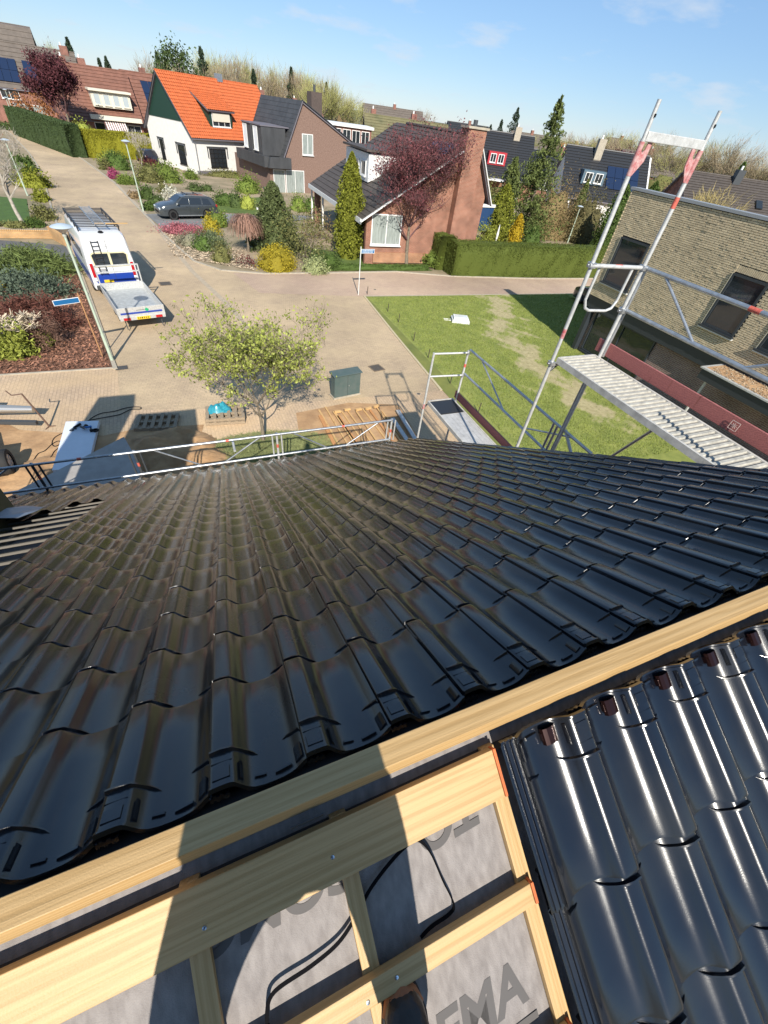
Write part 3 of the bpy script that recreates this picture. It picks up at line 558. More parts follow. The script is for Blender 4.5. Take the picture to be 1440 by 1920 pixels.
def blades(name, cx, cy, rx, ry, n, L, m, hz=.12, z0=.02, seed=1, flatness=.25):
    r = np.random.RandomState(seed); th = r.rand(n) * 2 * pi; rad = np.sqrt(r.rand(n)); x = cx + rx * rad * np.cos(th); y = cy + ry * rad * np.sin(th)
    z = z0 + r.rand(n) * hz * (1 - rad ** 2) ; a = r.rand(n) * 2 * pi; l = L * (.5 + r.rand(n)); d = np.stack([np.cos(a) * l, np.sin(a) * l, (r.rand(n) - .3) * l * flatness * 2], 1)
    w = np.stack([-np.sin(a), np.cos(a), np.zeros(n)], 1) * .006; p = np.stack([x, y, z], 1)
    V = np.stack([p - w, p + w, p + d], 1).reshape(-1, 3); Fc = np.arange(3 * n).reshape(-1, 3)
    return tag(put(bpy.data.objects.new(name, npmesh(name, V, Fc, m))), kind='stuff')
m_cut = mat('cut_grass', (.22, .24, .09), rough=.9, island=.45)
mound('grass_clippings', (.9, 10.2), 2.3, 1.1, .12, mat('flattened_grass', (.20, .21, .08), rough=1, col2=(.10, .12, .04), vscale=6, bump=1), 6)
blades('grass_clippings', .9, 10.2, 2.4, 1.2, 14000, .16, m_cut, .16)
# grass on the near lawn, sparse enough to let the soil through
def lawn_blades(name, quad, n, L, m, seed, keep=None):
    r = np.random.RandomState(seed); a, b = r.rand(n), r.rand(n); q = [np.array(c) for c in quad]
    p = (q[0][None] * ((1 - a) * (1 - b))[:, None] + q[1][None] * (a * (1 - b))[:, None] + q[2][None] * (a * b)[:, None] + q[3][None] * ((1 - a) * b)[:, None])
    if keep is not None: p = p[keep(p[:, 0], p[:, 1], r.rand(len(p)))]
    n = len(p); an = r.rand(n) * 2 * pi; l = L * (.5 + r.rand(n)); tilt = r.rand(n) * .9
    d = np.stack([np.cos(an) * l * tilt, np.sin(an) * l * tilt, l * (1.1 - tilt * .6)], 1); wv = np.stack([-np.sin(an), np.cos(an), np.zeros(n)], 1) * .012
    P3 = np.concatenate([p, np.full((n, 1), .012)], 1); V = np.stack([P3 - wv, P3 + wv, P3 + d], 1).reshape(-1, 3)
    return tag(put(bpy.data.objects.new(name, npmesh(name, V, np.arange(3 * n).reshape(-1, 3), m))), kind='stuff')
def keeplawn(x, y, q): return q < np.clip(1.05 - soilmask(x, y) * 1.5, .03, 1)
m_blade = mat('grass_blades', (.28, .33, .07), rough=.8, island=.4, trans=.4)
lawn_blades('lawn_grass', [(9.2, 7), (24, 7), (24, 23.6), (9.2, 23.6)], 130000, .055, m_blade, 11, keeplawn)
# bark chips
def chips(name, quad, n, m, seed, s=.05, z=.02):
    r = np.random.RandomState(seed); a, b = r.rand(n), r.rand(n); q = [np.array(c) for c in quad]
    p = (q[0][None] * ((1 - a) * (1 - b))[:, None] + q[1][None] * (a * (1 - b))[:, None] + q[2][None] * (a * b)[:, None] + q[3][None] * ((1 - a) * b)[:, None])
    P3 = np.concatenate([p, (z + r.rand(n) * .03)[:, None]], 1); u1 = r.randn(n, 3); u1[:, 2] *= .3; u1 /= np.linalg.norm(u1, axis=1)[:, None]; u2 = np.cross(u1, r.randn(n, 3) * .3 + [0, 0, 1]); u2 /= np.linalg.norm(u2, axis=1)[:, None]
    k = (s * (.4 + r.rand(n)))[:, None]; V = np.stack([P3 - u1 * k - u2 * k * .4, P3 + u1 * k - u2 * k * .4, P3 + u1 * k + u2 * k * .4, P3 - u1 * k + u2 * k * .4], 1).reshape(-1, 3)
    return tag(put(bpy.data.objects.new(name, npmesh(name, V, np.arange(4 * n).reshape(-1, 4), m))), kind='stuff')
chips('bark_chips', [(-9.5, 16.75), (-3.5, 16.75), (-5.6, 27.4), (-11.5, 29.4)], 26000, mat('bark_chip', (.22, .105, .065), rough=.95, island=.7), 3)
chips('garden_stones', [(-.9, 31.5), (3.5, 28.6), (3.5, 33), (-1.5, 37.5)], 2200, mat('pale_bed_stone', (.42, .33, .23), rough=.95, island=.4), 4, .07)
# herringbone joint emphasis is left to the paver material; covers and grates
def cover(px, py, s, label, round_=False):
    x, y = G(px, py); t = thing('manhole_cover', label, 'manhole cover', (x, y, .006), radians(12), 'covers in the road')
    m1 = mat('cast_iron', (.10, .085, .07), rough=.7, var=.4, vscale=30, bump=.3)
    if round_: MB().lathe((0, 0, 0), [(s, 0), (s, .006)], 18).build('frame', m_kerb, t); MB().lathe((0, 0, .006), [(s * .75, 0), (s * .75, .004)], 16).build('lid', m1, t)
    else:
        MB().box(-s, s, -s, s, 0, .006).build('frame', mat('cover_frame', (.2, .15, .10), rough=.8, var=.3), t); mb = MB().box(-s * .8, s * .8, -s * .8, s * .8, .006, .010)
        for i in range(-3, 4): mb.box(i * s * .22 - .01, i * s * .22 + .01, -s * .7, s * .7, .010, .013)
        mb.build('lid', m1, t)
cover(706, 690, .28, 'square manhole cover in the pavers between the green cabinet and the lawn'); cover(310, 532, .3, 'square manhole cover in the road right of the flatbed trailer')
cover(785, 739, .09, 'small round cover in the pavers beside the near lawn corner', True); cover(703, 552 - 9, .09, 'small round cover beside the foot of the far street sign', True)
x, y = G(228, 690); t = thing('road_drain', 'black slotted drain grate at the foot of the near lamp post', 'drain grate', (x, y, .006), radians(8))
mb = MB().box(-.2, .2, -.15, .15, 0, .008); mb.build('frame', mat('cast_iron', (.1, .085, .07)), t); mb = MB()
for i in range(6):
    for j in (-1, 1): mb.box(-.17 + i * .06, -.135 + i * .06, j * .07 - .05, j * .07 + .05, .008, .014)
mb.build('grate', m_dark, t)
# ------------------------------------------------------------------ scaffolding
def frame_tube(t, name, a, b, r=.0242, m=m_galvd, n=10): return MB().tube(a, b, r, r, n).build(name, m, t, smooth=40)
def clamp(t, p, m=m_galv, s=.035):
    mb = MB(); mb.box(p[0] - s, p[0] + s, p[1] - s * 1.2, p[1] + s * 1.2, p[2] - s * .8, p[2] + s * .8); mb.tube((p[0] - s * 1.6, p[1], p[2]), (p[0] + s * 1.6, p[1], p[2]), .012, .012, 6); mb.tube((p[0], p[1], p[2] - s * 1.5), (p[0], p[1], p[2] + s * 1.5), .011, .011, 6)
    return mb.build('clamp', m, t, bevel=.004)
def band(t, a, b, r=.0255, m=m_orange): return MB().tube(a, b, r, r, 12).build('colour_band', m, t, smooth=40)
def deck(t, x0, x1, y0, y1, z, ribs=True, hatch=None):
    n = int((y1 - y0) / .075) if ribs else 0
    MB().box(x0, x0 + .03, y0, y1, z - .07, z + .008).build('side_rail', m_alu, t); MB().box(x1 - .03, x1, y0, y1, z - .07, z + .008).build('side_rail', m_alu, t)
    MB().box(x0 + .03, x1 - .03, y1 - .03, y1, z - .04, z + .012).build('end_rail', m_alu, t); MB().box(x0 + .03, x1 - .03, y0, y0 + .03, z - .04, z + .012).build('end_rail', m_alu, t)
    if ribs:
        for i in range(n):
            yy = y0 + .04 + i * .075
            if hatch and yy > hatch: continue
            mb = MB().extr([(yy, z - .012), (yy + .006, z + .006), (yy + .038, z + .006), (yy + .045, z - .012)], 'x', x0 + .031, x1 - .031); mb.build('deck_slat', mat('chalky_aluminium', (.50, .48, .42), rough=.75, metal=.1, var=.45, vscale=12, bump=.15), t)
        MB().box(x0 + .031, x1 - .031, y0 + .031, y1 - .031, z - .03, z - .0125).build('deck_pan', mat('chalky_deck_pan', (.38, .35, .30), rough=.85, var=.4, vscale=10), t)
    else:
        k = 6; wd = (x1 - x0 - .062) / k
        for i in range(k): MB().box(x0 + .031 + i * wd + .002, x0 + .031 + (i + 1) * wd - .002, y0 + .031, (hatch or y1) - .031, z - .02, z).build('deck_board', mat('pale_aluminium_board', (.55, .54, .52), rough=.6, metal=.2, var=.3, vscale=7), t)
        if hatch: MB().box(x0 + .035, x1 - .035, hatch, y1 - .035, z - .02, z + .002).build('hatch', mat('black_hatch', (.02, .022, .026), rough=.45), t)
def lattice(t, a, b, z1, z0, n=2, r=.0242):           # guard rail panel: two tubes with a vee of braces
    a, b = Vector(a), Vector(b)
    for z in (z1, z0): frame_tube(t, 'guard_rail', (a.x, a.y, z), (b.x, b.y, z), r, m_galv)
    for q in range(n):
        for e0, e1 in ((.12, .42), (.88, .58)):
            p = a.lerp(b, (q + e0) / n); s = a.lerp(b, (q + e1) / n); frame_tube(t, 'brace', (p.x, p.y, z1), (s.x, s.y, z0), .015, m_galv)
UA, UB, WA, WB = 4.30, 5.05, 4.03, 7.12
t = thing('facade_scaffold', 'tall scaffold tower at the right verge with ribbed deck and two standards above the skyline', 'scaffold', (UA, WA, 0))
def rel(p): return (p[0] - UA, p[1] - WA, p[2])
TS = t; LOCS = Matrix.Translation((-UA, -WA, 0))
def S_(o): return o
def ft(name, a, b, r=.0242, m=m_galvd): return frame_tube(TS, name, rel(a), rel(b), r, m)
for x, y in ((UA, WA), (UB, WA - .08)):
    ft('standard', (x, y, .0), (x, y, 7.78), .0242); ft('spigot', (x, y, 7.74), (x, y, 8.05), .019)
    band(TS, rel((x, y, 7.50)), rel((x, y, 7.76)), .0262, m_red); 
    MB().box(x - UA - .008, x - UA + .008, y - WA - .028, y - WA - .016, 7.93, 7.955).build('spigot_hole', m_black, TS)
for x, y in ((UA, 1.0), (UB, .92)): ft('standard', (x, y, .0), (x, y, 6.75))
band(TS, rel((UB, WA - .08, 7.28)), rel((UB, WA - .08, 7.38)), .0258); band(TS, rel((UA, WA, 5.86)), rel((UA, WA, 5.98)), .0256, m_red)
MB().beam(rel((UA + .02, WA, 7.80)), rel((UB - .02, WA - .08, 7.80)), .04, .075).build('top_transom', m_galvd, TS, bevel=.006)
for x, y, sx in ((UA, WA, 1), (UB, WA - .08, -1)):
    g = MB(); pl = [(x + sx * .02, 7.52), (x + sx * .03, 7.50), (x + sx * .12, 7.62), (x + sx * .135, 7.765), (x + sx * .085, 7.765), (x + sx * .075, 7.70), (x + sx * .05, 7.68), (x + sx * .02, 7.70)]
    pl = [(a - UA, b) for a, b in pl]; g.extr(pl, 'y', y - WA - .006, y - WA + .006); g.build('gusset_plate', m_red, TS)
def ends(z): ft('end_rail', (UA - .05, WA - .02, z), (UB, WA - .08, z), .0225)
ends(6.70); band(TS, rel((4.62, WA - .045, 6.70)), rel((4.72, WA - .053, 6.70)), .0236)
loop = [(UA + .14, WA, 6.70), (UA + .13, WA, 6.32), (UA + .17, WA - .01, 6.23), (UA + .24, WA - .01, 6.20), (UA + .50, WA - .04, 6.20), (UA + .57, WA - .05, 6.23), (UA + .61, WA - .05, 6.32), (UA + .62, WA - .05, 6.70)]
MB().path([rel(p) for p in loop], .017, 8).build('end_loop', m_galvd, TS, smooth=50)
for z in (6.70, 6.21): clamp(TS, rel((UB, WA - .08, z)))
clamp(TS, rel((UA, WA, 6.70))); clamp(TS, rel((UA, WA, 5.52)))
for z in (6.70, 6.22): ft('guard_rail', (UB + .03, WA - .02, z), (UB + .03, .9, z), .024, m_galv)
band(TS, rel((UB + .03, 2.60, 6.70)), rel((UB + .03, 2.48, 6.70)), .0254)
for y0, y1 in ((3.65, 2.9), (1.55, 2.3)): ft('brace', (UB + .03, y0, 6.70), (UB + .03, y1, 6.22), .016, m_galv)
ft('post_brace', (UB + .06, WA - .08, 6.68), (UB + .06, WA - .08, 5.6), .022, m_galv)
deck(TS, .05, UB - UA - .03, -3.05, -.02, 5.60, True)
MB().beam((.85, -3.05, 5.70), (.83, .10, 5.70), .03, .165).build('toe_board', m_toe, TS)
emb = MB(); 
for i in range(4): a = i * pi / 4; emb.beam((.810 - .0, -2.02 - .03 * cos(a), 5.70 - .03 * sin(a)), (.810, -2.02 + .03 * cos(a), 5.70 + .03 * sin(a)), .004, .004, (1, 0, 0))
for a, b in (((-.045, -.045), (.045, -.045)), ((.045, -.045), (.045, .045)), ((.045, .045), (-.045, .045)), ((-.045, .045), (-.045, -.045))): emb.beam((.811, -2.02 + a[0], 5.70 + a[1]), (.811, -2.02 + b[0], 5.70 + b[1]), .004, .005, (1, 0, 0))
emb.build('toe_board_emblem', mat('faded_white_print', (.5, .4, .36), rough=.8), TS)
ft('diagonal', (UB + .02, WA - .1, 4.4), (UB + .02, 1.0, 2.0)); ft('bracket', (UA, WA, 5.40), (UA + .22, WA, 5.58), .02, m_dark)
ft('diagonal', (UB, 3.3, 3.9), (UB + .02, 2.55, 5.56), .02, m_galv)
for y in (WA, 1.0):
    for z in (5.5, 3.3, 1.0): ft('transom', (UA, y, z), (UB, y - .06, z), .02)
# middle bay
t = thing('scaffold_bay', 'lower scaffold bay at the gable corner with a black hatch in its deck', 'scaffold', (UA, WB, 0)); TM_ = t
def rl(p): return (p[0] - UA, p[1] - WB, p[2])
def fm(name, a, b, r=.0242, m=m_galvd): return frame_tube(TM_, name, rl(a), rl(b), r, m)
fm('standard', (UA, WB, 0), (UA, WB, 4.30)); fm('standard', (UB, WB - .12, 0), (UB, WB - .12, 4.36))
for z in (4.28, 3.78): fm('end_rail', (UA, WB, z), (UB, WB - .12, z + .03), .02); clamp(TM_, rl((UB, WB - .12, z + .02)), s=.03)
band(TM_, rl((UA, WB, 3.0)), rl((UA, WB, 3.12)), .0258, m_red); band(TM_, rl((UB, WB - .12, 4.0)), rl((UB, WB - .12, 4.07)), .026)
lattice(TM_, rl((UB + .02, WB - .15, 0)), rl((UB + .02, 3.3, 0)), 4.38, 3.86, 1, .024)
for dy in (0, .09): fm('double_standard', (UB + .02, 4.10 + dy, 1.0), (UB + .02, 4.10 + dy, 4.36), .022, m_galv)
fm('standard', (UB + .02, 4.0, 0), (UB + .02, 4.0, 5.5), .022, m_galv)
deck(TM_, .04, UB - UA - .06, -3.05, -.06, 3.22, False, -.62)
MB().beam((.80, -3.05, 3.31), (.76, -.02, 3.31), .03, .16).build('toe_board', m_toe, TM_)
fm('bracket', (UA, WB, 3.02), (UA + .18, WB, 3.2), .018, m_dark)
# eave guard rails: four panels on posts of their own scaffold
t = thing('eave_guard_rail', 'long galvanised guard rail of braced panels running along the eave over the yard', 'guard rail', (3.4, 6.85, 0)); TE = t
def re_(p): return (p[0] - 3.4, p[1] - 6.85, p[2])
xs_ = [3.42, .93, -1.58, -3.08, -5.6]
for a, b in zip(xs_[:-1], xs_[1:]):
    sh = a - b < 2
    lattice(TE, re_((a, 6.85, 0)), re_((b, 6.85, 0)), 2.98, 2.48, 1) if not sh else [frame_tube(TE, 'guard_rail', re_((a, 6.85, z)), re_((b, 6.85, z)), .022, m_galv) for z in (2.98, 2.48)]
for x in xs_:
    for dx in (-.09, .0, .09): frame_tube(TE, 'post', re_((x + dx, 6.87, 2.44 if dx else 1.2)), re_((x + dx, 6.87, 2.95)), .016 if dx else .022, m_dark if x < -1 else m_galvd)
    band(TE, re_((x, 6.87, 2.66)), re_((x, 6.87, 2.74)), .0235); clamp(TE, re_((x, 6.87, 2.48)), s=.025); clamp(TE, re_((x, 6.87, 2.98)), s=.022)
    frame_tube(TE, 'standard', re_((x, 6.98, 0)), re_((x, 6.98, 2.3)), .022, m_dark)
for x in (2.3, .0, -2.4): band(TE, re_((x - .03, 6.85, 2.98)), re_((x + .03, 6.85, 2.98)), .0258)
frame_tube(TE, 'tube_end', re_((.1, 6.85, 2.72)), re_((.1, 7.2, 2.72)), .024, m_galvd)
# ------------------------------------------------------------------ foliage
def leafy(P3, size, seed=1, squash=1.0, aspect=.6):
    r = np.random.RandomState(seed); n = len(P3); u1 = r.randn(n, 3); u1 /= np.linalg.norm(u1, axis=1)[:, None]; u2 = np.cross(u1, r.randn(n, 3)); u2 /= np.linalg.norm(u2, axis=1)[:, None]
    k = (size * (.6 + .8 * r.rand(n)))[:, None]; V = np.stack([P3 - u1 * k, P3 - u2 * k * aspect * .8, P3 + u1 * k, P3 + u2 * k * aspect], 1).reshape(-1, 3)
    return V, np.arange(4 * n).reshape(-1, 4)
def crown_pts(n, rx, ry, rz, style='round', clumps=40, seed=1, fill=.6, spread=.22):
    r = np.random.RandomState(seed)
    d = r.randn(clumps, 3); d /= np.linalg.norm(d, axis=1)[:, None]; rad = (fill + (1 - fill) * r.rand(clumps) ** .5)
    c = d * rad[:, None]
    if style == 'dome': c[:, 2] = np.abs(c[:, 2])
    k = r.randint(0, clumps, n); sz = (.6 + .8 * r.rand(clumps))[k]
    p = c[k] + r.randn(n, 3) * spread * sz[:, None]
    if style == 'dome': p[:, 2] = np.abs(p[:, 2])
    if style in ('cone', 'column'):
        t = r.rand(n) ** (1.3 if style == 'cone' else 1.0); a = r.rand(n) * 2 * pi
        prof = (1 - t) ** .8 * .95 + .05 if style == 'cone' else np.minimum(1, np.minimum((t + .08) * 6, ((1 - t) * 2.2) ** .7))
        lump = 1 + .16 * np.sin(a * 5 + t * 14 + seed) + .13 * np.sin(a * 9 - t * 31); q = prof * lump * (.82 + .22 * r.rand(n))
        p = np.stack([np.cos(a) * q, np.sin(a) * q, t], 1)
    return p * np.array([rx, ry, rz])
FM = {}
def fol(name, col, isl=.45, tr=.2):
    if name not in FM: FM[name] = mat(name, col, rough=.75, island=isl, trans=tr, spec=.25)
    return FM[name]
def core(rx, ry, rz, seed, style):
    r = np.random.RandomState(seed); n, m = 12, 8; V, Fc = [], []
    for j in range(m + 1):
        t = j / m
        for i in range(n):
            a = 2 * pi * i / n; w = 1 + .12 * r.randn() * (0 < j < m)
            if style in ('cone', 'column'):
                pr = (1 - t) ** .8 if style == 'cone' else min(1, ((1 - t) * 2.2) ** .7); V.append((cos(a) * rx * pr * .72 * w, sin(a) * ry * pr * .72 * w, t * rz * .95))
            elif style == 'dome': ph = t * pi / 2; V.append((cos(a) * rx * cos(ph) * .78 * w, sin(a) * ry * cos(ph) * .78 * w, rz * sin(ph) * .8 * w))
            else: ph = -pi / 2 + t * pi; V.append((cos(a) * rx * cos(ph) * .66 * w, sin(a) * ry * cos(ph) * .66 * w, rz * sin(ph) * .66 * w))
    for j in range(m):
        for i in range(n): Fc.append((j * n + i, j * n + (i + 1) % n, (j + 1) * n + (i + 1) % n, (j + 1) * n + i))
    return np.array(V), np.array(Fc)
SEED = [100]
def bush(name, label, cat, x, y, rx, ry, h, m, n=1400, size=.07, style='dome', group=None, z=0.0, dense=True, clumps=40, stems=0, aspect=.6, spread=.2):
    SEED[0] += 1; s = SEED[0]
    p = crown_pts(n, rx, ry, h if style != 'round' else h / 2, style, clumps, s, spread=spread); zo = h / 2 if style == 'round' else 0
    p[:, 2] += zo; V, Fc = leafy(p, size, s, aspect=aspect)
    if dense:
        cv, cf = core(rx, ry, h if style != 'round' else h / 2, s, style); cv[:, 2] += zo; Fc = np.vstack([Fc, cf + len(V)]); V = np.vstack([V, cv])
    if stems:
        t = thing(name, label, cat, (x, y, z), 0, group); put(bpy.data.objects.new('foliage', npmesh('foliage', V, Fc, m)), t)
        mb = MB(); r = random.Random(s)
        for i in range(stems):
            a = r.random() * 2 * pi; mb.tube((cos(a) * rx * .1, sin(a) * ry * .1, -.02), (cos(a) * rx * .5, sin(a) * ry * .5, h * .6), .02, .008, 5)
        mb.build('stems', m_bark, t); return t
    o = put(bpy.data.objects.new(name, npmesh(name, V, Fc, m))); o.location = (x, y, z); return tag(o, label, cat, group)
m_bark = mat('tree_bark', (.22, .18, .13), rough=.95, col2=(.11, .09, .065), vscale=9, bump=.6, bscale=25)
m_barkp = mat('pale_bark', (.42, .38, .32), rough=.9, col2=(.24, .21, .17), vscale=7, bump=.5, bscale=20)
m_twig = mat('bare_twigs', (.27, .21, .14), rough=.95, island=.35)
def branches(seed, h, trunk_r, levels=4, first=.35, spread=.55, up=.35, n0=5, lenf=.62, lean=(0, 0), kmin=3, kmax=4):
    """segments (a, b, r0, r1, level) and the tips of a branching tree"""
    r = random.Random(seed); segs, tips = [], []
    def grow(p, d, L, rad, lv):
        nseg = 3 if lv < 2 else 2; q = p; dd = d.copy()
        for i in range(nseg):
            dd = (dd + Vector((r.gauss(0, .13), r.gauss(0, .13), r.gauss(0, .07) + up * .12))).normalized(); e = q + dd * L / nseg; r1 = rad * (.86 if i < nseg - 1 else .7)
            segs.append((q.copy(), e.copy(), rad, r1, lv)); q, rad = e, r1
            if lv < levels and i > 0 or (lv == 0 and i >= 1):
                for _ in range(1 if lv else 2): fork(q, dd, L, rad, lv, .9)
        if lv >= levels: tips.append((q.copy(), dd.copy())); return
        for _ in range(r.randint(kmin, kmax) - 1 if lv else n0): fork(q, dd, L, rad, lv, 1)
    def fork(q, dd, L, rad, lv, f):
        a = r.random() * 2 * pi; side = Vector((cos(a), sin(a), up + r.random() * .3)); nd = (dd * (1 - spread) + side * spread).normalized()
        if lv + 1 <= levels: grow(q, nd, L * lenf * (.75 + .5 * r.random()) * f, rad * .62, lv + 1)
    grow(Vector((0, 0, -.05)), Vector((lean[0], lean[1], 1)).normalized(), h * first, trunk_r, 0)
    return segs, tips
def tree(name, label, cat, x, y, h, tr, seed, levels=4, mb_=None, mt=None, leaf=None, nleaf=0, lsize=.06, group=None, z=0, lspread=.12, twig_r=.004, **kw):
    segs, tips = branches(seed, h, tr, levels, **kw); t = thing(name, label, cat, (x, y, z), 0, group)
    # scale so the top reaches h
    top = max(b.z for _, b, _, _, _ in segs); f = h / top
    tm, bm_ = MB(), MB()
    for a, b, r0, r1, lv in segs:
        (tm if lv == 0 else bm_).tube(a * f, b * f, max(r0, twig_r), max(r1, twig_r * .7), 7 if lv == 0 else 5 if lv < 2 else 3, lv < 1)
    tm.build('trunk', mb_ or m_bark, t, smooth=60); bm_.build('branches', mt or mb_ or m_bark, t)
    if leaf is not None and nleaf:
        r = np.random.RandomState(seed); ends = np.array([(b * f)[:] for _, b, _, _, lv in segs if lv >= levels - 1]); k = r.randint(0, len(ends), nleaf)
        p = ends[k] + r.randn(nleaf, 3) * lspread; V, Fc = leafy(p, lsize, seed, aspect=.55); put(bpy.data.objects.new('crown', npmesh('crown', V, Fc, leaf)), t)
    return t
# the young leafing tree in front of the house
m_spring = mat('spring_leaf', (.36, .40, .09), rough=.55, island=.4, trans=.35, spec=.3)
m_blos = mat('white_blossom', (.62, .60, .46), rough=.8, island=.2)
tr = tree('crab_apple_tree', 'young tree with fresh yellow-green leaves standing in the yard before the house', 'tree', 1.02, 10.80, 4.4, .06, 21, 5, m_bark, m_bark, m_spring, 10500, .042, lspread=.06, first=.20, spread=.60, up=.24, n0=7, lenf=.72, twig_r=.004)
# ------------------------------------------------------------------ lamps
m_pole = mat('pale_green_pole', (.42, .50, .40), rough=.55, var=.2, vscale=5)
m_shade = mat('lamp_cap', (.55, .62, .66), rough=.25, metal=.3); m_diff = mat('clear_lamp_bowl', (.60, .56, .50), rough=.15, var=.2, vscale=6)
def lamp(label, x, y, h, rz=0, pole=None):
    t = thing('street_lamp', label, 'street lamp', (x, y, 0), rz, 'street lamps')
    mb = MB(); mb.tube((0, 0, 0), (0, 0, 1.0), .062, .058, 12); mb.tube((0, 0, 1.0), (0, 0, h - .35), .045, .038, 12); mb.build('pole', pole or m_pole, t, smooth=50)
    MB().lathe((0, 0, h - .36), [(.045, 0), (.06, .03), (.055, .08), (.085, .13)], 16).build('collar', mat('lamp_collar', (.45, .47, .42), rough=.5), t, smooth=40)
    MB().lathe((0, 0, h - .25), [(.085, 0), (.13, .04), (.235, .13), (.25, .15)], 20).build('lamp_bowl', m_diff, t, smooth=50)
    MB().lathe((0, 0, h - .10), [(.30, -.01), (.305, .0), (.26, .03), (.12, .07), (.02, .085)], 24).build('lamp_cap', m_shade, t, smooth=50); return t
x, y = G(211, 677); lamp('street lamp with a wide glass head at the corner of the bark bed', x, y, 4.32)
x, y = G(269, 396); lamp('pale green street lamp at the garden edge left of the grey estate car', x, y, 4.3)
lamp('street lamp standing before the far end of the tall green hedge', *G(39, 256), 3.9)
lamp('street lamp farthest up the street, in front of the brick house with solar panels', *G(36, 238), 4.2, 0, m_pole)
x, y = G(52, 367); lamp('street lamp behind the low hedge left of the van', x, y, 3.4)
lamp('street lamp with a white head rising behind the long clipped hedge on the right', 37.1, 39.1, 3.2)
t = thing('street_lamp', 'tall brown lamp mast in front of the brick house with solar panels', 'street lamp', (*G(53, 210), 0), 0, 'street lamps')
MB().tube((0, 0, 0), (0, 0, 9.5), .11, .07, 10).build('pole', mat('brown_mast', (.30, .17, .13), rough=.7), t); MB().beam((0, 0, 9.5), (1.0, 0, 9.6), .2, .1).build('lamp_head', m_dark, t)
# ------------------------------------------------------------------ street signs
m_blue = mat('blue_sign', (.012, .12, .30), rough=.4); m_lblue = mat('white_sign_border', (.78, .80, .80), rough=.4)
def text(name, txt, size, m, parent, M, ext=.0006):
    cu = bpy.data.curves.new('t', 'FONT'); cu.body = txt; cu.size = size; cu.extrude = ext; cu.align_x = 'CENTER'; cu.align_y = 'CENTER'
    tmp = bpy.data.objects.new('t', cu); me = bpy.data.meshes.new_from_object(tmp); bpy.data.objects.remove(tmp); me.materials.clear(); me.materials.append(m)
    o = bpy.data.objects.new(name, me); put(o, parent); o.matrix_local = M; return o
def street_sign(label, x, y, h, dirv, L, m_p, txt, hh=.15):
    t = thing('street_sign', label, 'street sign', (x, y, 0), math.atan2(dirv[1], dirv[0]), 'street name signs')
    MB().tube((0, 0, 0), (0, 0, h + .12), .024, .024, 10).build('post', m_p, t, smooth=50)
    MB().box(.03, .03 + L, -.012, .004, h - hh, h).build('sign_board', m_lblue, t); MB().box(.045, .015 + L, -.0145, -.0125, h - hh + .015, h - .015).build('sign_face', m_blue, t)
    if txt: text('lettering', txt, hh * .72, m_lblue, t, Matrix.Translation((.03 + L / 2, -.016, h - hh / 2)) @ Matrix.Rotation(pi / 2, 4, 'X'))
    return t
x, y = G(193, 670)
sg = street_sign('blue street name sign reading Drukkerstraat on a rusty post in the bark bed', x, y, 2.13, (1, 0), .78, mat('rusty_post', (.42, .22, .10), rough=.8, var=.3, vscale=9), 'Drukkerstraat', .17)
# board points away to the left of its post, readable from the house
for ch in sg.children:
    if ch.name.startswith(('sign_board', 'sign_face', 'lettering')): ch.matrix_local = Matrix.Translation((-.84, 0, 0)) @ ch.matrix_local
sg.rotation_euler.z = radians(25)
x, y = G(672, 553); s2 = street_sign('small light blue street sign on a thin white post at the corner of the lawn', x, y, 2.3, (1, 0), .80, mat('white_post', (.62, .64, .62), rough=.5), '', .2); s2.rotation_euler.z = radians(5)
mb = MB()
rr = random.Random(3)
for row in (0, 1):
    xx = .1
    while xx < .72: w = rr.uniform(.03, .09); mb.box(xx, xx + w, -.0165, -.0150, 2.15 + row * .065, 2.18 + row * .065); xx += w + .025
mb.build('lettering', m_lblue, s2)
# ------------------------------------------------------------------ green cabinet
def at_rot(x, y, rz): return dict(loc=(x, y, 0), rz=rz)
x, y = G(650, 745); t = thing('utility_cabinet', 'dark green street cabinet with a sloping lid on a concrete plinth in the yard', 'utility cabinet', (x, y + .18, 0), radians(10))
m_cab = mat('green_cabinet_paint', (.06, .095, .09), rough=.55, var=.25, vscale=4, col2=(.09, .115, .11))
MB().box(-.56, .56, -.19, .19, 0, .06).build('plinth', m_kerb, t); MB().box(-.53, .53, -.16, .16, .061, .88).build('cabinet_body', m_cab, t, bevel=.01)
MB().extr([(-.21, .881), (.21, .881), (.21, .95), (-.21, .91)], 'x', -.58, .58).build('lid', m_cab, t, bevel=.008); MB().box(-.003, .003, -.164, -.1605, .08, .87).build('door_gap', m_black, t)
MB().tube((.06, -.163, .45), (.06, -.172, .45), .02, .02, 10).build('lock', m_galv, t)
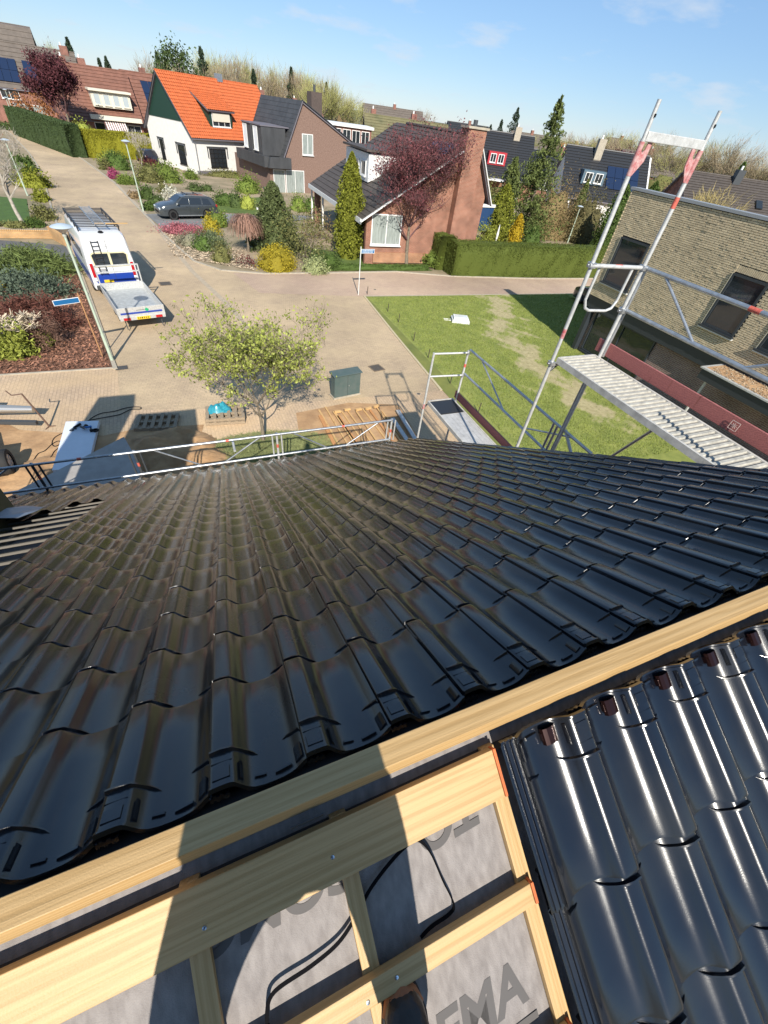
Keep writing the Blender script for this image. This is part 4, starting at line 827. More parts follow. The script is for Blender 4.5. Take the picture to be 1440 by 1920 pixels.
# ------------------------------------------------------------------ yard things
def pallet(label, x, y, rz, m, z=0):
    t = thing('pallet', label, 'pallet', (x, y, z), rz, 'wooden pallets')
    for i in range(3): MB().box(-.6, .6, -.4 + i * .36 - .0, -.4 + i * .36 + .09, .015, .10).build('bearer', m, t)
    for i in range(6): MB().box(-.58 + i * .218, -.58 + i * .218 + .10, -.4, .41, .102, .122).build('slat', m, t)
    return t
m_pal = mat('grey_pallet_wood', (.34, .27, .19), rough=.9, col2=(.20, .15, .10), vscale=12, stretch=(3, 12, 3), bump=.3)
pallet('bleached pallet lying on the sand left of the tree', -1.93, 12.55, radians(-8), m_pal); pallet('grey pallet under the tree with a blue bag on it', .1, 12.45, radians(-6), m_pal); pallet('pallet stacked on the paving beside the tree, under the blue bag', .1, 12.45, radians(-4), m_pal, .13)
tag(mound('plastic_bag', (-.05, 12.62), .36, .22, .26, mat('turquoise_plastic', (.015, .17, .24), rough=.3, col2=(.05, .33, .40), vscale=14), 12, 11), 'crumpled turquoise plastic bag on the stacked pallets under the tree', 'plastic bag'); bpy.data.objects['plastic_bag'].location.z = .255
del bpy.data.objects['plastic_bag']['kind']
c_ = [G(128, 799), G(189, 797), G(168, 888), G(103, 890)]
mb = MB(); mb.prism([c_[3], c_[2], c_[1], c_[0]], .05, .16); tag(mb.build('insulation_board', mat('white_panel', (.66, .70, .76), rough=.6, var=.08, vscale=3)), 'large white insulation board lying on the yard paving with tools on its far end', 'board')
# tools on the board
def tool(name, label, px, py, m, kind):
    x, y = G(px, py, .16); t = thing(name, label, 'power tool', (x, y, .162), radians(rr.uniform(0, 360)))
    if kind == 'grinder':
        MB().tube((-.13, 0, .04), (.10, 0, .04), .035, .030, 10).build('motor_housing', m, t, smooth=40); MB().tube((.10, 0, .03), (.19, 0, .03), .028, .022, 8).build('gear_head', m_galv, t)
        MB().lathe((.19, 0, .005), [(.06, 0), (.06, .004)], 18).build('disc', m_dark, t); MB().tube((.12, 0, .04), (.12, .12, .05), .014, .016, 8).build('side_handle', m_black, t)
    elif kind == 'drill':
        MB().tube((-.08, 0, .08), (.1, 0, .08), .032, .03, 10).build('motor_housing', m, t, smooth=40); MB().beam((-.04, 0, .07), (-.06, .13, .04), .035, .035).build('grip', m_black, t); MB().box(-.11, -.01, .11, .18, 0, .07).build('battery', m_black, t, bevel=.006); MB().tube((.1, 0, .08), (.16, 0, .08), .018, .01, 8).build('chuck', m_galv, t)
    else:
        MB().lathe((0, 0, 0), [(.075, 0), (.09, .02), (.075, .045), (.05, .045), (.05, 0)], 20).build('tape_roll', m, t)
tool('angle_grinder', 'black angle grinder on the far left of the white board', 145, 801, m_black, 'grinder'); tool('cordless_drill', 'dark cordless drill in the middle of the tools on the white board', 157, 806, m_dark, 'drill')
tool('cordless_drill', 'blue and black cordless drill on the white board', 168, 805, mat('blue_plastic', (.03, .15, .4), rough=.4), 'drill'); tool('tape_roll', 'black ring of tape at the right end of the tools on the white board', 180, 808, m_black, 'roll')
def cable(name, label, pix_, r=.012, m=m_black, z=.02):
    P3 = [Vector((*G(*p), z)) for p in pix_]; sm = []
    for i in range(len(P3) - 1):
        p0, p1, p2, p3 = P3[max(0, i - 1)], P3[i], P3[i + 1], P3[min(len(P3) - 1, i + 2)]
        for k in range(6): t = k / 6; sm.append(.5 * ((2 * p1) + (p2 - p0) * t + (2 * p0 - 5 * p1 + 4 * p2 - p3) * t * t + (3 * p1 - 3 * p2 - p0 + p3) * t ** 3))
    sm.append(P3[-1]); return tag(MB().path(sm, r, 6).build(name, m), label, 'cable')
cable('power_cable', 'black power cable running from the white board out over the paving to the right', [(160, 797), (172, 785), (190, 776), (215, 772), (240, 765), (262, 764), (263, 768), (245, 769), (225, 778), (200, 783), (165, 790), (158, 797)])
cable('power_cable', 'black power cable looping over the paving left of the white board', [(130, 808), (105, 820), (98, 832), (104, 838), (115, 832), (110, 828), (98, 834), (85, 846), (72, 852), (62, 868), (60, 880)])
cable('power_cable', 'second black cable lying between the loop and the white board', [(125, 832), (104, 846), (96, 858), (80, 872), (70, 885)])
# planks between the tree and the scaffold, each one by itself
m_pl = wood('fresh_plank', (.62, .40, .18), (.44, .26, .10), rough=.8); m_plr = wood('orange_plank', (.55, .27, .10), (.36, .17, .07), rough=.8)
pl_ = [((598, 770), (650, 862), .06), ((610, 766), (666, 860), .05), ((626, 776), (675, 850), .09), ((640, 772), (700, 858), .05), ((652, 774), (712, 855), .05), ((668, 776), (720, 852), .05), ((680, 768), (742, 850), .05), ((694, 772), (748, 846), .08), ((706, 768), (762, 848), .05), ((716, 772), (770, 846), .05), ((600, 782), (640, 862), .12), ((634, 784), (682, 856), .10)]
desc = ['leftmost pale plank of the fan of timber', 'second plank from the left of the timber fan', 'wide pale plank in the left half of the timber fan', 'thin batten right of the wide pale plank', 'thin batten near the middle of the timber fan', 'batten with a block at its head in the middle of the fan', 'long batten right of the middle of the timber fan', 'broad orange plank in the right half of the fan', 'thin batten right of the broad orange plank', 'last thin batten before the scaffold corner', 'reddish board lying lowest on the left of the fan', 'orange board under the middle battens']
for i, ((a, b, w), dd) in enumerate(zip(pl_, desc)):
    A, B = Vector((*G(*a), .03)), Vector((*G(*b), .03)); zz = .035 + .03 * (i % 3); d = (B - A); L = min(d.length, 4.0); c = A + d.normalized() * L / 2; mb = MB().box(-L / 2, L / 2, -w / 2, w / 2, -.014, .014)
    o = mb.build('timber_plank', m_plr if i in (7, 10, 11) else m_pl); o.location = (c.x, c.y, zz); o.rotation_euler = (0, 0, math.atan2(d.y, d.x)); tag(o, dd, 'plank', 'planks fanned out on the ground')
for i, (px, py) in enumerate([(633, 778), (651, 774), (672, 774), (690, 772), (705, 768)]):
    x, y = G(px, py); t = tag(MB().box(-.11, .11, -.04, .04, 0, .07).build('timber_block', m_pl), ['first', 'second', 'third', 'fourth', 'fifth'][i] + ' small timber block from the left at the heads of the fanned planks', 'wood block', 'spacer blocks on the planks'); t.location = (x, y, .1); t.rotation_euler.z = .1 * i
for i, (a, b) in enumerate([((745, 775), (790, 850)), ((735, 790), (775, 850))]):
    A, B = Vector((*G(*a), .12)), Vector((*G(*b), .12)); tag(MB().beam(A, B, .14, .05).build('scaffold_plank', m_galvd), ['grey metal plank lying beside the scaffold foot, the outer one', 'grey metal plank lying beside the timber fan, the inner one'][i], 'plank', 'grey planks by the scaffold')
x, y = G(770, 848); t = tag(MB().box(-.2, .2, -.14, .14, 0, .3).build('rubble_bag', mat('pale_pink_sack', (.55, .47, .42), rough=.8, var=.3), bevel=.05), 'pale sack standing at the house corner below the scaffold', 'sack'); t.location = (x, y, 0)
# stakes along the lawn edge
for i, (px, py) in enumerate([(797, 672), (742, 605), (722, 585), (838, 720), (890, 775), (770, 640), (684, 552)]):
    x, y = G(px, py); t = tag(MB().beam((0, 0, 0), (.02, .01, .42), .035, .02).build('survey_stake', m_pinegrey), 'thin wooden stake in the lawn edge, ' + ['beside the upper rail of the lower scaffold bay', 'in the upper half of the kerb line', 'nearest to the far street sign but one', 'left of the low rail of the scaffold bay', 'beside the red toe board of the lower bay', 'midway down the kerb line', 'right at the foot of the far street sign'][i], 'stake', 'stakes along the lawn'); t.location = (x + .15, y, 0)
# machines cut by the left edge of the photo
x, y = G(26, 880); t = thing('trailer_axle', 'galvanised trailer part with a black tyred wheel at the left edge of the yard', 'trailer', (x, y - .1, 0), radians(95))
m_tyre = mat('tyre', (.018, .018, .018), rough=.8, bump=.2); m_rim = mat('steel_rim', (.42, .43, .44), rough=.4, metal=.6)
def wheel(parent, c, r, w, axis='y', rim=m_rim, names=True):
    wl = MB(); n = 22; prof = [(r * .62, -w / 2), (r * .93, -w / 2), (r, -w * .32), (r, w * .32), (r * .93, w / 2), (r * .62, w / 2)]
    vs = [];
    for pr, o_ in prof:
        for i in range(n): a = 2 * pi * i / n; vs.append((c[0] + pr * cos(a), c[1] + o_, c[2] + pr * sin(a)) if axis == 'y' else (c[0] + o_, c[1] + pr * cos(a), c[2] + pr * sin(a)))
    k = len(prof); wl.add(vs, [(j * n + i, j * n + (i + 1) % n, (j + 1) * n + (i + 1) % n, (j + 1) * n + i) for j in range(k) for i in range(n) if j < k - 1]); wo = wl.build('wheel', m_tyre, parent, smooth=40)
    d = (0, 1, 0) if axis == 'y' else (1, 0, 0); rm = MB(); rm.tube([c[i] - d[i] * w * .36 for i in range(3)], [c[i] + d[i] * w * .36 for i in range(3)], r * .63, r * .63, 18)
    for i in range(5):
        a = 2 * pi * i / 5 + .3
        for sg_ in (-1, 1):
            p = [c[0] + (r * .36 * cos(a) if axis == 'y' else sg_ * w * .37), c[1] + (sg_ * w * .37 if axis == 'y' else r * .36 * cos(a)), c[2] + r * .36 * sin(a)]
            rm.box(p[0] - .045, p[0] + .045, p[1] - .045 if axis != 'y' else p[1] - .008, p[1] + .045 if axis != 'y' else p[1] + .008, p[2] - .045, p[2] + .045) if axis == 'y' else rm.box(p[0] - .008, p[0] + .008, p[1] - .045, p[1] + .045, p[2] - .045, p[2] + .045)
    rm.build('rim', rim, wo); return wo
wheel(t, (0, 0, .33), .33, .2); MB().box(-.55, .55, .16, .75, .30, .62).build('housing', m_galv, t, bevel=.03); MB().box(-.7, .3, .2, .5, .64, .70).build('fender', m_white, t, bevel=.02); MB().beam((.3, .5, .5), (1.4, .7, .45), .08, .08).build('drawbar', m_galv, t)
x, y = G(20, 790); t = thing('stone_saw', 'silver and red stone cutter lying at the left edge of the yard', 'machine', (x, y, 0), radians(-12))
MB().tube((-.9, 0, .42), (.75, .05, .38), .15, .10, 14).build('tank', mat('polished_steel', (.62, .58, .52), rough=.22, metal=.8), t, smooth=40); MB().box(-1.2, -.5, -.25, .25, .3, .62).build('engine_cover', mat('machine_red', (.35, .03, .03), rough=.5), t, bevel=.04)
MB().beam((-1.0, -.3, .2), (.9, -.35, .18), .12, .1).build('chassis', m_dark, t); wheel(t, (-.6, -.45, .2), .2, .12); wheel(t, (-.6, .35, .2), .2, .12)
x, y = G(93, 800); t = thing('jack_stand', 'thin rusty brown crank stand standing alone on the yard paving', 'stand', (x, y, 0), 0)
MB().tube((0, 0, 0), (-.25, .1, 1.05), .028, .024, 8).build('post', mat('rusty_brown', (.12, .07, .05), rough=.8), t); MB().path([(-.25, .1, 1.05), (-.5, .12, 1.02), (-.58, .14, 1.16)], .015, 6).build('crank', MATS['rusty_brown'], t)
for a in range(3): MB().beam((0, 0, .02), (.16 * cos(a * 2.1), .16 * sin(a * 2.1), .0), .03, .02).build('foot', MATS['rusty_brown'], t)
# grey canopy below the eave guard rail
cp = [(*G(22, 925, .9), .9), (*G(236, 828, .9), 1.05), (*G(262, 870, .9), .92), (*G(262, 900, .9), .85), (*G(60, 960, .9), .8)]
tag(sheet('grey_tarpaulin', [cp[0], cp[4], cp[3], cp[2], cp[1]], .02, mat('grey_tarpaulin', (.36, .335, .31), rough=.6, var=.25, vscale=3, bump=.4, bscale=5)), 'grey tarpaulin stretched below the eave guard rail at the lower left of the yard', 'tarpaulin')
# roof hatch lying on the lawn
x, y = G(862, 603); t = thing('skylight_unit', 'white skylight unit lying on the lawn', 'skylight', (x, y, 0), radians(-22)); MB().box(-.48, .48, -.36, .36, .0, .16).build('base', mat('grey_white_board', (.55, .56, .55), rough=.6), t); MB().box(-.40, .40, -.29, .29, .161, .27).build('frame', m_white, t, bevel=.015); MB().box(-.32, .32, -.22, .22, .271, .285).build('pane', mat('acrylic', (.60, .63, .62), rough=.1), t)
for i in range(2): MB().box(-.9, -.5, -.1 + i * .2, -.08 + i * .2, .02, .05).build('strap', m_white, t)
# ------------------------------------------------------------------ van with roof rack and ladder
m_vw = mat('van_white_paint', (.74, .75, .76), rough=.22, coat=.5, var=.06, vscale=2); m_vb = mat('van_blue_film', (.015, .05, .30), rough=.3, coat=.4)
vt = thing('parked_van', 'white and dark blue van with a black roof rack parked at the left kerb', 'van', (-4.19, 27.35, 0), radians(104.5))
Lv, Wv, Hv = 6.0, 1.0, 2.55                             # local x points to the front; rear face at x=-Lv/2
def loft(secs, n=None):                                 # secs: list of (x, [(y,z)...]) closed rings
    mb = MB(); k = len(secs[0][1]); vs = [(x, y, z) for x, ring in secs for y, z in ring]; fs = []
    for j in range(len(secs) - 1):
        for i in range(k): fs.append((j * k + i, j * k + (i + 1) % k, (j + 1) * k + (i + 1) % k, (j + 1) * k + i))
    fs += [tuple(range(k))[::-1], tuple(range((len(secs) - 1) * k, len(secs) * k))]; return mb.add(vs, fs)
def ring(w, z0, z1, tw=.88, r=.12): return [(-w, z0 + .08), (-w * .96, z0), (w * .96, z0), (w, z0 + .08), (w, z0 + .75 * (z1 - z0) * .6), (w * (tw + .06), z1 - .28), (w * tw, z1 - r * .6), (w * (tw - .10), z1), (-w * (tw - .10), z1), (-w * tw, z1 - r * .6), (-w * (tw + .06), z1 - .28), (-w, z0 + .75 * (z1 - z0) * .6)]
loft([(-3.0, ring(.95, .38, 2.40, .80)), (-2.93, ring(.985, .30, 2.50, .84)), (-2.6, ring(1.0, .28, 2.55)), (1.2, ring(1.0, .28, 2.55)), (1.75, ring(1.0, .28, 2.42, .82)), (2.3, ring(.98, .28, 1.70, .84)), (2.75, ring(.95, .28, 1.28, .9)), (3.0, ring(.86, .34, 1.02, .92))]).build('body', m_vw, vt, smooth=35, bevel=.02)
for s in (-1, 1):
    MB().extr([(-2.9, .52), (1.9, .52), (1.9, .95), (-2.9, 1.02)], 'y', s * 1.002, s * 1.008).build('side_stripe', m_vb, vt)
    MB().extr([(1.0, 1.32), (1.85, 1.32), (1.45, 1.95), (1.0, 2.0)], 'y', s * .975, s * .99).build('side_window', m_glass, vt)
    MB().extr([(-2.2, 1.35), (.6, 1.35), (.55, 1.85), (-2.15, 1.85)], 'y', s * .965, s * .992).build('side_window', m_glass, vt)
    MB().box(-3.035, -2.90, s * .84 - .06, s * .84 + .06, .85, 1.42).build('tail_light', mat('red_lens', (.40, .01, .015), rough=.2), vt, bevel=.01)
    MB().box(-3.04, -2.90, s * .84 - .055, s * .84 + .055, .70, .845).build('reversing_light', m_white, vt, bevel=.01)
    MB().box(1.55, 1.85, s * 1.01 - .0, s * 1.22, 1.30, 1.55).build('mirror', m_black, vt, bevel=.03)
    for xw in (-1.9, 1.95): wheel(vt, (xw, s * .88, .34), .34, .22)
MB().box(-3.10, -2.92, -.92, .92, .34, .52).build('rear_bumper', m_dark, vt, bevel=.02)
MB().extr([(-.83, .60), (.83, .60), (.83, .98), (-.83, .98)], 'x', -3.012, -3.004).build('rear_stripe', m_vb, vt)
# rear window, a body-coloured surround with two panes
rwm = MB(); rwm.extr([(-.72, 1.26), (.72, 1.26), (.77, 1.75), (.66, 1.86), (-.66, 1.86), (-.77, 1.75)], 'x', -3.030, -2.95); rwm.build('window_surround', mat('pale_yellow_trim', (.62, .56, .36), rough=.4), vt)
for s in (-1, 1): MB().extr([(s * .05, 1.31), (s * .67, 1.31), (s * .71, 1.74), (s * .62, 1.80), (s * .05, 1.80)], 'x', -3.038, -3.028).build('rear_window', m_glass, vt)
MB().box(-3.02, -3.0, -.006, .006, .55, 2.35).build('door_gap', m_dark, vt)
MB().box(-3.03, -3.006, .13, .53, .62, .73).build('licence_plate', mat('yellow_plate', (.70, .48, .03), rough=.4), vt)
m_grn = mat('green_logo', (.01, .33, .15), rough=.4)
dm = MB(); dm.extr([(-.30, 2.08), (-.18, 2.16), (-.10, 2.04), (-.22, 1.96)], 'x', -2.99, -2.965); dm.build('green_logo', m_grn, vt); MB().box(-3.0, -2.965, -.09, .10, 2.055, 2.07).build('logo_line', m_dark, vt)
rk = MB()
for s in (-.82, .82): rk.beam((-2.55, s, 2.72), (1.35, s, 2.72), .05, .06)
for i in range(13): rk.beam((-2.5 + i * .32, -.82, 2.72), (-2.5 + i * .32, .82, 2.72), .035, .03)
for i in range(5):
    for s in (-.82, .82): rk.beam((-2.4 + i * .92, s * .98, 2.42), (-2.4 + i * .92, s, 2.72), .05, .05)
rk.build('roof_rack', mat('black_rack', (.02, .02, .022), rough=.5), vt)
ld = MB()
for s in (-.30, .12): ld.beam((-2.6, s, 2.77), (1.3, s, 2.77), .035, .06)
for i in range(13): ld.beam((-2.5 + i * .3, -.30, 2.78), (-2.5 + i * .3, .12, 2.78), .03, .03)
tag(ld.build('ladder', m_galv), 'aluminium ladder lying on the roof rack of the parked van', 'ladder'); lo = bpy.data.objects['ladder']; lo.matrix_world = vt.matrix_world.copy() if False else Matrix.Translation((-4.19, 27.35, 0.03)) @ Matrix.Rotation(radians(104.5), 4, 'Z')
pp = MB().beam((-2.35, -1.25, 2.80), (-2.35, .1, 2.80), .06, .04); o = pp.build('timber_batten', m_pine); o.matrix_world = Matrix.Translation((-4.19, 27.35, 0)) @ Matrix.Rotation(radians(104.5), 4, 'Z'); tag(o, 'short pale batten sticking out sideways over the rear of the van roof rack', 'batten')
rl_ = MB()
for s in (.30, .58): rl_.tube((-3.10, s, .98), (-3.04, s - .02, 2.3), .018, .018, 6)
for i in range(9): rl_.tube((-3.10 + i * .006, .30, 1.02 + i * .155), (-3.10 + i * .006, .58, 1.02 + i * .155), .014, .014, 6)
rl_.build('rear_ladder', MATS['black_rack'], vt)
MB().lathe((-2.7, 0, 2.5), [(.10, 0), (.12, .05), (.06, .10)], 12).build('roof_vent', m_black, vt)
# ------------------------------------------------------------------ flatbed trailer
tt = thing('flatbed_trailer', 'galvanised flatbed trailer with a headboard frame standing behind the van, nearest vehicle to the house', 'trailer', (-2.72, 21.75, 0), radians(104.5))
m_zinc = mat('zinc_bed', (.50, .52, .52), rough=.45, metal=.35, var=.3, vscale=6)
MB().box(-1.6, 1.6, -.86, .86, .58, .64).build('bed', m_zinc, tt)
for s in (-1, 1): MB().box(-1.6, 1.6, s * .88 - .018, s * .88 + .018, .56, .90).build('side_board', m_galvd, tt, bevel=.006)
MB().box(1.60, 1.635, -.86, .86, .56, .92).build('front_board', m_galvd, tt); MB().box(-1.66, -1.625, -.90, .90, .50, .92).build('tailgate', m_galvd, tt, bevel=.005)
MB().box(-1.667, -1.662, -.80, .80, .665, .735).build('blue_strip', m_vb, tt)
hb = MB()
for s in (-.86, .86): hb.beam((1.66, s, .60), (1.66, s, 1.62), .05, .05, (1, 0, 0))
for z in (1.34, 1.60): hb.beam((1.66, -.86, z), (1.66, .86, z), .05, .05)
hb.build('headboard_frame', m_galvd, tt)
MB().extr([(-.30, .80), (-.20, .87), (-.13, .79), (-.23, .72)], 'x', -1.672, -1.664).build('green_logo', m_grn, tt); MB().box(-1.670, -1.664, -.12, .2, .795, .807).build('logo_line', m_dark, tt)
MB().box(-1.70, -1.66, -.88, .88, .44, .56).build('light_bar', m_galvd, tt)
for s in (-.62, .62): MB().box(-1.725, -1.702, s - .13, s + .13, .455, .55).build('tail_light', MATS['red_lens'], tt, bevel=.006)
MB().box(-1.715, -1.702, -.27, .25, .45, .56).build('licence_plate', MATS['yellow_plate'], tt)
ch_ = MB(); 
for i, w in enumerate((.03, .03, .03, .045, .03, .03)): ch_.box(-1.719, -1.7155, -.20 + i * .075, -.20 + i * .075 + w, .475, .535)
ch_.build('plate_characters', m_black, tt)
for s in (-1, 1):
    for xw in (-.38, .38): wheel(tt, (xw, s * .70, .29), .29, .18)
MB().beam((1.6, 0, .45), (2.75, 0, .45), .09, .09).build('drawbar', m_galvd, tt)
for s in (-.7, .7): MB().tube((-1.5, s, .5), (-1.62, s, .06), .02, .02, 6).build('prop_leg', m_dark, tt)
# ------------------------------------------------------------------ grey estate car
m_car = mat('metallic_grey_paint', (.075, .085, .09), rough=.25, metal=.5, coat=.6)
cx_, cy_ = (-.59 + 1.99) / 2, (41.9 + 42.67) / 2
ct = thing('estate_car', 'grey estate car with roof rails parked nose to the street on the grey driveway', 'car', (cx_ - .22, cy_ + .55, 0), radians(16.5) + pi)
side = [(-2.22, .35), (-2.28, .55), (-2.25, .78), (-2.20, .95), (-1.98, 1.36), (-1.70, 1.46), (-.4, 1.50), (.35, 1.44), (1.10, 1.02), (1.75, .92), (2.14, .78), (2.27, .58), (2.25, .34), (2.0, .22), (-2.0, .22)]
def carsec(x):                                          # half width and bottom/top heights along the car
    up = np.interp(x, [-2.28, -2.2, -1.98, -1.7, -.4, .35, 1.1, 1.75, 2.14, 2.27], [.80, .97, 1.36, 1.455, 1.495, 1.44, 1.02, .92, .78, .60]); sh = np.interp(x, [-2.28, -2.1, 1.1, 1.75, 2.14, 2.27], [.86, .96, .94, .86, .74, .58]); return float(up), min(float(sh), float(up))
secs = []
for x in (-2.27, -2.2, -2.05, -1.95, -1.7, -1.2, -.4, .35, .7, 1.1, 1.75, 2.0, 2.14, 2.25):
    up, sh = carsec(x); w = float(np.interp(x, [-2.27, -2.1, -1.5, 1.4, 2.0, 2.25], [.72, .84, .90, .90, .84, .66])); cab = up - sh; tw = w * (.76 if cab > .25 else .92)
    secs.append((x, [(-w * .97, .24), (w * .97, .24), (w, .5), (w, sh - .05), (w * .97, sh), (tw + .03, up - .07 if cab > .1 else up - .02), (tw - .06, up), (-tw + .06, up), (-tw - .03, up - .07 if cab > .1 else up - .02), (-w * .97, sh), (-w, sh - .05), (-w, .5)]))
loft(secs).build('body', m_car, ct, smooth=30, bevel=.015)
for s in (-1, 1):
    for a, b, c, d in (((.90, 1.0), (.02, .99), (-.05, 1.36), (.38, 1.38)), ((-.04, .99), (-.98, .99), (-1.0, 1.37), (-.09, 1.385)), ((-1.06, .99), (-1.78, 1.0), (-1.58, 1.34), (-1.08, 1.37))):
        mb = MB(); q = []
        for (x_, z_) in (a, b, c, d):
            f = (z_ - .96) / .5; yy = s * (.883 - f * .19 + .008); q.append((x_, yy, z_))
        mb.add(q + [(p[0], p[1] - s * .02, p[2]) for p in q], [(0, 1, 2, 3), (7, 6, 5, 4), (0, 4, 5, 1), (1, 5, 6, 2), (2, 6, 7, 3), (3, 7, 4, 0)]); mb.build('side_window', m_glass, ct)
    for xw in (-1.33, 1.33):
        MB().lathe((0, 0, 0), [(.37, -.01), (.37, .01)], 24).build('wheel_arch', m_black, ct).matrix_local = Matrix.Translation((xw, s * .892, .35)) @ Matrix.Rotation(pi / 2, 4, 'X'); wheel(ct, (xw, s * .82, .32), .32, .20, rim=mat('bronze_rim', (.16, .10, .09), rough=.4, metal=.5))
    MB().beam((-1.6, s * .60, 1.49), (.2, s * .60, 1.51), .03, .04).build('roof_rail', m_galv, ct); MB().box(.78, .92, s * .90, s * 1.06, .98, 1.10).build('mirror', m_car, ct, bevel=.02)
    MB().box(2.06, 2.22, s * .56 - .15, s * .56 + .15, .60, .74).build('headlight', mat('headlight_glass', (.55, .6, .62), rough=.1), ct, bevel=.02); MB().box(-2.27, -2.12, s * .66 - .12, s * .66 + .12, .80, .96).build('tail_light', MATS['red_lens'], ct, bevel=.02)
    for xd in (-.02, -1.02): MB().box(xd - .005, xd + .005, s * .898, s * .903, .35, .94).build('door_gap', m_black, ct)
    for xd in (.12, -.86): MB().box(xd, xd + .16, s * .90, s * .925, .84, .865).build('door_handle', m_car, ct)
    MB().box(-.95, .95, s * .885, s * .91, .26, .32).build('sill_trim', m_galv, ct)
for xb in (-.9, -.05): MB().beam((xb, -.62, 1.56), (xb, .62, 1.56), .06, .03).build('roof_bar', m_black, ct)
ws = MB(); ws.add([(1.02, -.70, 1.04), (1.02, .70, 1.04), (.42, .58, 1.42), (.42, -.58, 1.42), (1.03, -.70, 1.05), (1.03, .70, 1.05), (.44, .58, 1.44), (.44, -.58, 1.44)], [(0, 3, 2, 1), (4, 5, 6, 7), (0, 1, 5, 4), (1, 2, 6, 5), (2, 3, 7, 6), (3, 0, 4, 7)]); ws.build('windscreen', m_glass, ct)
MB().box(2.25, 2.28, -.4, .4, .40, .52).build('grille', m_black, ct)
# small dark car behind the white house and one by the beige house
def simple_car(label, x, y, rz, m):
    c = thing('parked_car', label, 'car', (x, y, 0), rz); loft(secs).build('body', m, c, smooth=30)
    for s in (-1, 1):
        for xw in (-1.33, 1.33): wheel(c, (xw, s * .82, .32), .32, .2)
        MB().add([(.85, s * .90, 1.0), (-1.7, s * .90, 1.0), (-1.55, s * .74, 1.34), (.35, s * .74, 1.36), (.85, s * .88, 1.0), (-1.7, s * .88, 1.0), (-1.55, s * .72, 1.34), (.35, s * .72, 1.36)], [(0, 1, 2, 3), (7, 6, 5, 4), (0, 4, 5, 1), (1, 5, 6, 2), (2, 6, 7, 3), (3, 7, 4, 0)]).build('side_window', m_glass, c)
    return c
simple_car('dark car half hidden between the yellow hedge and the white house', -2.6, 73.5, radians(105), mat('black_car_paint', (.02, .02, .025), rough=.2, coat=.5))
simple_car('grey car parked against the corner of the beige brick house, half hidden by the scaffold', 24.4, 20.6, radians(90), m_car)
# wheelie bins and a bollard lamp
x, y = G(503, 376); t = thing('wheelie_bin', 'dark grey wheelie bin by the wall of the brown brick house', 'bin', (x, y, 0), radians(20)); MB().extr([(-.24, .06), (.24, .06), (.3, 1.0), (-.3, 1.0)], 'x', -.28, .28).build('bin_body', m_dark, t, bevel=.02); MB().extr([(-.33, 1.0), (.33, 1.0), (.30, 1.07), (-.33, 1.05)], 'x', -.31, .31).build('lid', mat('green_bin_lid', (.04, .10, .06), rough=.5), t, bevel=.01)
for s in (-.24, .24): wheel(t, (s, .28, .1), .1, .05, axis='x')
x, y = G(485, 413); t = thing('garden_lamp', 'short black bollard lamp on the path between the drive and the brown house', 'garden lamp', (x, y, 0)); MB().tube((0, 0, 0), (0, 0, .75), .05, .05, 10).build('post', m_dark, t); MB().lathe((0, 0, .75), [(.08, 0), (.08, .14), (.03, .17)], 12).build('lamp_head', m_white, t)
# ------------------------------------------------------------------ planting, sized by what was measured at its base and top
def mpp(px, py):
    x, y = G(px, py); return pix((x, y, 0))[2] / F
def hgt(px, py, pt):
    x, y = G(px, py); lo, hi = 0.0, 25.0
    for _ in range(40):
        m_ = (lo + hi) / 2
        if pix((x, y, m_))[1] > pt: lo = m_
        else: hi = m_
    return lo
G1 = fol('bright_green_foliage', (.14, .19, .035)); G2 = fol('mid_green_foliage', (.075, .12, .025)); G3 = fol('dark_green_foliage', (.065, .095, .028)); G4 = fol('olive_foliage', (.15, .15, .05))
G5 = fol('golden_foliage', (.36, .29, .025)); G6 = fol('blue_green_foliage', (.095, .125, .085)); G7 = fol('brown_twig_foliage', (.20, .14, .07)); G8 = fol('dark_red_foliage', (.13, .035, .035)); G9 = fol('pink_heather', (.38, .13, .15))
G10 = fol('yellow_green_foliage', (.25, .28, .05)); G11 = fol('hedge_green', (.09, .115, .02)); G12 = fol('cypress_green', (.125, .155, .045)); G13 = fol('white_flowering', (.60, .58, .48)); G14 = fol('purple_red_leaves', (.095, .030, .036), .5, .15)
G15 = fol('orange_brown_leaves', (.30, .13, .05)); G16 = fol('golden_conifer', (.44, .31, .02)); G17 = fol('lime_conifer', (.19, .205, .025)); G18 = fol('grey_heather', (.19, .18, .12)); G19 = fol('hazy_twigs', (.30, .25, .155), .3, .1)
def bp(name, label, cat, px, py, wpx, pt, m, n=1200, size=.07, style='dome', group=None, depth=1.0, **kw):
    x, y = G(px, py); k = mpp(px, py); rx = wpx * k / 2; h = hgt(px, py, pt); return bush(name, label, cat, x, y + rx * .4, rx, rx * depth, h, m, n, size, style, group, **kw)
gr = 'shrubs in the front gardens'
bp('golden_shrub', 'rounded bright yellow clipped shrub at the garden edge by the junction', 'shrub', 523, 508, 74, 463, G5, 5200, .04, clumps=120, spread=.09)
bp('conical_conifer', 'broad dark green cone of clipped conifer behind the golden shrub', 'conifer', 522, 470, 100, 344, fol('cone_green', (.10, .125, .045)), 9000, .075, 'cone')
bp('columnar_thuja', 'tall slim yellow-green columnar thuja in front of the house with the long low roof', 'conifer', 656, 486, 46, 286, G17, 11000, .07, 'column')
bp('loose_shrub', 'loose olive shrub with bare stems between the cone conifer and the columnar thuja', 'shrub', 577, 492, 90, 402, G4, 2600, .06, 'round', dense=False, stems=9, clumps=60, spread=.3)
bp('loose_shrub', 'brown-green shrub behind the loose olive one, beside the porch', 'shrub', 600, 455, 60, 400, G7, 1400, .06, 'dome', dense=False, clumps=40)
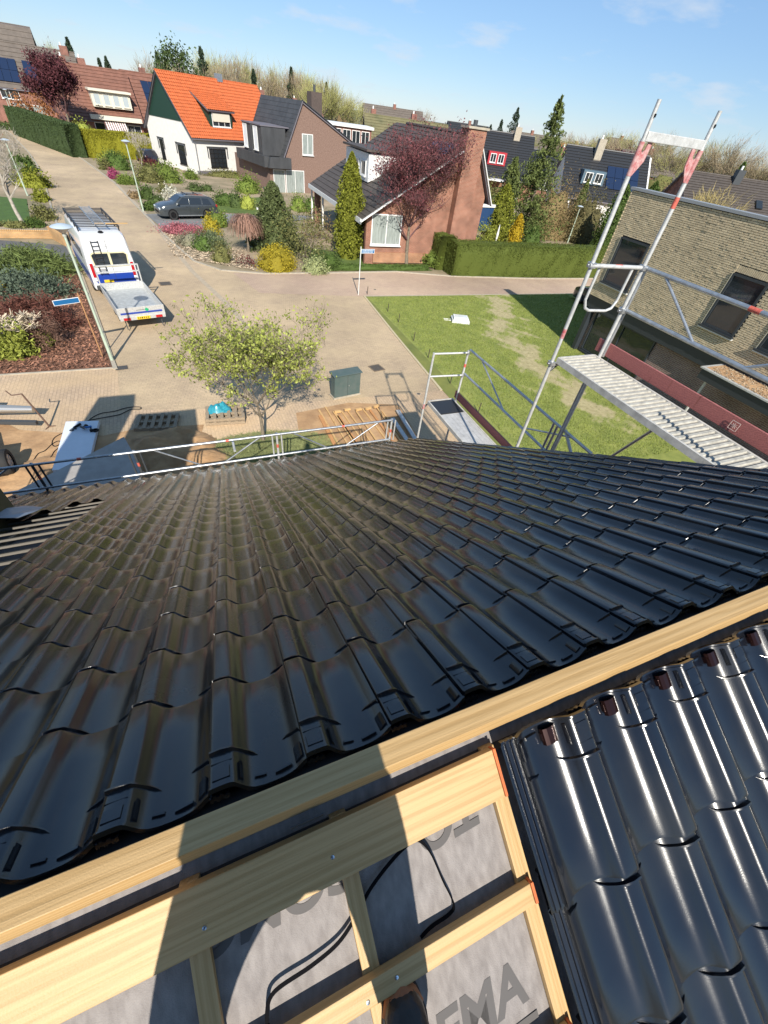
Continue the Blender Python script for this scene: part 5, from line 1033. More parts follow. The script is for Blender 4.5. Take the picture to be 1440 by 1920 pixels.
bp('pale_ground_shrub', 'low pale variegated shrub just right of the golden shrub', 'shrub', 592, 512, 46, 487, fol('variegated_foliage', (.30, .33, .15)), 1500, .05)
bp('low_shrub', 'low dark green shrub before the foot of the columnar thuja on its left', 'shrub', 622, 505, 44, 478, G2, 1300, .05)
bp('small_red_shrub', 'small dark red-brown shrub on the pale stones left of the golden shrub', 'shrub', 462, 500, 34, 478, G8, 260, .05, dense=False)
bp('tufted_shrub', 'tufted olive shrub on the pale stones below the weeping tree', 'shrub', 418, 492, 36, 458, G4, 1100, .05)
bp('grey_ground_cover', 'grey-green ground cover near the corner of the front garden', 'shrub', 400, 468, 62, 438, fol('grey_green', (.13, .16, .08)), 2200, .05)
bp('low_shrub', 'low green shrub above the grey ground cover', 'shrub', 385, 470, 40, 442, G2, 900, .05)
bp('pink_heather', 'flat patch of pink heather beside the grey driveway', 'heather', 345, 440, 78, 424, G9, 2600, .05, depth=.6)
bp('grey_heather', 'flat patch of grey-brown heather below the pink one', 'heather', 366, 462, 62, 440, G18, 2200, .05, depth=.8)
bp('golden_shrub', 'upright yellow shrub at the rear corner of the grey estate car', 'shrub', 400, 440, 34, 410, G5, 1300, .05)
bp('green_shrub', 'green shrub between the estate car and the weeping tree', 'shrub', 412, 425, 40, 398, G1, 1200, .06)
bp('round_shrub', 'round dark shrub on the lawn behind the estate car', 'shrub', 425, 385, 46, 362, G2, 1500, .06)
bp('round_shrub', 'pointed green shrub right of the round dark one', 'shrub', 445, 390, 26, 360, G3, 800, .06)
bp('green_shrub', 'yellow-green shrub before the lawn of the brown house', 'shrub', 466, 392, 34, 366, G10, 900, .06)
bp('rhododendron', 'large rhododendron at the left corner of the brown brick house', 'shrub', 468, 362, 46, 330, G1, 1700, .08, clumps=30)
bp('rhododendron', 'low rhododendron under the big window of the brown house, the left one', 'shrub', 562, 396, 34, 368, G1, 900, .07)
bp('rhododendron', 'low rhododendron right of the window, beside the porch', 'shrub', 584, 398, 30, 370, G2, 900, .07)
bp('dark_low_shrub', 'low dark green double shrub at the lawn edge before the white house', 'shrub', 368, 358, 30, 345, G3, 900, .06); bp('dark_low_shrub', 'small dark shrub beside the double one before the white house', 'shrub', 390, 358, 20, 346, G3, 500, .06)
bp('rhododendron', 'wide rhododendron bank in front of the white gable, its right part', 'shrub', 316, 342, 52, 310, G1, 1900, .09); bp('rhododendron', 'wide rhododendron bank in front of the white gable, its left part', 'shrub', 283, 342, 44, 308, G4, 1500, .09)
bp('rhododendron', 'rhododendron at the corner of the white house', 'shrub', 360, 336, 26, 318, G1, 700, .08)
bp('heather_cushion', 'dark purple heather cushion under the white gable', 'heather', 281, 312, 28, 296, G8, 900, .07); bp('heather_cushion', 'bright magenta heather cushion at the kerb', 'heather', 214, 335, 22, 318, fol('magenta_heather', (.34, .06, .14)), 700, .06)
bp('green_cushion', 'bright green ground cover beside the magenta heather', 'shrub', 240, 345, 34, 330, G1, 1500, .07); bp('green_shrub', 'large green shrub below the yellow hedge by the street', 'shrub', 222, 318, 48, 288, G2, 1700, .09)
bp('yellow_shrub', 'yellow-green shrub directly below the yellow hedge', 'shrub', 208, 306, 42, 286, G10, 900, .09); bp('green_shrub', 'round green shrub at the left end of the front garden', 'shrub', 198, 318, 24, 300, G4, 700, .08)
bp('round_shrub', 'shrub left of the flowering white one by the lamp post', 'shrub', 278, 374, 26, 346, G2, 700, .07); bp('round_shrub', 'round shrub above the white flowering one', 'shrub', 311, 362, 24, 344, G4, 700, .06)
bp('white_flowering_shrub', 'white flowering magnolia shrub behind the bonnet of the estate car', 'shrub', 322, 382, 34, 352, G13, 900, .07, dense=False, stems=6); bp('green_shrub', 'dark shrub between the lamp post and the estate car', 'shrub', 298, 388, 28, 366, G3, 800, .06)
bp('green_cushion', 'green ground cover at the foot of the lamp post', 'shrub', 283, 394, 26, 380, G2, 1500, .06); bp('red_twig_shrub', 'reddish low shrub left of the lamp post', 'shrub', 256, 372, 28, 358, G7, 500, .06)
# weeping tree
def weeping(name, label, px, py, wpx, pt, m):
    x, y = G(px, py); k = mpp(px, py); R = wpx * k / 2; h = hgt(px, py, pt); t = thing(name, label, 'tree', (x, y, 0)); r = np.random.RandomState(4)
    MB().tube((0, 0, 0), (.05, 0, h * .62), .09, .06, 7).build('trunk', m_bark, t); V, Fc = [], []
    for i in range(620):
        a = r.rand() * 2 * pi; R1 = R * (.35 + .65 * r.rand()); p0 = np.array([.05, 0, h * .62]); top = np.array([cos(a) * R1 * .5, sin(a) * R1 * .5, h * (.9 + .1 * r.rand())]); end = np.array([cos(a) * R1 * 1.0, sin(a) * R1, h * (.36 + .25 * r.rand())])
        prev = None
        for q in range(7):
            s = q / 6; p = (1 - s) ** 2 * p0 + 2 * s * (1 - s) * (top * 1.25 - p0 * .25) + s * s * end + r.randn(3) * .02; w = np.array([-sin(a), cos(a), 0]) * .011
            if prev is not None: n0 = len(V); V += [prev[0], prev[1], p + w, p - w]; Fc.append((n0, n0 + 1, n0 + 2, n0 + 3))
            prev = (p - w, p + w)
    put(bpy.data.objects.new('crown', npmesh('crown', V, Fc, m)), t); return t
weeping('weeping_tree', 'small leafless weeping tree with a mop of hanging brown twigs beside the cone conifer', 466, 472, 72, 388, fol('weeping_twigs', (.26, .15, .11), .4, .1))
# bark bed planting at the near left
bp('spiky_evergreen', 'wide bank of spiky dark green evergreen at the back of the bark bed', 'shrub', 40, 522, 150, 482, fol('spiky_green', (.13, .17, .05), .5), 6500, .20, 'dome', aspect=.11, depth=.7)
bp('blue_juniper', 'grey-blue spreading juniper in the bark bed', 'shrub', 60, 562, 120, 525, G6, 5200, .06, 'dome', depth=.7, clumps=60)
bp('brown_twiggy_shrub', 'low brown-red twiggy shrub before the blue juniper', 'shrub', 70, 622, 120, 572, fol('brown_red_twigs', (.14, .055, .04)), 5200, .09, 'dome', dense=False, depth=.8, aspect=.2)
bp('brown_twiggy_shrub', 'thin brown twiggy shrub right of the pruned bush', 'shrub', 92, 655, 60, 600, fol('brown_twigs2', (.19, .11, .08)), 2200, .09, 'dome', dense=False, aspect=.12)
bp('rhododendron', 'bright yellow-green rhododendron at the lower left of the bark bed', 'shrub', 28, 672, 72, 618, G10, 2300, .075, 'dome', aspect=.4, clumps=36, depth=.7); bp('rhododendron', 'small yellow-green rhododendron beside the pruned bush', 'shrub', 88, 650, 26, 622, G10, 420, .06, 'dome', aspect=.4, dense=False)
bp('yellow_flowering_sprig', 'single yellow flowering sprig in front of the spiky evergreens', 'shrub', 16, 558, 12, 528, G5, 120, .05, 'round', dense=False)
m_stub = mat('pale_cut_stubs', (.56, .47, .34), rough=.9, var=.3)
x, y = G(44, 652); tree('pruned_bush', 'hard-pruned bush of thick pale bare stubs in the bark bed', 'shrub', x, y, 1.35, .07, 77, 4, m_stub, m_stub, first=.22, spread=.8, up=.25, n0=8, lenf=.8, twig_r=.017)
# left side gardens across the street
bp('clipped_hedge', 'low clipped yellow-green hedge block at the kerb, the upper one', 'hedge', 62, 353, 60, 322, G17, 1800, .08, 'dome', depth=.5)
bp('clipped_hedge', 'low clipped yellow-green hedge block below the upper one', 'hedge', 80, 378, 24, 355, G17, 1100, .07, 'dome'); bp('dark_hedge', 'round dark green bush at the street corner across the road', 'hedge', 48, 322, 40, 292, G2, 1700, .09, 'dome')
bp('garden_shrub', 'sprawling green shrub at the garden corner behind the van', 'shrub', 82, 412, 36, 388, G4, 1300, .07, dense=False); bp('garden_shrub', 'low green-brown shrub by the low brick wall', 'shrub', 66, 425, 34, 412, G2, 900, .06); bp('garden_shrub', 'flat brown ground cover left along the low brick wall', 'shrub', 28, 428, 50, 418, G4, 800, .06, depth=.5); bp('dark_hedge', 'dark green hedge top at the far bend of the street', 'hedge', 12, 243, 40, 230, G3, 900, .12)
x, y = G(44, 420); tree('bare_tree', 'bare pale-barked tree in the garden at the left edge, nearest to the van', 'tree', x, y, 5.2, .13, 31, 5, m_barkp, m_barkp, first=.45, spread=.6, up=.3, n0=4, twig_r=.006, lean=(-.28, .18))
x, y = G(10, 345); tree('budding_tree', 'reddish-brown budding tree at the left edge beside the street', 'tree', x, y, 4.6, .12, 33, 5, m_barkp, m_bark, fol('reddish_buds', (.30, .16, .11), .4), 5200, .06, lspread=.16, first=.3, spread=.6, n0=6)
# big red plum by the tall hedge, red cherry in front of the low-roofed house
x, y = G(163, 262); tree('purple_plum_tree', 'large purple-leaved plum tree behind the tall green hedge', 'tree', -11.5, 83.5, 8.6, .2, 41, 5, m_bark, mat('purple_bark', (.12, .06, .06), rough=.9), G14, 13000, .13, lspread=.34, first=.24, spread=.45, up=.6, n0=7)
x, y = G(762, 497); tree('purple_cherry_tree', 'tall purple-red leaved cherry tree in front of the red brick gable', 'tree', x, y, 8.0, .15, 47, 6, m_bark, mat('purple_bark', (.12, .06, .06)), fol('purple_cherry_leaves', (.16, .055, .06), .5, .2), 17500, .056, lspread=.16, first=.20, spread=.62, up=.34, n0=8, lenf=.72, kmin=3, kmax=3, twig_r=.007)
bp('orange_leaved_shrub', 'small orange-leaved shrub with white flowers below the lace-curtained window', 'shrub', 714, 492, 28, 466, G15, 700, .05, 'dome'); bp('green_shrub', 'round fresh green shrub at the left end of the long clipped hedge', 'shrub', 811, 503, 34, 474, G1, 1300, .06, 'round', stems=4)
def hedge(name, label, a, b, w, h, m, seed, nleaf=9000, size=.05, top=None):
    a, b = Vector((*a, 0)), Vector((*b, 0)); d = b - a; L = d.length; t = thing(name, label, 'hedge', (a.x, a.y, 0), math.atan2(d.y, d.x)); r = np.random.RandomState(seed)
    n1, n2 = max(8, int(L / .4)), 12; V, Fc = [], []
    prof = [(-w / 2, 0), (-w / 2 - .03, h * .3), (-w / 2, h * .7), (-w / 2 + .06, h * .96), (-w * .3, h), (0, h + .02), (w * .3, h), (w / 2 - .06, h * .96), (w / 2, h * .7), (w / 2 + .03, h * .3), (w / 2, 0)]; k = len(prof)
    for i in range(n1 + 1):
        for y_, z_ in prof: V.append((L * i / n1, y_ + r.randn() * .03, z_ + r.randn() * .025 * (z_ > 0)))
    for i in range(n1):
        for j in range(k - 1): q = i * k + j; Fc.append((q, q + 1, q + k + 1, q + k))
    Fc += [(0, 1, 2, 3), (0, 3, 7, 10), (3, 4, 6, 7), (7, 8, 9, 10)]; e = n1 * k; Fc += [(e, e + 3, e + 2, e + 1), (e, e + 10, e + 7, e + 3), (e + 3, e + 7, e + 6, e + 4), (e + 7, e + 10, e + 9, e + 8)]
    V = np.array(V); per = 2 * h + w; u_ = r.rand(nleaf) * per; xx = r.rand(nleaf) * L; p = np.zeros((nleaf, 3)); p[:, 0] = xx
    f1 = u_ < h; f2 = (u_ >= h) & (u_ < h + w); f3 = u_ >= h + w
    p[f1, 1] = -w / 2; p[f1, 2] = u_[f1]; p[f2, 1] = u_[f2] - h - w / 2; p[f2, 2] = h; p[f3, 1] = w / 2; p[f3, 2] = u_[f3] - h - w
    ends_ = r.rand(nleaf) < .08; p[ends_, 0] = np.where(r.rand(ends_.sum()) < .5, 0, L); p[ends_, 1] = (r.rand(ends_.sum()) - .5) * w; p[ends_, 2] = r.rand(ends_.sum()) * h
    p += r.randn(nleaf, 3) * .03; V2, F2 = leafy(p, size, seed, aspect=.5)
    put(bpy.data.objects.new('hedge_foliage', npmesh('hedge_foliage', np.vstack([V, V2]), np.vstack([np.array(Fc), F2 + len(V)]), m)), t); return t
hedge('clipped_hedge', 'long clipped dark green hedge along the side street on the right', (16.9, 28.3), (34, 27.9), 1.4, 1.95, G11, 3, 60000, .035)
hedge('clipped_hedge', 'short return of the dark green hedge running back from the side street', (17.0, 29.1), (17.6, 36), 1.3, 2.05, G11, 4, 16000, .04)
hedge('clipped_hedge', 'tall dark green hedge running up the street past the far lamp post', (-9.9, 73.2), (-18.9, 91.5), 1.6, 2.9, fol('tall_hedge_green', (.055, .085, .03)), 5, 30000, .07)
hedge('clipped_hedge', 'yellow-green clipped hedge left of the white house', (-9.2, 74.4), (-1.2, 77.5), 1.4, 2.5, fol('yellow_hedge', (.25, .24, .02)), 6, 22000, .07)
hedge('low_box_hedge', 'low box edging along the front of the red brick house', (7.4, 28.9), (15.6, 29.1), .4, .3, G2, 7, 7000, .04)
# conifers and shrubs behind the long hedge
def droopy(label, x, y, h, R, m, seed):
    t = thing('cypress_tree', label, 'conifer', (x, y, 0)); MB().tube((0, 0, 0), (.1, 0, h * .97), .22, .02, 7).build('trunk', m_bark, t); r = np.random.RandomState(seed); P_ = []
    for i in range(190):
        tt_ = r.rand() ** 1.15; z = h * (.06 + .92 * tt_); a = r.rand() * 2 * pi; L = R * (1 - tt_) ** .9 * (.5 + .8 * r.rand()) + .12
        for q in range(56):
            s = r.rand(); c = np.array([cos(a) * L * s, sin(a) * L * s, z + .3 * s * L - .25 * s * s * L]); P_.append(c + np.array([r.randn() * .09, r.randn() * .09, -abs(r.randn()) * .42 * (.3 + s)]) * (1.4 - tt_))
    V, Fc = leafy(np.array(P_), .13, seed, aspect=.4); V[:, 2] = np.maximum(V[:, 2], .02); put(bpy.data.objects.new('crown', npmesh('crown', V, Fc, m)), t); return t
droopy('tall drooping green cypress with a bent thin tip rising above the roofs', 32.5, 41.0, 10.6, 3.8, G12, 5); droopy('shorter drooping green cypress beside the tall one on its left', 29.9, 41.6, 6.2, 2.6, G12, 6)
bush('golden_conifer', 'rounded golden-green cypress behind the hedge, beside the drooping cypresses', 'conifer', 25.4, 35.6, 1.15, 1.1, 4.6, G17, 5200, .08, 'column')
bush('golden_conifer', 'narrow bright yellow conifer behind the hedge', 'conifer', 26.6, 34.4, .55, .55, 2.9, G16, 2600, .06, 'column'); bush('garden_shrub', 'airy yellow-green shrub behind the hedge left of the yellow conifer', 'shrub', 23.4, 34.6, 1.3, 1.0, 1.9, G10, 1500, .06, 'round', dense=False, stems=5)
bush('garden_shrub', 'dark green bush between the blue canopy and the golden cypress', 'shrub', 26.5, 44.0, 2.2, 1.8, 3.4, G3, 3400, .09, 'dome'); bush('brown_beech_shrub', 'large brown-leaved beech shrub right of the drooping cypress', 'shrub', 36.0, 41.5, 2.9, 2.2, 4.4, fol('brown_beech', (.19, .14, .065)), 8000, .08, 'dome', clumps=60)
bush('brown_beech_shrub', 'brown-green shrub between the beech and the dark columns', 'shrub', 39.3, 40.0, 2.2, 2.0, 4.0, fol('brown_green', (.13, .115, .05)), 5000, .08, 'dome'); bush('columnar_conifer', 'dark green column conifer at the corner of the beige brick house, the left one', 'conifer', 38.0, 35.2, 1.1, 1.1, 5.4, G2, 5200, .08, 'column'); bush('columnar_conifer', 'dark green column conifer touching the beige brick house', 'conifer', 39.5, 33.6, 1.1, 1.1, 5.9, G2, 5200, .08, 'column')
bush('round_green_shrub', 'low round dark shrub at the foot of the drooping cypress', 'shrub', 31.3, 37.8, 1.0, 1.0, 1.5, G2, 1500, .07, 'dome'); bush('brown_hedge_plant', 'reddish brown hedge behind the blue canopy', 'hedge', 27.2, 55, 3.0, 1.0, 2.2, G15, 3000, .10, 'dome'); bush('garden_shrub', 'small conifer tip behind the white gable wall of the house with the blue dormer', 'conifer', 43.4, 46.0, 1.0, 1.0, 4.8, G12, 2500, .08, 'cone')
bush('orange_brown_shrub', 'orange-brown bush behind the tall hedge by the far lamp', 'shrub', -16.2, 92, 2.6, 2.0, 4.6, G15, 2600, .14, 'round', dense=False); bush('green_sapling', 'light green bush beside the plum tree trunk', 'shrub', -9.4, 79.2, 1.2, 1.0, 3.2, G10, 800, .10, 'round'); x, y = G(268, 318); tree('bare_tree', 'small bare tree in front of the yellow hedge', 'tree', x, y, 3.6, .05, 51, 4, m_barkp, m_barkp, twig_r=.012, first=.35, n0=5)
x, y = G(418, 318); bush('low_hedge_strip', 'low grey-green hedge strip below the front window of the white house', 'hedge', 6.2, 66.6, 2.6, .5, .6, G4, 1500, .08, 'dome')
# ------------------------------------------------------------------ buildings
m_orange_t = mat('orange_clay_tile', (.52, .125, .035), rough=.65, var=.4, vscale=3.2, detail=9); m_slate = mat('dark_slate', (.060, .062, .066), rough=.6, var=.4, vscale=1.6, bump=.3, bscale=9, stretch=(1, 1, .4)); m_brown_t = mat('brown_roof_tile', (.21, .095, .065), rough=.75, var=.35, vscale=2)
m_moss_t = mat('mossy_roof_tile', (.17, .15, .075), rough=.9, col2=(.10, .10, .05), vscale=.8); m_dkbr_t = mat('dark_brown_tile', (.085, .070, .060), rough=.7, var=.35, vscale=2.5); m_blk_t = mat('black_roof_tile', (.030, .031, .034), rough=.45, var=.2)
m_grey_t = mat('grey_brown_tile', (.14, .115, .095), rough=.8, var=.3, vscale=1.5)
m_brown_b = mat('speckled_brown_brick', (.25, .165, .13), rough=.95, col2=(.14, .085, .065), vscale=9, bump=.5, bscale=14, detail=6); m_redb = brickmat('red_house_brick', (.31, .12, .075), (.25, .09, .055), (.36, .28, .21)); m_redb2 = brickmat('far_red_brick', (.27, .11, .08), (.22, .085, .065), (.26, .18, .14))
m_render = mat('white_rough_render', (.72, .70, .66), rough=.9, var=.12, vscale=3, bump=.6, bscale=7); m_cream = mat('cream_cladding', (.62, .58, .47), rough=.6); m_greenb = mat('dark_green_boarding', (.012, .04, .028), rough=.5); m_soffit = mat('grey_fascia', (.14, .13, .15), rough=.6)
def roofskin(parent, p0, ex, ed, nrow, m, roll=0, th=.055, name='roof_tiles', under=.12):
    """courses of tiles on a slope: p0 top corner, ex along the ridge, ed down the slope; roll = tiles per course when pantiled"""
    p0, ex, ed = Vector(p0), Vector(ex), Vector(ed); n = ex.cross(ed).normalized(); n = n if n.z > 0 else -n; mb = MB()
    if roll:
        k = roll * 4; pr = [0, .06, .075, .01]
        V, Fc = [], []
        for r in range(nrow):
            for e, lift in ((r / nrow, 0), ((r + 1) / nrow, th)):
                for i in range(k + 1): p = p0 + ex * (i / k) + ed * e + n * (pr[i % 4] * 1.0 + lift); V.append(p[:])
        for r in range(nrow):
            b = r * 2 * (k + 1)
            for i in range(k): Fc.append((b + i, b + i + 1, b + k + 1 + i + 1, b + k + 1 + i))
            if r < nrow - 1:
                for i in range(k): Fc.append((b + k + 1 + i, b + k + 2 + i, b + 2 * (k + 1) + i + 1, b + 2 * (k + 1) + i))
        o = put(bpy.data.objects.new(name, npmesh(name, V, Fc, m, smooth=True)), parent); o.data.set_sharp_from_angle(angle=radians(40)); o['kind'] = 'stuff'
    else:
        for r in range(nrow):
            a, b = p0 + ed * (r / nrow), p0 + ed * ((r + 1) / nrow); q = [a, a + ex, b + ex + n * th, b + n * th]; mb.add(q + [p - n * .04 for p in q], [(0, 1, 2, 3), (7, 6, 5, 4), (3, 2, 6, 7), (0, 4, 5, 1), (1, 5, 6, 2), (0, 3, 7, 4)])
        o = mb.build(name, m, parent); o['kind'] = 'stuff'
    q = [p0 - n * .02, p0 + ex - n * .02, p0 + ex + ed - n * .02, p0 + ed - n * .02]
    MB().add(q + [p - n * under for p in q], [(0, 1, 2, 3), (7, 6, 5, 4), (0, 4, 5, 1), (1, 5, 6, 2), (2, 6, 7, 3), (3, 7, 4, 0)]).build('roof_slab', m_soffit, parent)
def window(parent, c, w, h, face, m_f=m_white, m_p=m_glass, bars=1, d=.05, hb=0, name='window'):
    """face: 'y-' 'y+' 'x-' 'x+'; c = centre of the opening on the wall face"""
    sx = {'y-': (1, 0, 0, -1), 'y+': (1, 0, 0, 1), 'x-': (0, 1, -1, 0), 'x+': (0, 1, 1, 0)}[face]; ax, out_ = Vector((sx[0], sx[1], 0)), Vector((sx[2], sx[3], 0)); c = Vector(c); Zv = Vector((0, 0, 1)); fw = min(.07, w * .08)
    mb = MB()
    for s in (-1, 1): mb.obox(c + ax * s * (w / 2 - fw / 2) + out_ * .015, ax * fw / 2, out_ * d / 2, Zv * h / 2); mb.obox(c + Zv * s * (h / 2 - fw / 2) + out_ * .013, ax * (w / 2 - fw), out_ * d / 2, Zv * fw / 2)
    for i in range(1, bars + 1): mb.obox(c + ax * (i / (bars + 1) - .5) * w + out_ * .012, ax * fw * .4, out_ * d / 2, Zv * (h / 2 - fw))
    for i in range(1, hb + 1): mb.obox(c + Zv * (i / (hb + 1) - .5) * h + out_ * .010, ax * (w / 2 - fw), out_ * d * .45, Zv * fw * .3)
    o = mb.build(name, m_f, parent); MB().obox(c + out_ * .006, ax * (w / 2 - fw * .5), out_ * .006, Zv * (h / 2 - fw * .5)).build('pane', m_p, o)
    MB().obox(c + Zv * (-h / 2 - .035) + out_ * .05, ax * (w / 2 + .05), out_ * .08, Zv * .03).build('sill', m_f, o); return o
def gable(parent, L, Wd, he, hr, mw, mr, rows, roll=0, over=.35, oe=.35, y0=0.0, ridge=.5, hl=None, name='wall'):
    """ridge along local X from 0 to L; body y0..y0+Wd; he = eave height front, hl = eave height back"""
    hl = he if hl is None else hl; ry = y0 + Wd * ridge
    MB().extr([(y0, 0), (y0 + Wd, 0), (y0 + Wd, hl), (ry, hr - .12), (y0, he)], 'x', 0, L).build(name, mw, parent)
    for ye, hh in ((y0, he), (y0 + Wd, hl)):
        dy = ye - ry; sl = (hh - hr) / dy; sg_ = 1 if dy > 0 else -1; e = Vector((0, dy + sg_ * oe, (hh - hr) + sl * sg_ * oe)); roofskin(parent, (-over, ry, hr), (L + 2 * over, 0, 0), e, rows, mr, roll)
        MB().beam((-over, ry + e.y, hr + e.z - .06), (L + over, ry + e.y, hr + e.z - .06), .12, .10).build('gutter', m_soffit, parent)
    mb = MB(); mb.tube((-over, ry, hr + .02), (L + over, ry, hr + .02), .09, .09, 8); mb.build('ridge_cap', mr, parent)
# white house with the orange roof
wh = thing('white_house', 'white rendered house with a steep orange tiled roof and dark green gable boarding', 'house', (2.9, 67.1, 0), radians(30))
WL, WW = 13.5, 9.4
gable(wh, WL, WW, 3.62, 8.35, m_render, m_orange_t, 19, 50, .30, .35)
MB().extr([(.95, 4.50), (WW - .95, 4.50), (WW / 2, 8.15)], 'x', -.06, -.01).build('gable_boarding', m_greenb, wh)
for s, y_ in ((1, 0), (-1, WW)): MB().beam((-.30, WW / 2, 8.30), (-.30, y_ - s * .35, 3.2), .04, .2, (1, 0, 0)).build('barge_board', m_dark, wh)
m_bw = mat('black_window_bars', (.015, .015, .015), rough=.4)
def archwin(parent, c, w, h, face):
    o = window(parent, c, w, h, face, m_bw, m_glass, 3, .06, 3); sx = {'y-': (1, 0, 0, -1), 'x-': (0, 1, -1, 0)}[face]; ax, out_ = Vector((sx[0], sx[1], 0)), Vector((sx[2], sx[3], 0)); c = Vector(c)
    MB().obox(c + Vector((0, 0, h / 2 + .16)) + out_ * .05, ax * (w / 2 + .28), out_ * .07, Vector((0, 0, .04))).build('lintel_board', m_dark, parent)
    for s in (-1, 1): MB().obox(c + Vector((0, 0, h / 2 - .35)) + ax * s * (w / 2 + .22) + out_ * .04, ax * .03, out_ * .05, Vector((0, 0, .5))).build('bracket', m_dark, parent)
archwin(wh, (3.1, -.01, 1.55), 2.3, 1.7, 'y-'); archwin(wh, (-.01, 2.7, 1.5), 1.4, 1.75, 'x-'); archwin(wh, (-.01, 6.9, 1.55), .75, 1.8, 'x-')
MB().tube((.15, -.12, .1), (.15, -.12, 2.9), .05, .05, 8).build('downpipe', m_galv, wh)
sl_ = (3.25 - 8.35) / (0 - WW / 2)
dz1, dy1 = 4.35, .62
MB().extr([(dy1, dz1 - .1), (dy1, dz1 + 1.35), (3.2, 6.75), (3.2, 6.5)], 'x', 3.1, 6.2).build('dormer', m_greenb, wh)
roofskin(wh, (2.8, 3.6, 7.2), (3.7, 0, 0), (0, -3.3, -1.45), 9, m_orange_t, 14, name='dormer_roof')
window(wh, (4.65, dy1 - .01, dz1 + .6), 2.5, 1.2, 'y-', m_white, m_glass, 2); MB().box(3.5, 5.8, dy1 - .12, dy1 - .06, dz1 + .45, dz1 + 1.2).build('roller_blind', m_cream, wh); MB().box(2.9, 6.4, dy1 - .28, dy1 + .0, dz1 + 1.30, dz1 + 1.40).build('dormer_fascia', m_dark, wh)
MB().box(7.6, 8.3, WW / 2 - .3, WW / 2 + .3, 8.2, 8.9).build('chimney', m_galv, wh); MB().box(-.04, WL, -.03, -.005, 0, .35).build('plinth', m_soffit, wh)
# brown brick house, steep slate roof on the left, one long gable
bh = thing('brown_brick_house', 'brown brick house with an asymmetric gable and a steep dark slate roof with dormers', 'house', (9.9, 58.0, 0), radians(15))
# local x to the right along the gable, y back
gp = [(0, -.3), (12.3, -.3), (12.3, 3.9), (4.1, 7.5), (1.75, 2.55), (0, 2.45)]
MB().extr(gp, 'y', 0, .3).build('gable_wall', m_brown_b, bh); MB().extr([(0, 0), (12.1, 0), (12.1, 3.5), (4.1, 6.9), (1.4, 2.4), (0, 2.4)], 'y', .301, 9.5).build('wall', m_brown_b, bh)
roofskin(bh, (4.1, -.25, 7.65), (0, 10, 0), (-2.75, 0, -5.1), 14, m_slate, 0, .02); roofskin(bh, (4.1, -.15, 7.65), (0, 10, 0), (8.5, 0, -3.75), 14, m_slate, 0, .02)
MB().beam((4.1, -.18, 7.70), (12.6, -.18, 3.95), .06, .18, (0, 1, 0)).build('verge_board', m_dark, bh)
window(bh, (4.75, -.01, 4.25), 1.35, 1.75, 'y-', m_white, m_curtain, 1)
window(bh, (3.05, -.01, .85), 2.3, 2.3, 'y-', m_white, m_curtain, 1); window(bh, (1.1, -.012, .85), 1.4, 2.3, 'y-', m_white, m_curtain, 0)
MB().extr([(-.35, 2.15), (2.3, 2.15), (2.3, 3.05), (-.1, 3.05)], 'y', -.75, -.02).build('slate_canopy', m_slate, bh)
MB().box(-.65, .3, -.3, 7.2, 2.15, 3.05).build('slate_canopy', m_slate, bh)
for y_ in (1.75, 4.45): MB().box(-.35, 2.4, y_ - 1.15, y_ + 1.0, 3.055, 5.35).build('slate_dormer', m_slate, bh); window(bh, (-.36, y_ + .35, 4.3), 1.0, 1.9, 'x-', m_white, mat('white_blind', (.7, .72, .74), rough=.4), 0); MB().box(-.45, 2.8, y_ - 1.22, y_ + 1.08, 5.352, 5.45).build('dormer_roof', m_soffit, bh)
MB().box(6.0, 7.3, 1.2, 2.2, 5.6, 8.45).build('chimney', mat('dark_brick', (.10, .075, .065), rough=.9, var=.3), bh); MB().tube((6.65, 1.7, 8.45), (6.65, 1.7, 9.0), .14, .14, 8).build('chimney_pot', m_dark, bh)
# low-roofed red brick house with the tall chimney; ridge runs away from us
rh = thing('red_brick_house', 'red brick house with a wide low dark roof and a tall external chimney stack', 'house', (11.3, 30.4, 0), 0)
RW, RL, RHr, RHe = 14.4, 11.2, 7.15, 2.75
MB().extr([(0, 0), (8.7, 0), (8.7, 4.3), (7.2, 6.95), (0, 2.6)], 'y', 0, .3).build('gable_wall', m_redb, rh); MB().extr([(1.4, 0), (8.6, 0), (8.6, 4.0), (7.2, 6.7), (1.4, 3.2)], 'y', .301, RL).build('wall', m_redb, rh)
for sg_, ex in ((-1, 1), (1, 1)):
    roofskin(rh, (7.2, -.35, 7.2), (0, 13.9 if sg_ < 0 else 11.8, 0), (-7.75, 0, -4.62) if sg_ < 0 else (1.9, 0, -3.3), 22 if sg_ < 0 else 9, m_dkbr_t, 0, .035)
MB().tube((7.2, -.35, 7.24), (7.2, 11.4, 7.24), .10, .10, 8).build('ridge_cap', m_dkbr_t, rh)
MB().beam((7.2, -.40, 7.12), (-.6, -.40, 2.5), .05, .26, (0, 1, 0)).build('verge_board', m_white, rh); MB().beam((7.2, -.40, 7.12), (9.1, -.40, 3.8), .05, .26, (0, 1, 0)).build('verge_board', m_white, rh)
MB().beam((-.55, -.4, 2.52), (-.55, 13.5, 2.52), .06, .28).build('eave_board', m_white, rh)
for y_ in (13.2, 9.6): MB().beam((-.35, y_, 0), (-.35, y_, 2.4), .12, .12).build('porch_post', m_white, rh)
MB().box(-.2, .3, 12.6, 12.9, 0, 2.4).build('porch_pier', m_redb, rh)
window(rh, (1.45, -.01, 2.05), 2.2, 1.75, 'y-', m_white, m_curtain, 1); window(rh, (1.39, 8.0, 1.6), 1.4, 1.1, 'x-', m_white, m_glass, 1); window(rh, (1.39, 10.6, 1.05), 1.0, 2.0, 'x-', m_white, m_glass, 0)
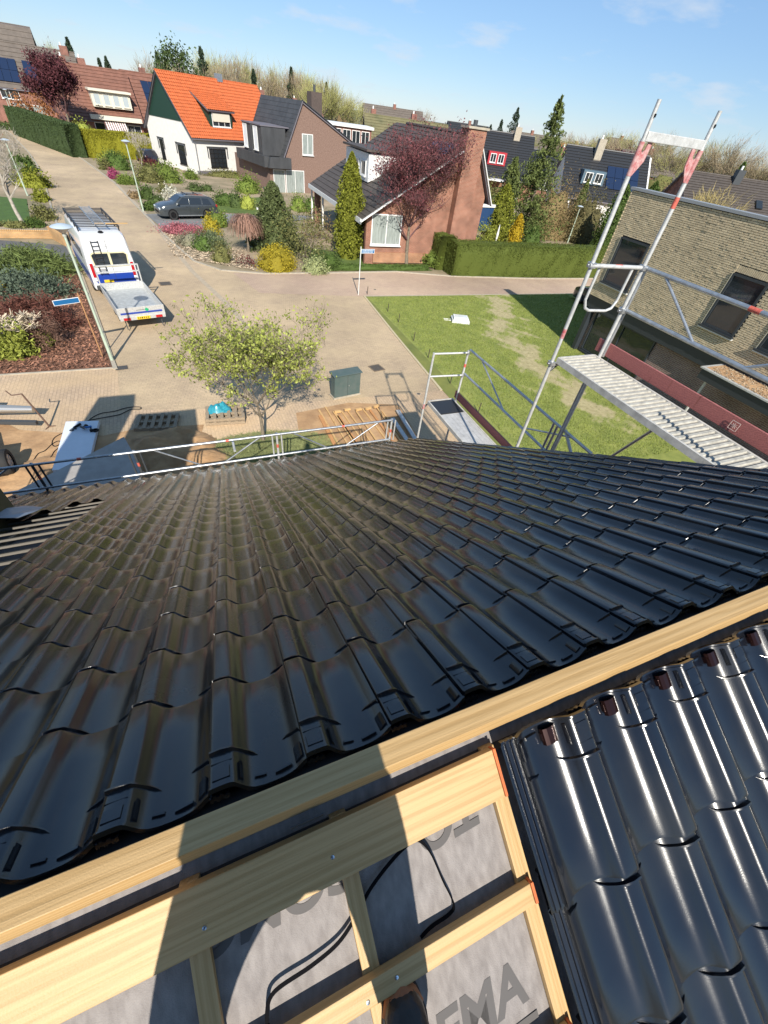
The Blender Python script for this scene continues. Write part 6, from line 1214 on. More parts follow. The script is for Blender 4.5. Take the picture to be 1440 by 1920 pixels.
MB().box(6.1, 7.4, -.6, -.02, 0, 7.55).build('chimney', m_redb, rh); MB().box(6.0, 7.5, -.70, .35, 7.55, 7.66).build('chimney_cap', m_kerb, rh); MB().box(6.1, 7.3, .02, .33, 6.4, 7.54).build('chimney_back', m_redb, rh); MB().tube((6.7, -.2, 7.66), (6.7, -.2, 7.95), .14, .14, 10).build('chimney_pot', m_dark, rh)
MB().extr([(1.6, 4.0), (1.6, 5.55), (4.9, 5.65), (4.9, 5.2)], 'y', 4.6, 9.8).build('dormer', m_white, rh); MB().box(1.35, 5.1, 4.4, 10.0, 5.66, 5.78).build('dormer_roof', m_dkbr_t, rh)
for y_ in (5.4, 6.9, 8.4): window(rh, (1.58, y_ + .2, 4.72), 1.0, .85, 'x-', m_white, m_glass, 0)
m_solar = mat('solar_panel', (.012, .022, .055), rough=.12, spec=.8)
for i in range(3):
    for j in range(2):
        c = Vector((3.9 + j * 1.45 + .1, 1.9 + i * 0 + 1.12 * i - 1.2, 0)); sx_ = -7.75; zf = lambda xx: 7.2 - (7.2 - xx) * 4.62 / 7.75
        d = Vector((1, 0, 4.62 / 7.75)).normalized(); MB().obox((c.x, c.y + .3, zf(c.x) + .13), d * .78, (0, .52, 0), Vector((-d.z, 0, d.x)) * .02).build('solar_panel', m_solar, rh)
MB().box(.6, 4.6, -.10, -.01, .12, .75).build('planter_wall', brickmat('orange_planter_brick', (.42, .19, .09), (.36, .15, .07), (.40, .32, .24)), rh)
# blue canopy beside it
bl = thing('blue_awning', 'dark blue sheet-sided lean-to with a flat grey roof beside the red brick house', 'lean-to', (20.6, 35.0, 0), radians(8)); m_bl = mat('blue_sheet', (.02, .055, .14), rough=.45, var=.15)
MB().box(0, 4.6, 0, .05, 1.35, 3.05).build('blue_screen', m_bl, bl); MB().box(-.1, 4.7, 0.06, 4.2, 3.06, 3.16).build('flat_roof', mat('grey_roofing', (.25, .24, .22), rough=.9), bl); MB().box(-.12, 4.72, -.08, 0.0, 3.0, 3.2).build('fascia', m_white, bl)
for x_ in (.1, 4.5):
    for y_ in (.1, 4.0): MB().beam((x_, y_, 0), (x_, y_, 3.0), .1, .1).build('post', m_white, bl)
t = thing('garden_chair', 'black folding garden chair under the blue lean-to', 'chair', (22.0, 33.6, 0), .4); MB().box(-.25, .25, -.25, .25, .42, .46).build('seat', m_dark, t); MB().box(-.25, .25, .24, .28, .46, 1.0).build('backrest', m_dark, t)
for a, b in ((-.23, -.23), (.23, -.23), (-.23, .23), (.23, .23)): MB().beam((a, b, 0), (a, b, .42), .03, .03).build('leg', m_dark, t)
t = thing('garden_parasol', 'closed white parasol pole standing before the blue lean-to', 'parasol', (24.0, 33.4, 0), 0); MB().tube((0, 0, 0), (0, 0, 1.9), .03, .03, 8).build('pole', m_white, t); MB().lathe((0, 0, 1.2), [(.07, 0), (.10, .3), (.02, 1.0)], 10).build('folded_canopy', m_white, t)
# ------------------------------------------------------------------ beige brick house on the right
be = thing('beige_brick_house', 'modern two-storey house of beige brick above dark brown brick with dark framed windows', 'house', (17.55, 15.95, 0), 0)
m_bb = mat('beige_brick', (.60, .49, .32), rough=.95, col2=(.46, .375, .245), vscale=1.2, bump=.3, bscale=60, island=.12); m_mort = mat('grey_mortar', (.10, .088, .07), rough=1, var=.3); m_db = brickmat('dark_brown_brick', (.25, .155, .125), (.19, .115, .095), (.42, .36, .30), dark=.25); m_anth = mat('anthracite_metal', (.030, .036, .042), rough=.4)
Y0_, Y1_ = -18.0, 0.0                                  # wall runs from the far corner (y=0) towards us
MB().box(.36, 8.5, Y0_, Y1_ - .36, 2.55, 5.90).build('flat_roof_block', m_anth, be); MB().box(.05, .35, Y0_, Y1_ - .05, 2.55, 6.50).build('upper_wall', m_mort, be); MB().box(.35, 9.3, Y0_ + .2, Y1_ - .3, 0, 2.54).build('lower_wall', m_db, be)
MB().box(.10, 9.45, Y0_ + .05, Y1_ - .1, 2.02, 2.545).build('fascia', m_anth, be); MB().box(-.06, .42, Y0_ - .05, Y1_ + .06, 6.51, 6.60).build('parapet_cap', mat('grey_parapet_cap', (.26, .27, .28), rough=.5), be)
wins = [(-2.05, -.52, 3.25, 4.98), (-7.08, -5.80, 3.30, 5.02), (-9.85, -8.0, 3.30, 4.60), (-14.5, -12.5, 3.3, 5.0)]
bk = []; R_ = random.Random(2); zc = 2.56; row = 0
while zc < 6.44:
    cuts = sorted([(w0 - .005, w1 + .005) for k, (w0, w1, z0, z1) in enumerate(wins) if z0 - .05 < zc + .025 < z1 + (.28 if k == 1 else .02)]); spans = []; y_ = Y0_ + .02
    for c0, c1 in cuts: spans.append((y_, c0)); y_ = c1
    spans.append((y_, Y1_ - .0))
    for s0, s1 in spans:
        off = (.216 * math.ceil((s0 + (.108 if row % 2 else 0)) / .216) - (.108 if row % 2 else 0)); ed_ = [s0] + list(np.arange(off, s1, .216)) + [s1]
        for a_, b_ in zip(ed_[:-1], ed_[1:]):
            if b_ - a_ > .05: bk.append(((a_ + b_) / 2, zc + .025, R_.gauss(0, .004), (b_ - a_ - .014) / .202))
    zc += .0635; row += 1
def pv(b): q = pix((17.55, 15.95 + b[0], b[1])); return q
vis = sorted([b for b in bk if pv(b)[2] > 0 and pv(b)[0] < 1460 and pv(b)[1] > 0], key=lambda b: (Vector((17.55, 15.95 + b[0], b[1] - H))).length)
BM = MB().box(-.014, .055, -.101, .101, -.0255, .0255).mesh('brick', m_bb); own_ = set(vis[:300])
bm2 = MB()
for b in bk:
    if b in own_: o = bpy.data.objects.new('brick', BM); put(o, be); o.location = (b[2], b[0], b[1]); o.scale = (1, b[3], 1); o.rotation_euler = (0, R_.gauss(0, .01), R_.gauss(0, .012))
    else: bm2.box(b[2] - .014, b[2] + .05, b[0] - .101 * b[3], b[0] + .101 * b[3], b[1] - .0255, b[1] + .0255)
tag(bm2.build('bricks', m_bb, be), kind='stuff')
for k in range(9):                                       # soldier course above the second window
    pass
sc_ = MB(); i = 0
while -7.15 + i * .066 < -5.72: sc_.box(-.006, .05, -7.15 + i * .066, -7.15 + i * .066 + .054, 5.06, 5.26); i += 1
sc_.build('soldier_course', m_bb, be)
MB().box(.0, .05, Y0_, Y1_, 2.552, 2.559).build('brick_ledge', m_anth, be)
end_ = MB(); zc = 2.56; row = 0
while zc < 6.49:
    xx = .06 if row % 2 else -.04
    while xx < (.3 if zc > 5.85 else 8.3): end_.box(xx, xx + .2, -.051, -.01 + 0, zc, zc + .051); xx += .216
    zc += .0635; row += 1
tag(end_.build('bricks', m_bb, be), kind='stuff')
for i, (w0, w1, z0, z1) in enumerate(wins):
    window(be, (-.0, (w0 + w1) / 2, (z0 + z1) / 2), w1 - w0, z1 - z0, 'x-', m_anth, m_glass, 0, .09); MB().box(-.12, .04, w0 - .06, w1 + .06, z0 - .10, z0 - .06).build('sill', mat('pale_sill', (.55, .55, .52), rough=.5), be)
    MB().box(-.055, -.0, w0 - .03, w0 - .005, z0, z1).build('reveal_strip', mat('pale_reveal', (.60, .54, .40), rough=.7), be) if False else MB().box(-.058, .0, w1 + .005, w1 + .03, z0, z1).build('reveal_strip', mat('pale_reveal', (.60, .54, .40), rough=.7), be)
window(be, (.34, -2.5, 1.05), 3.6, 1.85, 'x-', m_anth, m_glass, 1, .1)
MB().box(.06, .34, -.5, -.3, 0, 2.01).build('corner_post', m_anth, be)
pg = thing('carport', 'gravel-topped flat canopy on a galvanised post beside the beige brick house', 'canopy', (17.4, 8.6, 0), 0); MB().box(-.9, 3.0, -7, 0, 2.0, 2.35).build('canopy_frame', m_anth, pg); MB().box(-.96, 3.05, -7.05, .06, 2.352, 2.40).build('canopy_edge', m_galvd, pg)
tag(chips('canopy_gravel', [(16.55, 2), (20.2, 2), (20.2, 8.5), (16.55, 8.5)], 5200, mat('canopy_gravel_stone', (.36, .29, .20), rough=1, island=.5), 8, .03, 2.405), kind='stuff'); MB().tube((-.7, -.3, 0), (-.7, -.3, 2.0), .05, .05, 10).build('post', m_galvd, pg)
MB().box(-.8, 2.95, -6.95, -.05, 2.3, 2.404).build('gravel_bed', m_sand, pg)
# low orange brick wall on the left
lw = thing('low_brick_wall', 'low orange brick garden wall with a brick-on-edge top at the asphalt drive', 'wall', (0, 0, 0)); A_, B_ = Vector((*G(-60, 445), 0)), Vector((*G(100, 447), 0)); C_ = Vector((*G(127, 462), 0)); m_ob = brickmat('orange_garden_brick', (.52, .30, .12), (.46, .25, .10), (.40, .33, .22))
d_ = (B_ - A_).normalized(); L_ = (B_ - A_).length; o = MB().box(0, L_, -.1, .1, 0, .38).build('wall', m_ob, lw); o.location = A_; o.rotation_euler.z = math.atan2(d_.y, d_.x)
bt = MB().box(-.045, .045, -.12, .12, 0, .06).mesh('coping_brick', m_ob)
for i in range(int(L_ / .105)): q = bpy.data.objects.new('coping_brick', bt); put(q, lw); q.location = A_ + d_ * (.05 + i * .105) + Vector((0, 0, .381)); q.rotation_euler.z = o.rotation_euler.z
MB().beam(B_ + Vector((0, 0, .32)), C_ + Vector((0, 0, .32)), .22, .64).build('wall_pier', m_ob, lw)
# ------------------------------------------------------------------ houses behind
def hs(name, label, x, y, rz, L, Wd, he, hr, mw, mr, rows=12, roll=0, chim=None, wins_=(), over=.3, group='houses behind the gardens'):
    t = thing(name, label, 'house', (x, y, 0), rz, group); gable(t, L, Wd, he, hr, mw, mr, rows, roll, over)
    for c in (chim or []): MB().box(c[0], c[0] + c[2], c[1], c[1] + c[2], hr - 1.5, hr + c[3]).build('chimney', c[4] if len(c) > 4 else m_redb2, t); MB().tube((c[0] + .3, c[1] + .3, hr + c[3]), (c[0] + .3, c[1] + .3, hr + c[3] + .35), .12, .12, 8).build('chimney_pot', m_white, t)
    for w in wins_: window(t, w[0], w[1], w[2], w[3], m_white, w[4] if len(w) > 4 else m_glass, 1, .08)
    return t
def panels(t, L0, z0, y0, slope, n, m, rowsn=2, w=1.0, h=1.6):
    d = Vector((0, cos(slope), sin(slope)))
    for j in range(rowsn):
        for i in range(n): c = Vector((L0 + i * (w + .04), y0, z0)) + d * (j * (h + .05)); MB().obox(c, (w / 2, 0, 0), d * h / 2, Vector((0, -d.z, d.y)) * .02).build('solar_panel', m_solar, t)
m_solar2 = mat('blue_solar_panel', (.015, .035, .10), rough=.15, spec=.7)
# 1 long house with solar panels, top left
a = hs('terraced_house', 'large brick house with rows of solar panels at the top left corner', -35.5, 104, radians(4), 24.5, 9, 4.6, 9.2, m_redb2, m_grey_t, 10, wins_=[((22.0, -.02, 3.7), 2.2, 1.3, 'y-'), ((14.5, -.02, 3.7), 2.4, 1.3, 'y-'), ((16.5, -.02, 1.7), 4.2, 1.9, 'y-', m_curtain), ((22, -.02, 1.7), 3, 1.8, 'y-')], chim=[(22.9, 4, 1.1, .6)])
sl1 = math.atan2(4.6, 4.5); 
panels(a, 14.6 + 3.2, 5.62, .75 + .15 - .15, sl1, 6, m_solar2, 2, 1.0, 1.7); panels(a, 8.6 + 3.2, 5.62, .75, sl1, 5, m_solar2, 2, 1.0, 1.7)
hs('terraced_house', 'higher grey-roofed house with a white dormer behind the solar-panelled one', -46, 124, radians(4), 27, 9, 6.5, 11.8, m_redb2, m_grey_t, 8, wins_=[((14, -.3, 7.6), 8, 1.6, 'y-')])
# 2 brown roofed house with white dormer and striped awning
b = hs('dormer_house', 'brown tiled house with a long white dormer and a striped awning behind the yellow hedge', -12.6, 88.5, radians(12), 10, 9.5, 2.9, 7.9, m_redb2, m_brown_t, 16, chim=[(2.2, 5.2, .8, .6), (4.4, 4.8, .9, .7)])
MB().box(4.3, 9.2, .3, 3.2, 4.0, 5.6).build('dormer', m_cream, b); MB().box(4.1, 9.4, -.1, 3.6, 5.602, 5.82).build('dormer_roof', m_cream, b)
for i in range(4): window(b, (4.95 + i * 1.2, .28, 4.8), .8, 1.15, 'y-', m_cream, mat('grey_blind', (.35, .40, .42), rough=.4), 0)
MB().box(3.4, 9.9, -1.0, -.02, 2.75, 3.2).build('fascia', m_cream, b); window(b, (8.8, -.02, 1.4), 1.8, 2.0, 'y-'); window(b, (5, -.02, 1.4), 2.6, 2.0, 'y-')
aw = MB(); aw2 = MB()
for i in range(18):
    q = aw if i % 2 else aw2; x0_ = 4.9 + i * .15; q.add([(x0_, -.2, 2.9), (x0_ + .15, -.2, 2.9), (x0_ + .15, -1.9, 1.8), (x0_, -1.9, 1.8)], [(0, 1, 2, 3)])
tag(aw.build('awning_stripe', m_white, b)); tag(aw2.build('awning_stripe', mat('brown_stripe', (.18, .08, .07), rough=.8), b))
c = hs('dormer_house', 'brown tiled house with black solar panels left of the white house', -3.2, 92.0, radians(12), 6.2, 9.5, 2.9, 8.0, m_redb2, m_brown_t, 14, chim=[(2.6, 5.0, .8, .6)]); panels(c, 2.6, 5.3, 2.0, math.atan2(5.1, 4.75), 3, m_solar, 2, 1.0, 1.7)
# 3 mossy roof behind the brown house
d = hs('mossy_roof_house', 'house with a broad mossy olive roof and a small brown dormer', 30.5, 84, radians(-14), 14, 10, 2.9, 7.2, m_redb2, m_moss_t, 14, chim=[(.9, 5, .8, .7), (7.8, 5, .9, .8)]); MB().box(4.6, 7.8, 1.3, 3.5, 4.3, 5.7).build('dormer', mat('brown_cladding', (.10, .06, .055), rough=.7), d); window(d, (5.4, 1.28, 5.0), 1.0, .9, 'y-'); window(d, (3, -.02, 1.5), 2.4, 1.6, 'y-'); window(d, (9, -.02, 1.5), 3.4, 1.6, 'y-')
fl = thing('flat_roof_extension', 'white flat-roofed storey with a row of windows right of the brown brick house', 'house', (22.6, 78, 0), radians(-10), 'houses behind the gardens'); MB().box(0, 6, 0, 6, 0, 5.6).build('wall', m_redb2, fl); MB().box(-.3, 6.3, -.3, 6.3, 5.602, 5.9).build('flat_roof', m_white, fl)
for i in range(4): window(fl, (.9 + i * 1.4, -.02, 4.6), 1.2, 1.5, 'y-')
# far rows of roofs on the horizon
far_ = [('row_house', 'long brown roofed row on the horizon above the mossy roof', 56, 158, -14, 18, 9, 5.2, 8.9, m_redb2, m_grey_t), ('row_house', 'dark blue-black roof on the horizon right of the brown row', 82, 152, -16, 13, 9, 4.2, 7.8, m_white, m_blk_t), ('row_house', 'brown roofed house on the horizon before the orange one', 98, 140, -18, 12, 9, 4.2, 7.7, m_redb2, m_grey_t),
 ('row_house', 'small orange-roofed house in the far row', 98, 116, -20, 7, 8, 3.8, 6.8, m_cream, m_orange_t), ('peaked_house', 'grey steep-roofed house on the horizon, the left of the two', 136, 138, -8, 9, 9, 4.5, 9.6, m_redb2, m_grey_t), ('peaked_house', 'grey steep-roofed house on the horizon, the right of the two', 149, 136, -8, 9, 9, 4.2, 9.4, m_redb2, m_grey_t),
 ('low_house', 'long low grey roof in front of the horizon row', 62, 108, -18, 22, 8, 3.0, 5.6, m_cream, m_grey_t), ('low_house', 'low brown roof behind the solar panels of the red brick house', 44, 78, -20, 16, 9, 3.0, 5.6, m_redb2, m_dkbr_t), ('low_house', 'dark roof with solar sheets right of the tall chimney', 56, 72, -22, 9, 8, 3.0, 5.9, m_redb2, m_blk_t),
 ('low_house', 'brown roof with a white chimney beyond the cypress tip', 96, 92, -24, 12, 9, 4.0, 7.4, m_redb2, m_grey_t), ('low_house', 'pale corrugated roof behind the long brown roof', 74, 49, -28, 13, 8, 3.0, 5.2, m_cream, mat('pale_sheet_roof', (.42, .36, .27), rough=.8, var=.3)), ('low_house', 'small red brick house beyond the bare bushes on the right', 92, 46, -28, 10, 8, 2.8, 5.6, m_redb2, m_brown_t),
 ('low_house', 'dark grey gable in the distance on the right', 84, 50, -30, 6, 6, 3.4, 7.0, m_dark, m_slate), ('row_house', 'distant brown roofs at the foot of the wood, left', 22, 118, 10, 12, 9, 4, 7.0, m_redb2, m_brown_t), ('row_house', 'distant house with a red chimney behind the orange roof', 14, 100, 12, 8, 8, 3.5, 7.4, m_redb2, m_grey_t)]
for nm_, lb, x, y, rz, L, Wd, he, hr, mw, mr in far_: hs(nm_, lb, x, y, radians(rz), L, Wd, he, hr, mw, mr, 8, chim=[(L * .5, Wd * .45, .8, .8)], wins_=[((L * .25, -.02, he * .6), 1.6, 1.2, 'y-'), ((L * .7, -.02, he * .6), 1.6, 1.2, 'y-')])
# two dark-roofed houses in the middle distance right of the chimney
e1 = hs('dark_roof_house', 'black-roofed house with a red dormer right of the tall chimney', 40.0, 67.3, radians(-24), 9.5, 9.5, 2.9, 7.4, m_redb, m_blk_t, 18, chim=[(6.6, 4.0, .9, .8, m_kerb)]); MB().box(3.0, 5.6, .9, 3.4, 3.9, 5.35).build('dormer', mat('red_dormer_paint', (.35, .015, .025), rough=.5), e1)
for i in range(2): window(e1, (3.7 + i * 1.15, .88, 4.65), .85, 1.0, 'y-')
MB().box(-1.5, 5.5, -3.0, -.1, 2.4, 2.5).build('terrace_roof', m_white, e1); window(e1, (7.4, -.02, 1.4), 2.2, 1.9, 'y-')
for x_ in (-1.3, 2, 5.3): MB().beam((x_, -2.9, 0), (x_, -2.9, 2.4), .1, .1).build('terrace_post', m_white, e1)
e2 = hs('dark_roof_house', 'black-roofed house with a blue-grey dormer and a white gable, right of the drooping cypress', 47.0, 53.5, radians(-27), 10.5, 9.5, 2.7, 7.2, m_render, m_blk_t, 18, chim=[(3.4, 3.6, .9, 1.0, m_kerb)]); MB().box(2.0, 4.9, .9, 3.4, 3.8, 5.2).build('dormer', mat('blue_grey_paint', (.07, .12, .16), rough=.5), e2)
for i in range(2): window(e2, (2.8 + i * 1.3, .88, 4.5), .95, 1.0, 'y-')
MB().beam((10.85, 4.75, 7.1), (10.85, -.3, 2.2), .06, .4, (1, 0, 0)).build('gable_board', m_white, e2); panels(e2, 5.9, 4.2, 1.4, math.atan2(4.5, 4.75), 4, m_solar, 2, 1.0, 1.5); window(e2, (2.4, -.02, 1.4), 2.4, 1.9, 'y-')
e3 = hs('brown_roof_house', 'long dark brown tiled roof directly behind the beige brick house', 52.0, 38.5, radians(-27), 17, 10, 2.8, 6.6, m_redb2, m_dkbr_t, 20, chim=[(5.2, 4.2, .8, .7, m_dark)])
MB().obox((8.2, 2.3, 4.75), (.35, 0, 0), Vector((0, .78, .62)) * .5, Vector((0, -.62, .78)) * .06).build('roof_window', m_glass, e3)
e4 = hs('slate_roof_house', 'house with dark pantiles and a square brown chimney at the right edge', 61.5, 20.0, radians(-27), 14, 10, 4.3, 7.4, m_redb2, m_blk_t, 20, 30, chim=[(1.0, 2.2, 1.5, .7, m_redb2)]); MB().box(-.5, 14, -.9, -.2, 4.0, 4.5).build('fascia', mat('brown_fascia', (.12, .09, .08), rough=.7), e4)
for i in range(5): window(e4, (1.4 + i * 2.2, -.05, 3.2), 1.7, 1.2, 'y-')
# ------------------------------------------------------------------ woods and single trees beyond
m_wood_c = fol('bare_wood_twigs', (.30, .235, .15), .3, .1); m_wood_g = fol('budding_wood', (.34, .33, .12), .3, .1)
def bare_far(label, x, y, h, seed, m, n=1500, R=None, wide=1.0, group='bare trees on the skyline', solid=False):
    """leafless tree: trunk, a fan of limbs, and fine upright twigs filling the crown"""
    R = R or h * .33; t = thing('bare_tree' if not solid else 'budding_tree', label, 'tree', (x, y, 0), 0, group); r = np.random.RandomState(seed); V, Fc = [], []; mb = MB(); mb.tube((0, 0, 0), (.1, 0, h * .55), h * .018, h * .009, 6); mb.build('trunk', m_bark, t); lb_ = MB()
    ends = []
    for i in range(16): a = r.rand() * 2 * pi; q = (.3 + .7 * r.rand()); e = Vector((cos(a) * R * q * wide, sin(a) * R * q, h * (.55 + .42 * (1 - q * .55) * r.rand() ** .5))); lb_.tube((0, 0, h * (.18 + .3 * r.rand())), e, h * .007, h * .0025, 4, False); ends.append(e)
    lb_.build('limbs', m_bark, t); E_ = np.array([e[:] for e in ends]); k = r.randint(0, len(E_), n); f = r.rand(n)[:, None] ** .5; base = np.array([[0, 0, h * .35]]) * (1 - f) + E_[k] * f + r.randn(n, 3) * h * .045
    d = base - np.array([[0, 0, h * .2]]); d /= np.linalg.norm(d, axis=1)[:, None]; d = d + r.randn(n, 3) * .35; l = h * (.05 + .07 * r.rand(n))[:, None]; w = np.cross(d, r.randn(n, 3)); w /= np.linalg.norm(w, axis=1)[:, None]; w *= max(.02, h * .0022)
    V = np.stack([base - w, base + w, base + d * l], 1).reshape(-1, 3); put(bpy.data.objects.new('crown', npmesh('crown', V, np.arange(3 * n).reshape(-1, 3), m)), t); return t
def conifer_far(label, x, y, h, R, seed, m=None, group='dark conifers on the skyline', n=2600):
    t = thing('conifer_tree', label, 'conifer', (x, y, 0), 0, group); MB().tube((0, 0, 0), (0, 0, h), h * .015, .02, 6).build('trunk', m_bark, t); r = np.random.RandomState(seed); tt_ = r.rand(n) ** .9; lay = np.abs(np.sin(tt_ * h * 1.3 + seed)); q = R * (1 - tt_) ** .8 * (.35 + .65 * lay) * r.rand(n) ** .4 + .1; a = r.rand(n) * 2 * pi; irr = 1 + .3 * np.sin(a * 3 + seed)
    p = np.stack([np.cos(a) * q * irr, np.sin(a) * q, h * (.12 + .88 * tt_) - q * .25], 1); V, Fc = leafy(p, h * .02, seed, aspect=.4); put(bpy.data.objects.new('crown', npmesh('crown', V, Fc, m or fol('far_conifer', (.035, .055, .03), .4, .1))), t); return t
def broadleaf_far(label, x, y, h, R, m, seed, group='green trees on the skyline'):
    t = thing('evergreen_tree', label, 'tree', (x, y, 0), 0, group); MB().tube((0, 0, 0), (0, 0, h * .5), h * .02, h * .01, 6).build('trunk', m_bark, t); p = crown_pts(3200, R, R, h * .36, 'round', 36, seed, spread=.2); p[:, 2] += h * .62; V, Fc = leafy(p, h * .02, seed); put(bpy.data.objects.new('crown', npmesh('crown', V, Fc, m)), t); return t
def dirp(px, dist):                                       # ground point at a distance in the direction of a skyline pixel
    py = 102 + .148 * px; r = ray(px, py); k = dist / math.hypot(r[0], r[1]); return r[0] * k, r[1] * k
place = ['behind the two chimneys at the top left', 'over the brown roof', 'left of the orange roof', 'above the ridge of the orange roof', 'above the right end of the orange roof', 'behind the slate roof', 'beside the slate chimney', 'left of the mossy roof']
# wood on the left skyline: individual bare trees in depth
spec = [(92, 175, 15), (108, 168, 13), (280, 150, 15), (300, 165, 17), (352, 160, 17), (372, 150, 15), (395, 172, 19), (418, 160, 18), (436, 150, 18), (455, 165, 19), (478, 170, 18), (500, 150, 16), (515, 165, 18), (535, 160, 18), (552, 150, 18), (566, 170, 19), (604, 150, 17), (618, 160, 15), (590, 175, 17), (642, 165, 14), (330, 190, 17), (405, 195, 20), (465, 200, 21), (525, 195, 19), (575, 200, 20)]
for i, (px, ds, h) in enumerate(spec):
    x, y = dirp(px, ds); w_ = ['beyond the roofs at the top left', 'over the left end of the orange roof', 'over the middle of the orange roof', 'over the right end of the orange roof', 'behind the slate roof', 'right of the slate chimney'][0 if px < 150 else 1 if px < 345 else 2 if px < 430 else 3 if px < 495 else 4 if px < 580 else 5]
    bare_far(['tall', 'broad', 'thin', 'leaning', 'dense'][i % 5] + ' ' + ['nearer', 'farther', 'paler', 'darker'][i % 4] + f' bare tree {w_}', x, y, h * .80, 200 + i, m_wood_c if i % 3 else m_wood_g, 1500)
for i, (px, ds, h) in enumerate([(598, 138, 14), (622, 140, 14.5), (644, 142, 13), (664, 145, 11)]):
    x, y = dirp(px, ds); bare_far(['yellow-green budding tree right of the slate chimney, the leftmost', 'tallest yellow-green budding tree right of the slate chimney', 'yellow-green budding tree left of the far roofs', 'lowest yellow-green budding tree, next to the far roofs'][i], x, y, h * .88, 300 + i, m_wood_g, 1900, h * .40, 1.2, 'budding trees', True)
for i, (px, ds, h, R) in enumerate([(140, 135, 14, 2.4), (190, 140, 11.5, 1.8), (204, 138, 12, 2.0), (180, 140, 8, 1.4), (302, 160, 15, 3.4), (385, 150, 17, 3.6), (478, 140, 14, 2.4), (548, 150, 16, 2.5), (612, 150, 14, 2.2)]):
    h *= .82; x, y = dirp(px, ds); conifer_far(['dark spruce behind the brown-roofed house, the leftmost', 'dark spruce between the chimneys and the orange roof, the taller', 'dark column conifer right of the taller spruce', 'small dark conifer left of the taller spruce', 'pale spruce over the left end of the orange roof', 'grey-green spruce over the middle of the orange roof', 'dark spruce over the right end of the orange roof', 'dark pine behind the slate roof', 'dark spruce right of the slate chimney'][i], x, y, h, R, 400 + i)
x, y = dirp(337, 130); broadleaf_far('large dark green round pine over the left part of the orange roof', x, y, 12.5, 4.6, G3, 5)
for i, (px, ds, h, R) in enumerate([(920, 190, 8.5, 2.6), (938, 185, 10, 2.8), (962, 180, 13, 4.4)]):
    x, y = dirp(px, ds); conifer_far(['small dark conifer on the horizon, left of three', 'middle dark conifer on the horizon', 'tallest dark cedar on the horizon left of the cypress tip'][i], x, y, h, R, 450 + i)
k_ = 0
for px, ds, h in [(690, 200, 10), (730, 210, 10.5), (792, 220, 11), (905, 150, 8), (935, 140, 8), (965, 150, 8), (1000, 160, 8), (1055, 150, 9.5), (1080, 155, 10.5), (1098, 140, 9.5), (1120, 150, 10.5), (1140, 145, 10.5), (1158, 155, 11.5), (1180, 145, 10.5), (1200, 150, 10.5), (1222, 150, 12), (1245, 140, 10.5), (1262, 150, 12), (1280, 140, 10.5), (1300, 145, 9.5), (1322, 150, 11), (1345, 150, 12), (1365, 145, 13), (1385, 140, 12), (1405, 145, 10), (1425, 140, 10), (1450, 140, 11), (1480, 140, 11)]:
    x, y = dirp(px, ds); side_ = 'above the mossy roof' if px < 850 else 'left of the tall cypress' if px < 1040 else 'between the cypress and the scaffold' if px < 1200 else 'seen between the two scaffold standards' if px < 1320 else 'at the right edge of the skyline'
    bare_far(f'bare bushy tree on the horizon {side_}, ' + ['low', 'slender', 'rounded', 'ragged', 'sparse', 'yellowish', 'reddish'][k_ % 7] + ', ' + ['second row', 'front row', 'back row'][k_ % 3], x, y, h, 500 + k_, m_wood_c if k_ % 3 else m_wood_g, 1900, h * .5, 1.3); k_ += 1
x, y = dirp(1192, 98); t = tree('purple_plum_tree', 'dark red-leaved tree beside the scaffold standard on the skyline', 'tree', x, y, 7.6, .14, 61, 4, m_bark, m_bark, G14, 2600, .14, lspread=.4)
x, y = dirp(1385, 62); bare_far('yellow-stemmed bare shrub before the brown chimney at the right', x, y, 6.6, 777, fol('yellow_stems', (.42, .34, .14), .3, .1), 1500, 2.6, 1.2)
x, y = dirp(1395, 78); conifer_far('small green fir beside the right scaffold standard', x, y, 8.0, 1.7, 780, G2)
for i, (x, y, rx, h, m) in enumerate([(26, 62, 2.6, 3.0, G4), (33, 70, 3, 3, G7), (20, 72, 2.5, 2.6, G2), (40, 62, 2.5, 2.6, G4), (48, 66, 3, 3, G7), (60, 60, 3, 3.4, G4), (70, 56, 3, 3.4, G7), (44, 84, 4, 3.6, G2), (60, 90, 4, 4, G7), (76, 84, 5, 4.5, G4), (30, 100, 5, 4.5, G7), (90, 72, 5, 4, G7), (100, 84, 6, 5, G4), (84, 104, 6, 5, G7), (110, 100, 6, 5, G7), (66, 120, 6, 5, G4), (120, 62, 6, 5.5, G7), (40, 128, 7, 6, G7), (10, 112, 5, 5.5, G4), (-6, 104, 4, 4.5, G2)]):
    bush('garden_bush', ['rounded', 'spreading', 'low', 'broad', 'untidy', 'dense', 'sprawling', 'tangled', 'squat', 'wide', 'open', 'ragged', 'domed', 'large', 'flat', 'loose', 'tall', 'bulky', 'leafy', 'small'][i] + ' ' + {G4: 'olive', G7: 'brown', G2: 'green'}[m] + ' bush among the back gardens, ' + ['behind the brown brick house', 'behind the red brick house', 'near the black roofs', 'towards the horizon', 'at the foot of the wood'][i % 5 if i < 8 else 3 + i % 2], 'shrub', x, y, rx, rx * .8, h, m, 1500, .13, 'dome', 'bushes in the back gardens')
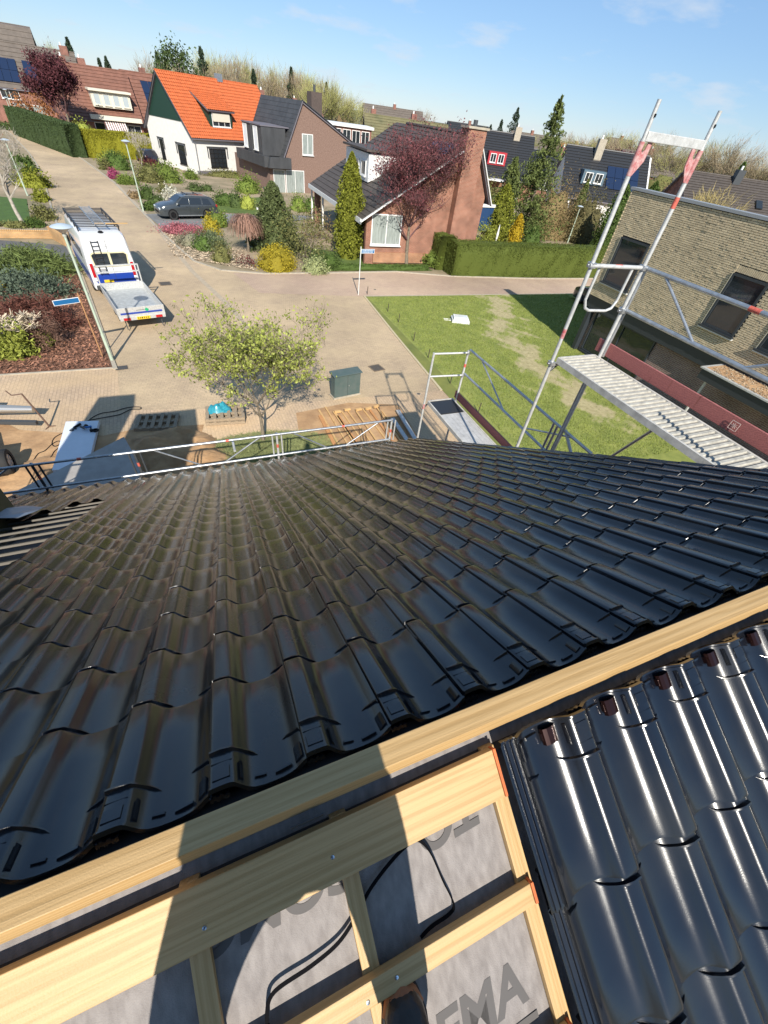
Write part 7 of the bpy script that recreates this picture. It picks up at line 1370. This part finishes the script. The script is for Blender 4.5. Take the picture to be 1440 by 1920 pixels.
# ------------------------------------------------------------------ the photographer, standing astride on the battens
def skin_chain(name, verts, edges, radii, m, parent, sub=2, root=0):
    me = bpy.data.meshes.new(name); me.from_pydata(verts, edges, []); o = bpy.data.objects.new(name, me); put(o, parent); me.materials.append(m)
    md = o.modifiers.new('skin', 'SKIN'); md.use_smooth_shade = True
    for i, r in enumerate(radii): me.skin_vertices[0].data[i].radius = (r, r) if not isinstance(r, tuple) else r
    me.skin_vertices[0].data[root].use_root = True
    sb = o.modifiers.new('sub', 'SUBSURF'); sb.levels = sub; sb.render_levels = sub; return o
def nz_(y): return AZ0 - (AY - y) * sP / cP - .05       # batten level under a point on the near slope
ps = thing('person', 'photographer in dark work clothes and black boots with orange-brown trim, standing on the battens', 'person', (0, -.35, 0))
def L_(p): return (p[0], p[1] + .35, p[2])
m_cloth = mat('dark_work_trousers', (.03, .033, .04), rough=.85, bump=.3); m_jack = mat('dark_jacket', (.035, .04, .05), rough=.8); m_skin = mat('skin', (.50, .30, .22), rough=.5); m_hair = mat('brown_hair', (.06, .035, .02), rough=.8)
fR, fL = (.118, -.33), (-.46, -.42)
zR, zL = nz_(fR[1]) + .10, nz_(fL[1]) + .10
hipz = zR + .78
V = [(-.20, -.50, hipz), (-.20, -.52, hipz + .22), (-.13, -.51, hipz + .42), (-.09, -.44, hipz + .56), (-.04, -.38, hipz + .64), (-.04, -.36, hipz + .76),
     (-.02, -.50, hipz - .12), (.05, -.44, hipz - .40), (fR[0], fR[1] - .07, zR - .02), (-.31, -.50, hipz - .12), (-.40, -.46, hipz - .42), (fL[0], fL[1] - .07, zL - .02),
     (.13, -.44, hipz + .53), (.26, -.36, hipz + .30), (.17, -.14, hipz + .44), (-.30, -.44, hipz + .53), (-.48, -.40, hipz + .30), (-.19, -.14, hipz + .44)]
E_ = [(0, 1), (1, 2), (2, 3), (3, 4), (4, 5), (0, 6), (6, 7), (7, 8), (0, 9), (9, 10), (10, 11), (3, 12), (12, 13), (13, 14), (3, 15), (15, 16), (16, 17)]
Rr = [(.23, .13), (.22, .12), (.19, .13), (.11, .09), .055, .05, .135, .088, .055, .135, .088, .055, .06, .045, .032, .06, .045, .032]
skin_chain('body', [L_(v) for v in V], E_, Rr, m_cloth, ps)
hd = MB(); hd.lathe((0, 0, 0), [(.02, -.12), (.055, -.10), (.07, -.05), (.08, .0), (.082, .05), (.07, .09), (.03, .12)], 18); ho = hd.build('head', m_skin, ps, smooth=60); ho.location = L_((-.04, -.30, hipz + .86)); ho.scale = (1, 1.2, 1)
hr_ = MB().lathe((0, 0, .02), [(.088, -.03), (.09, .03), (.078, .08), (.035, .112)], 18).build('hair', m_hair, ps, smooth=60); hr_.location = L_((-.04, -.315, hipz + .865)); hr_.scale = (1, 1.2, 1)
ns = MB().extr([(.0, -.02), (.028, -.02), (.0, .03)], 'x', -.01, .01).build('nose', m_skin, ps); ns.location = L_((-.04, -.208, hipz + .86))
for s in (-1, 1): MB().lathe((0, 0, 0), [(.004, -.006), (.009, 0), (.004, .006)], 8).build('eye', m_white, ps).location = L_((-.04 + s * .03, -.215, hipz + .885)); MB().box(-.008, .008, -.02, .02, -.03, .03).build('ear', m_skin, ps, bevel=.005).location = L_((-.04 + s * .086, -.30, hipz + .86))
ph_w = (0, -.03, H + .0)
for s, wr in ((1, V[14]), (-1, V[17])):                  # hands: palm with four fingers and a thumb round the phone's edges
    px_ = s * .085; base = Vector(wr); tgt = Vector((px_, -.085, H - .01)); verts = [base[:], tgt[:]]; edges = [(0, 1)]; rad = [.026, .028]
    for f in range(4):
        k0 = len(verts); zf_ = .035 - f * .022; ln = (.06, .068, .064, .05)[f]
        verts += [(px_ - s * .005, -.065, H + zf_ - .01), (px_ - s * .012, -.045, H + zf_ - .01), (px_ - s * .03, -.055 + .003, H + zf_ - .012)]; edges += [(1, k0), (k0, k0 + 1), (k0 + 1, k0 + 2)]; rad += [.010, .0085, .0075]
    k0 = len(verts); verts += [(px_ - s * .012, -.10, H + .01), (px_ - s * .038, -.098, H + .028)]; edges += [(1, k0), (k0, k0 + 1)]; rad += [.012, .009]
    skin_chain('hand', [L_(v) for v in verts], edges, rad, m_skin, ps, 1)
t = tag(MB().box(-.038, .038, -.005, .005, -.075, .075).build('smartphone', m_black, bevel=.003), 'black smartphone held upright in front of the face of the photographer', 'phone'); t.location = (0, -.075, H + .0)
m_boot = mat('black_boot_leather', (.022, .019, .018), rough=.38, var=.3, vscale=30, bump=.25); m_trim = mat('brown_boot_toe', (.34, .12, .04), rough=.6, var=.3, vscale=40)
def boot(px_, py_, z_, rz):
    fr = Matrix.Translation(L_((px_, py_, z_))) @ Matrix.Rotation(rz, 4, 'Z') @ Matrix.Rotation(radians(14), 4, 'X')
    secs_ = [(-.14, .030, .0, .10), (-.12, .038, .0, .15), (-.07, .041, .0, .155), (-.02, .042, .0, .12), (.04, .046, .0, .085), (.09, .050, .0, .068), (.125, .046, .0, .058), (.150, .032, .0, .042), (.160, .014, .004, .025)]
    V_, F_ = [], []; n = 14
    for y_, w_, z0_, z1_ in secs_:
        for i in range(n): a_ = 2 * pi * i / n; V_.append((cos(a_) * w_, y_, (z0_ + z1_) / 2 + sin(a_) * (z1_ - z0_) / 2))
    for j in range(len(secs_) - 1):
        for i in range(n): F_.append((j * n + i, j * n + (i + 1) % n, (j + 1) * n + (i + 1) % n, (j + 1) * n + i))
    F_ += [tuple(range(n)), tuple(range((len(secs_) - 1) * n, len(secs_) * n))]
    o = MB().add(V_, F_).build('boot', m_boot, ps, smooth=60); o.matrix_local = fr
    s_ = MB()
    for j, (y_, w_) in enumerate([(-.145, .028), (-.10, .043), (-.04, .040), (.04, .048), (.10, .054), (.14, .044), (.163, .022)]): pass
    pl = [(-.030, -.145), (.030, -.145), (.045, -.10), (.042, -.03), (.052, .06), (.055, .10), (.046, .14), (.024, .166), (0, .172), (-.024, .166), (-.046, .14), (-.055, .10), (-.052, .06), (-.042, -.03), (-.045, -.10)]
    MB().prism(pl, -.022, .010).build('sole', m_black, ps, bevel=.003).matrix_local = fr
    tc_ = MB(); pr_ = [(.118, .050, .030), (.145, .038, .030), (.1625, .020, .024), (.168, .006, .018)]
    V_, F_ = [], []
    for y_, w_, zt in pr_:
        for i in range(9): a_ = pi * i / 8; V_.append((cos(a_) * w_ * 1.03, y_ + .003, .012 + sin(a_) * zt))
    for j in range(3):
        for i in range(8): F_.append((j * 9 + i, j * 9 + i + 1, (j + 1) * 9 + i + 1, (j + 1) * 9 + i))
    MB().add(V_, F_).build('toe_cap', m_trim, ps, smooth=60).matrix_local = fr
    lc = MB()
    for i in range(5): y_ = -.02 + i * .022; zt = float(np.interp(y_, [-.02, .04, .09], [.12, .085, .068])); lc.tube((-.022, y_, zt + .001), (.022, y_ + .006, zt + .001), .003, .003, 5)
    lc.build('laces', m_dark, ps).matrix_local = fr
boot(fR[0], fR[1], zR - .095, radians(-6)); boot(fL[0], fL[1], zL - .095, radians(16))
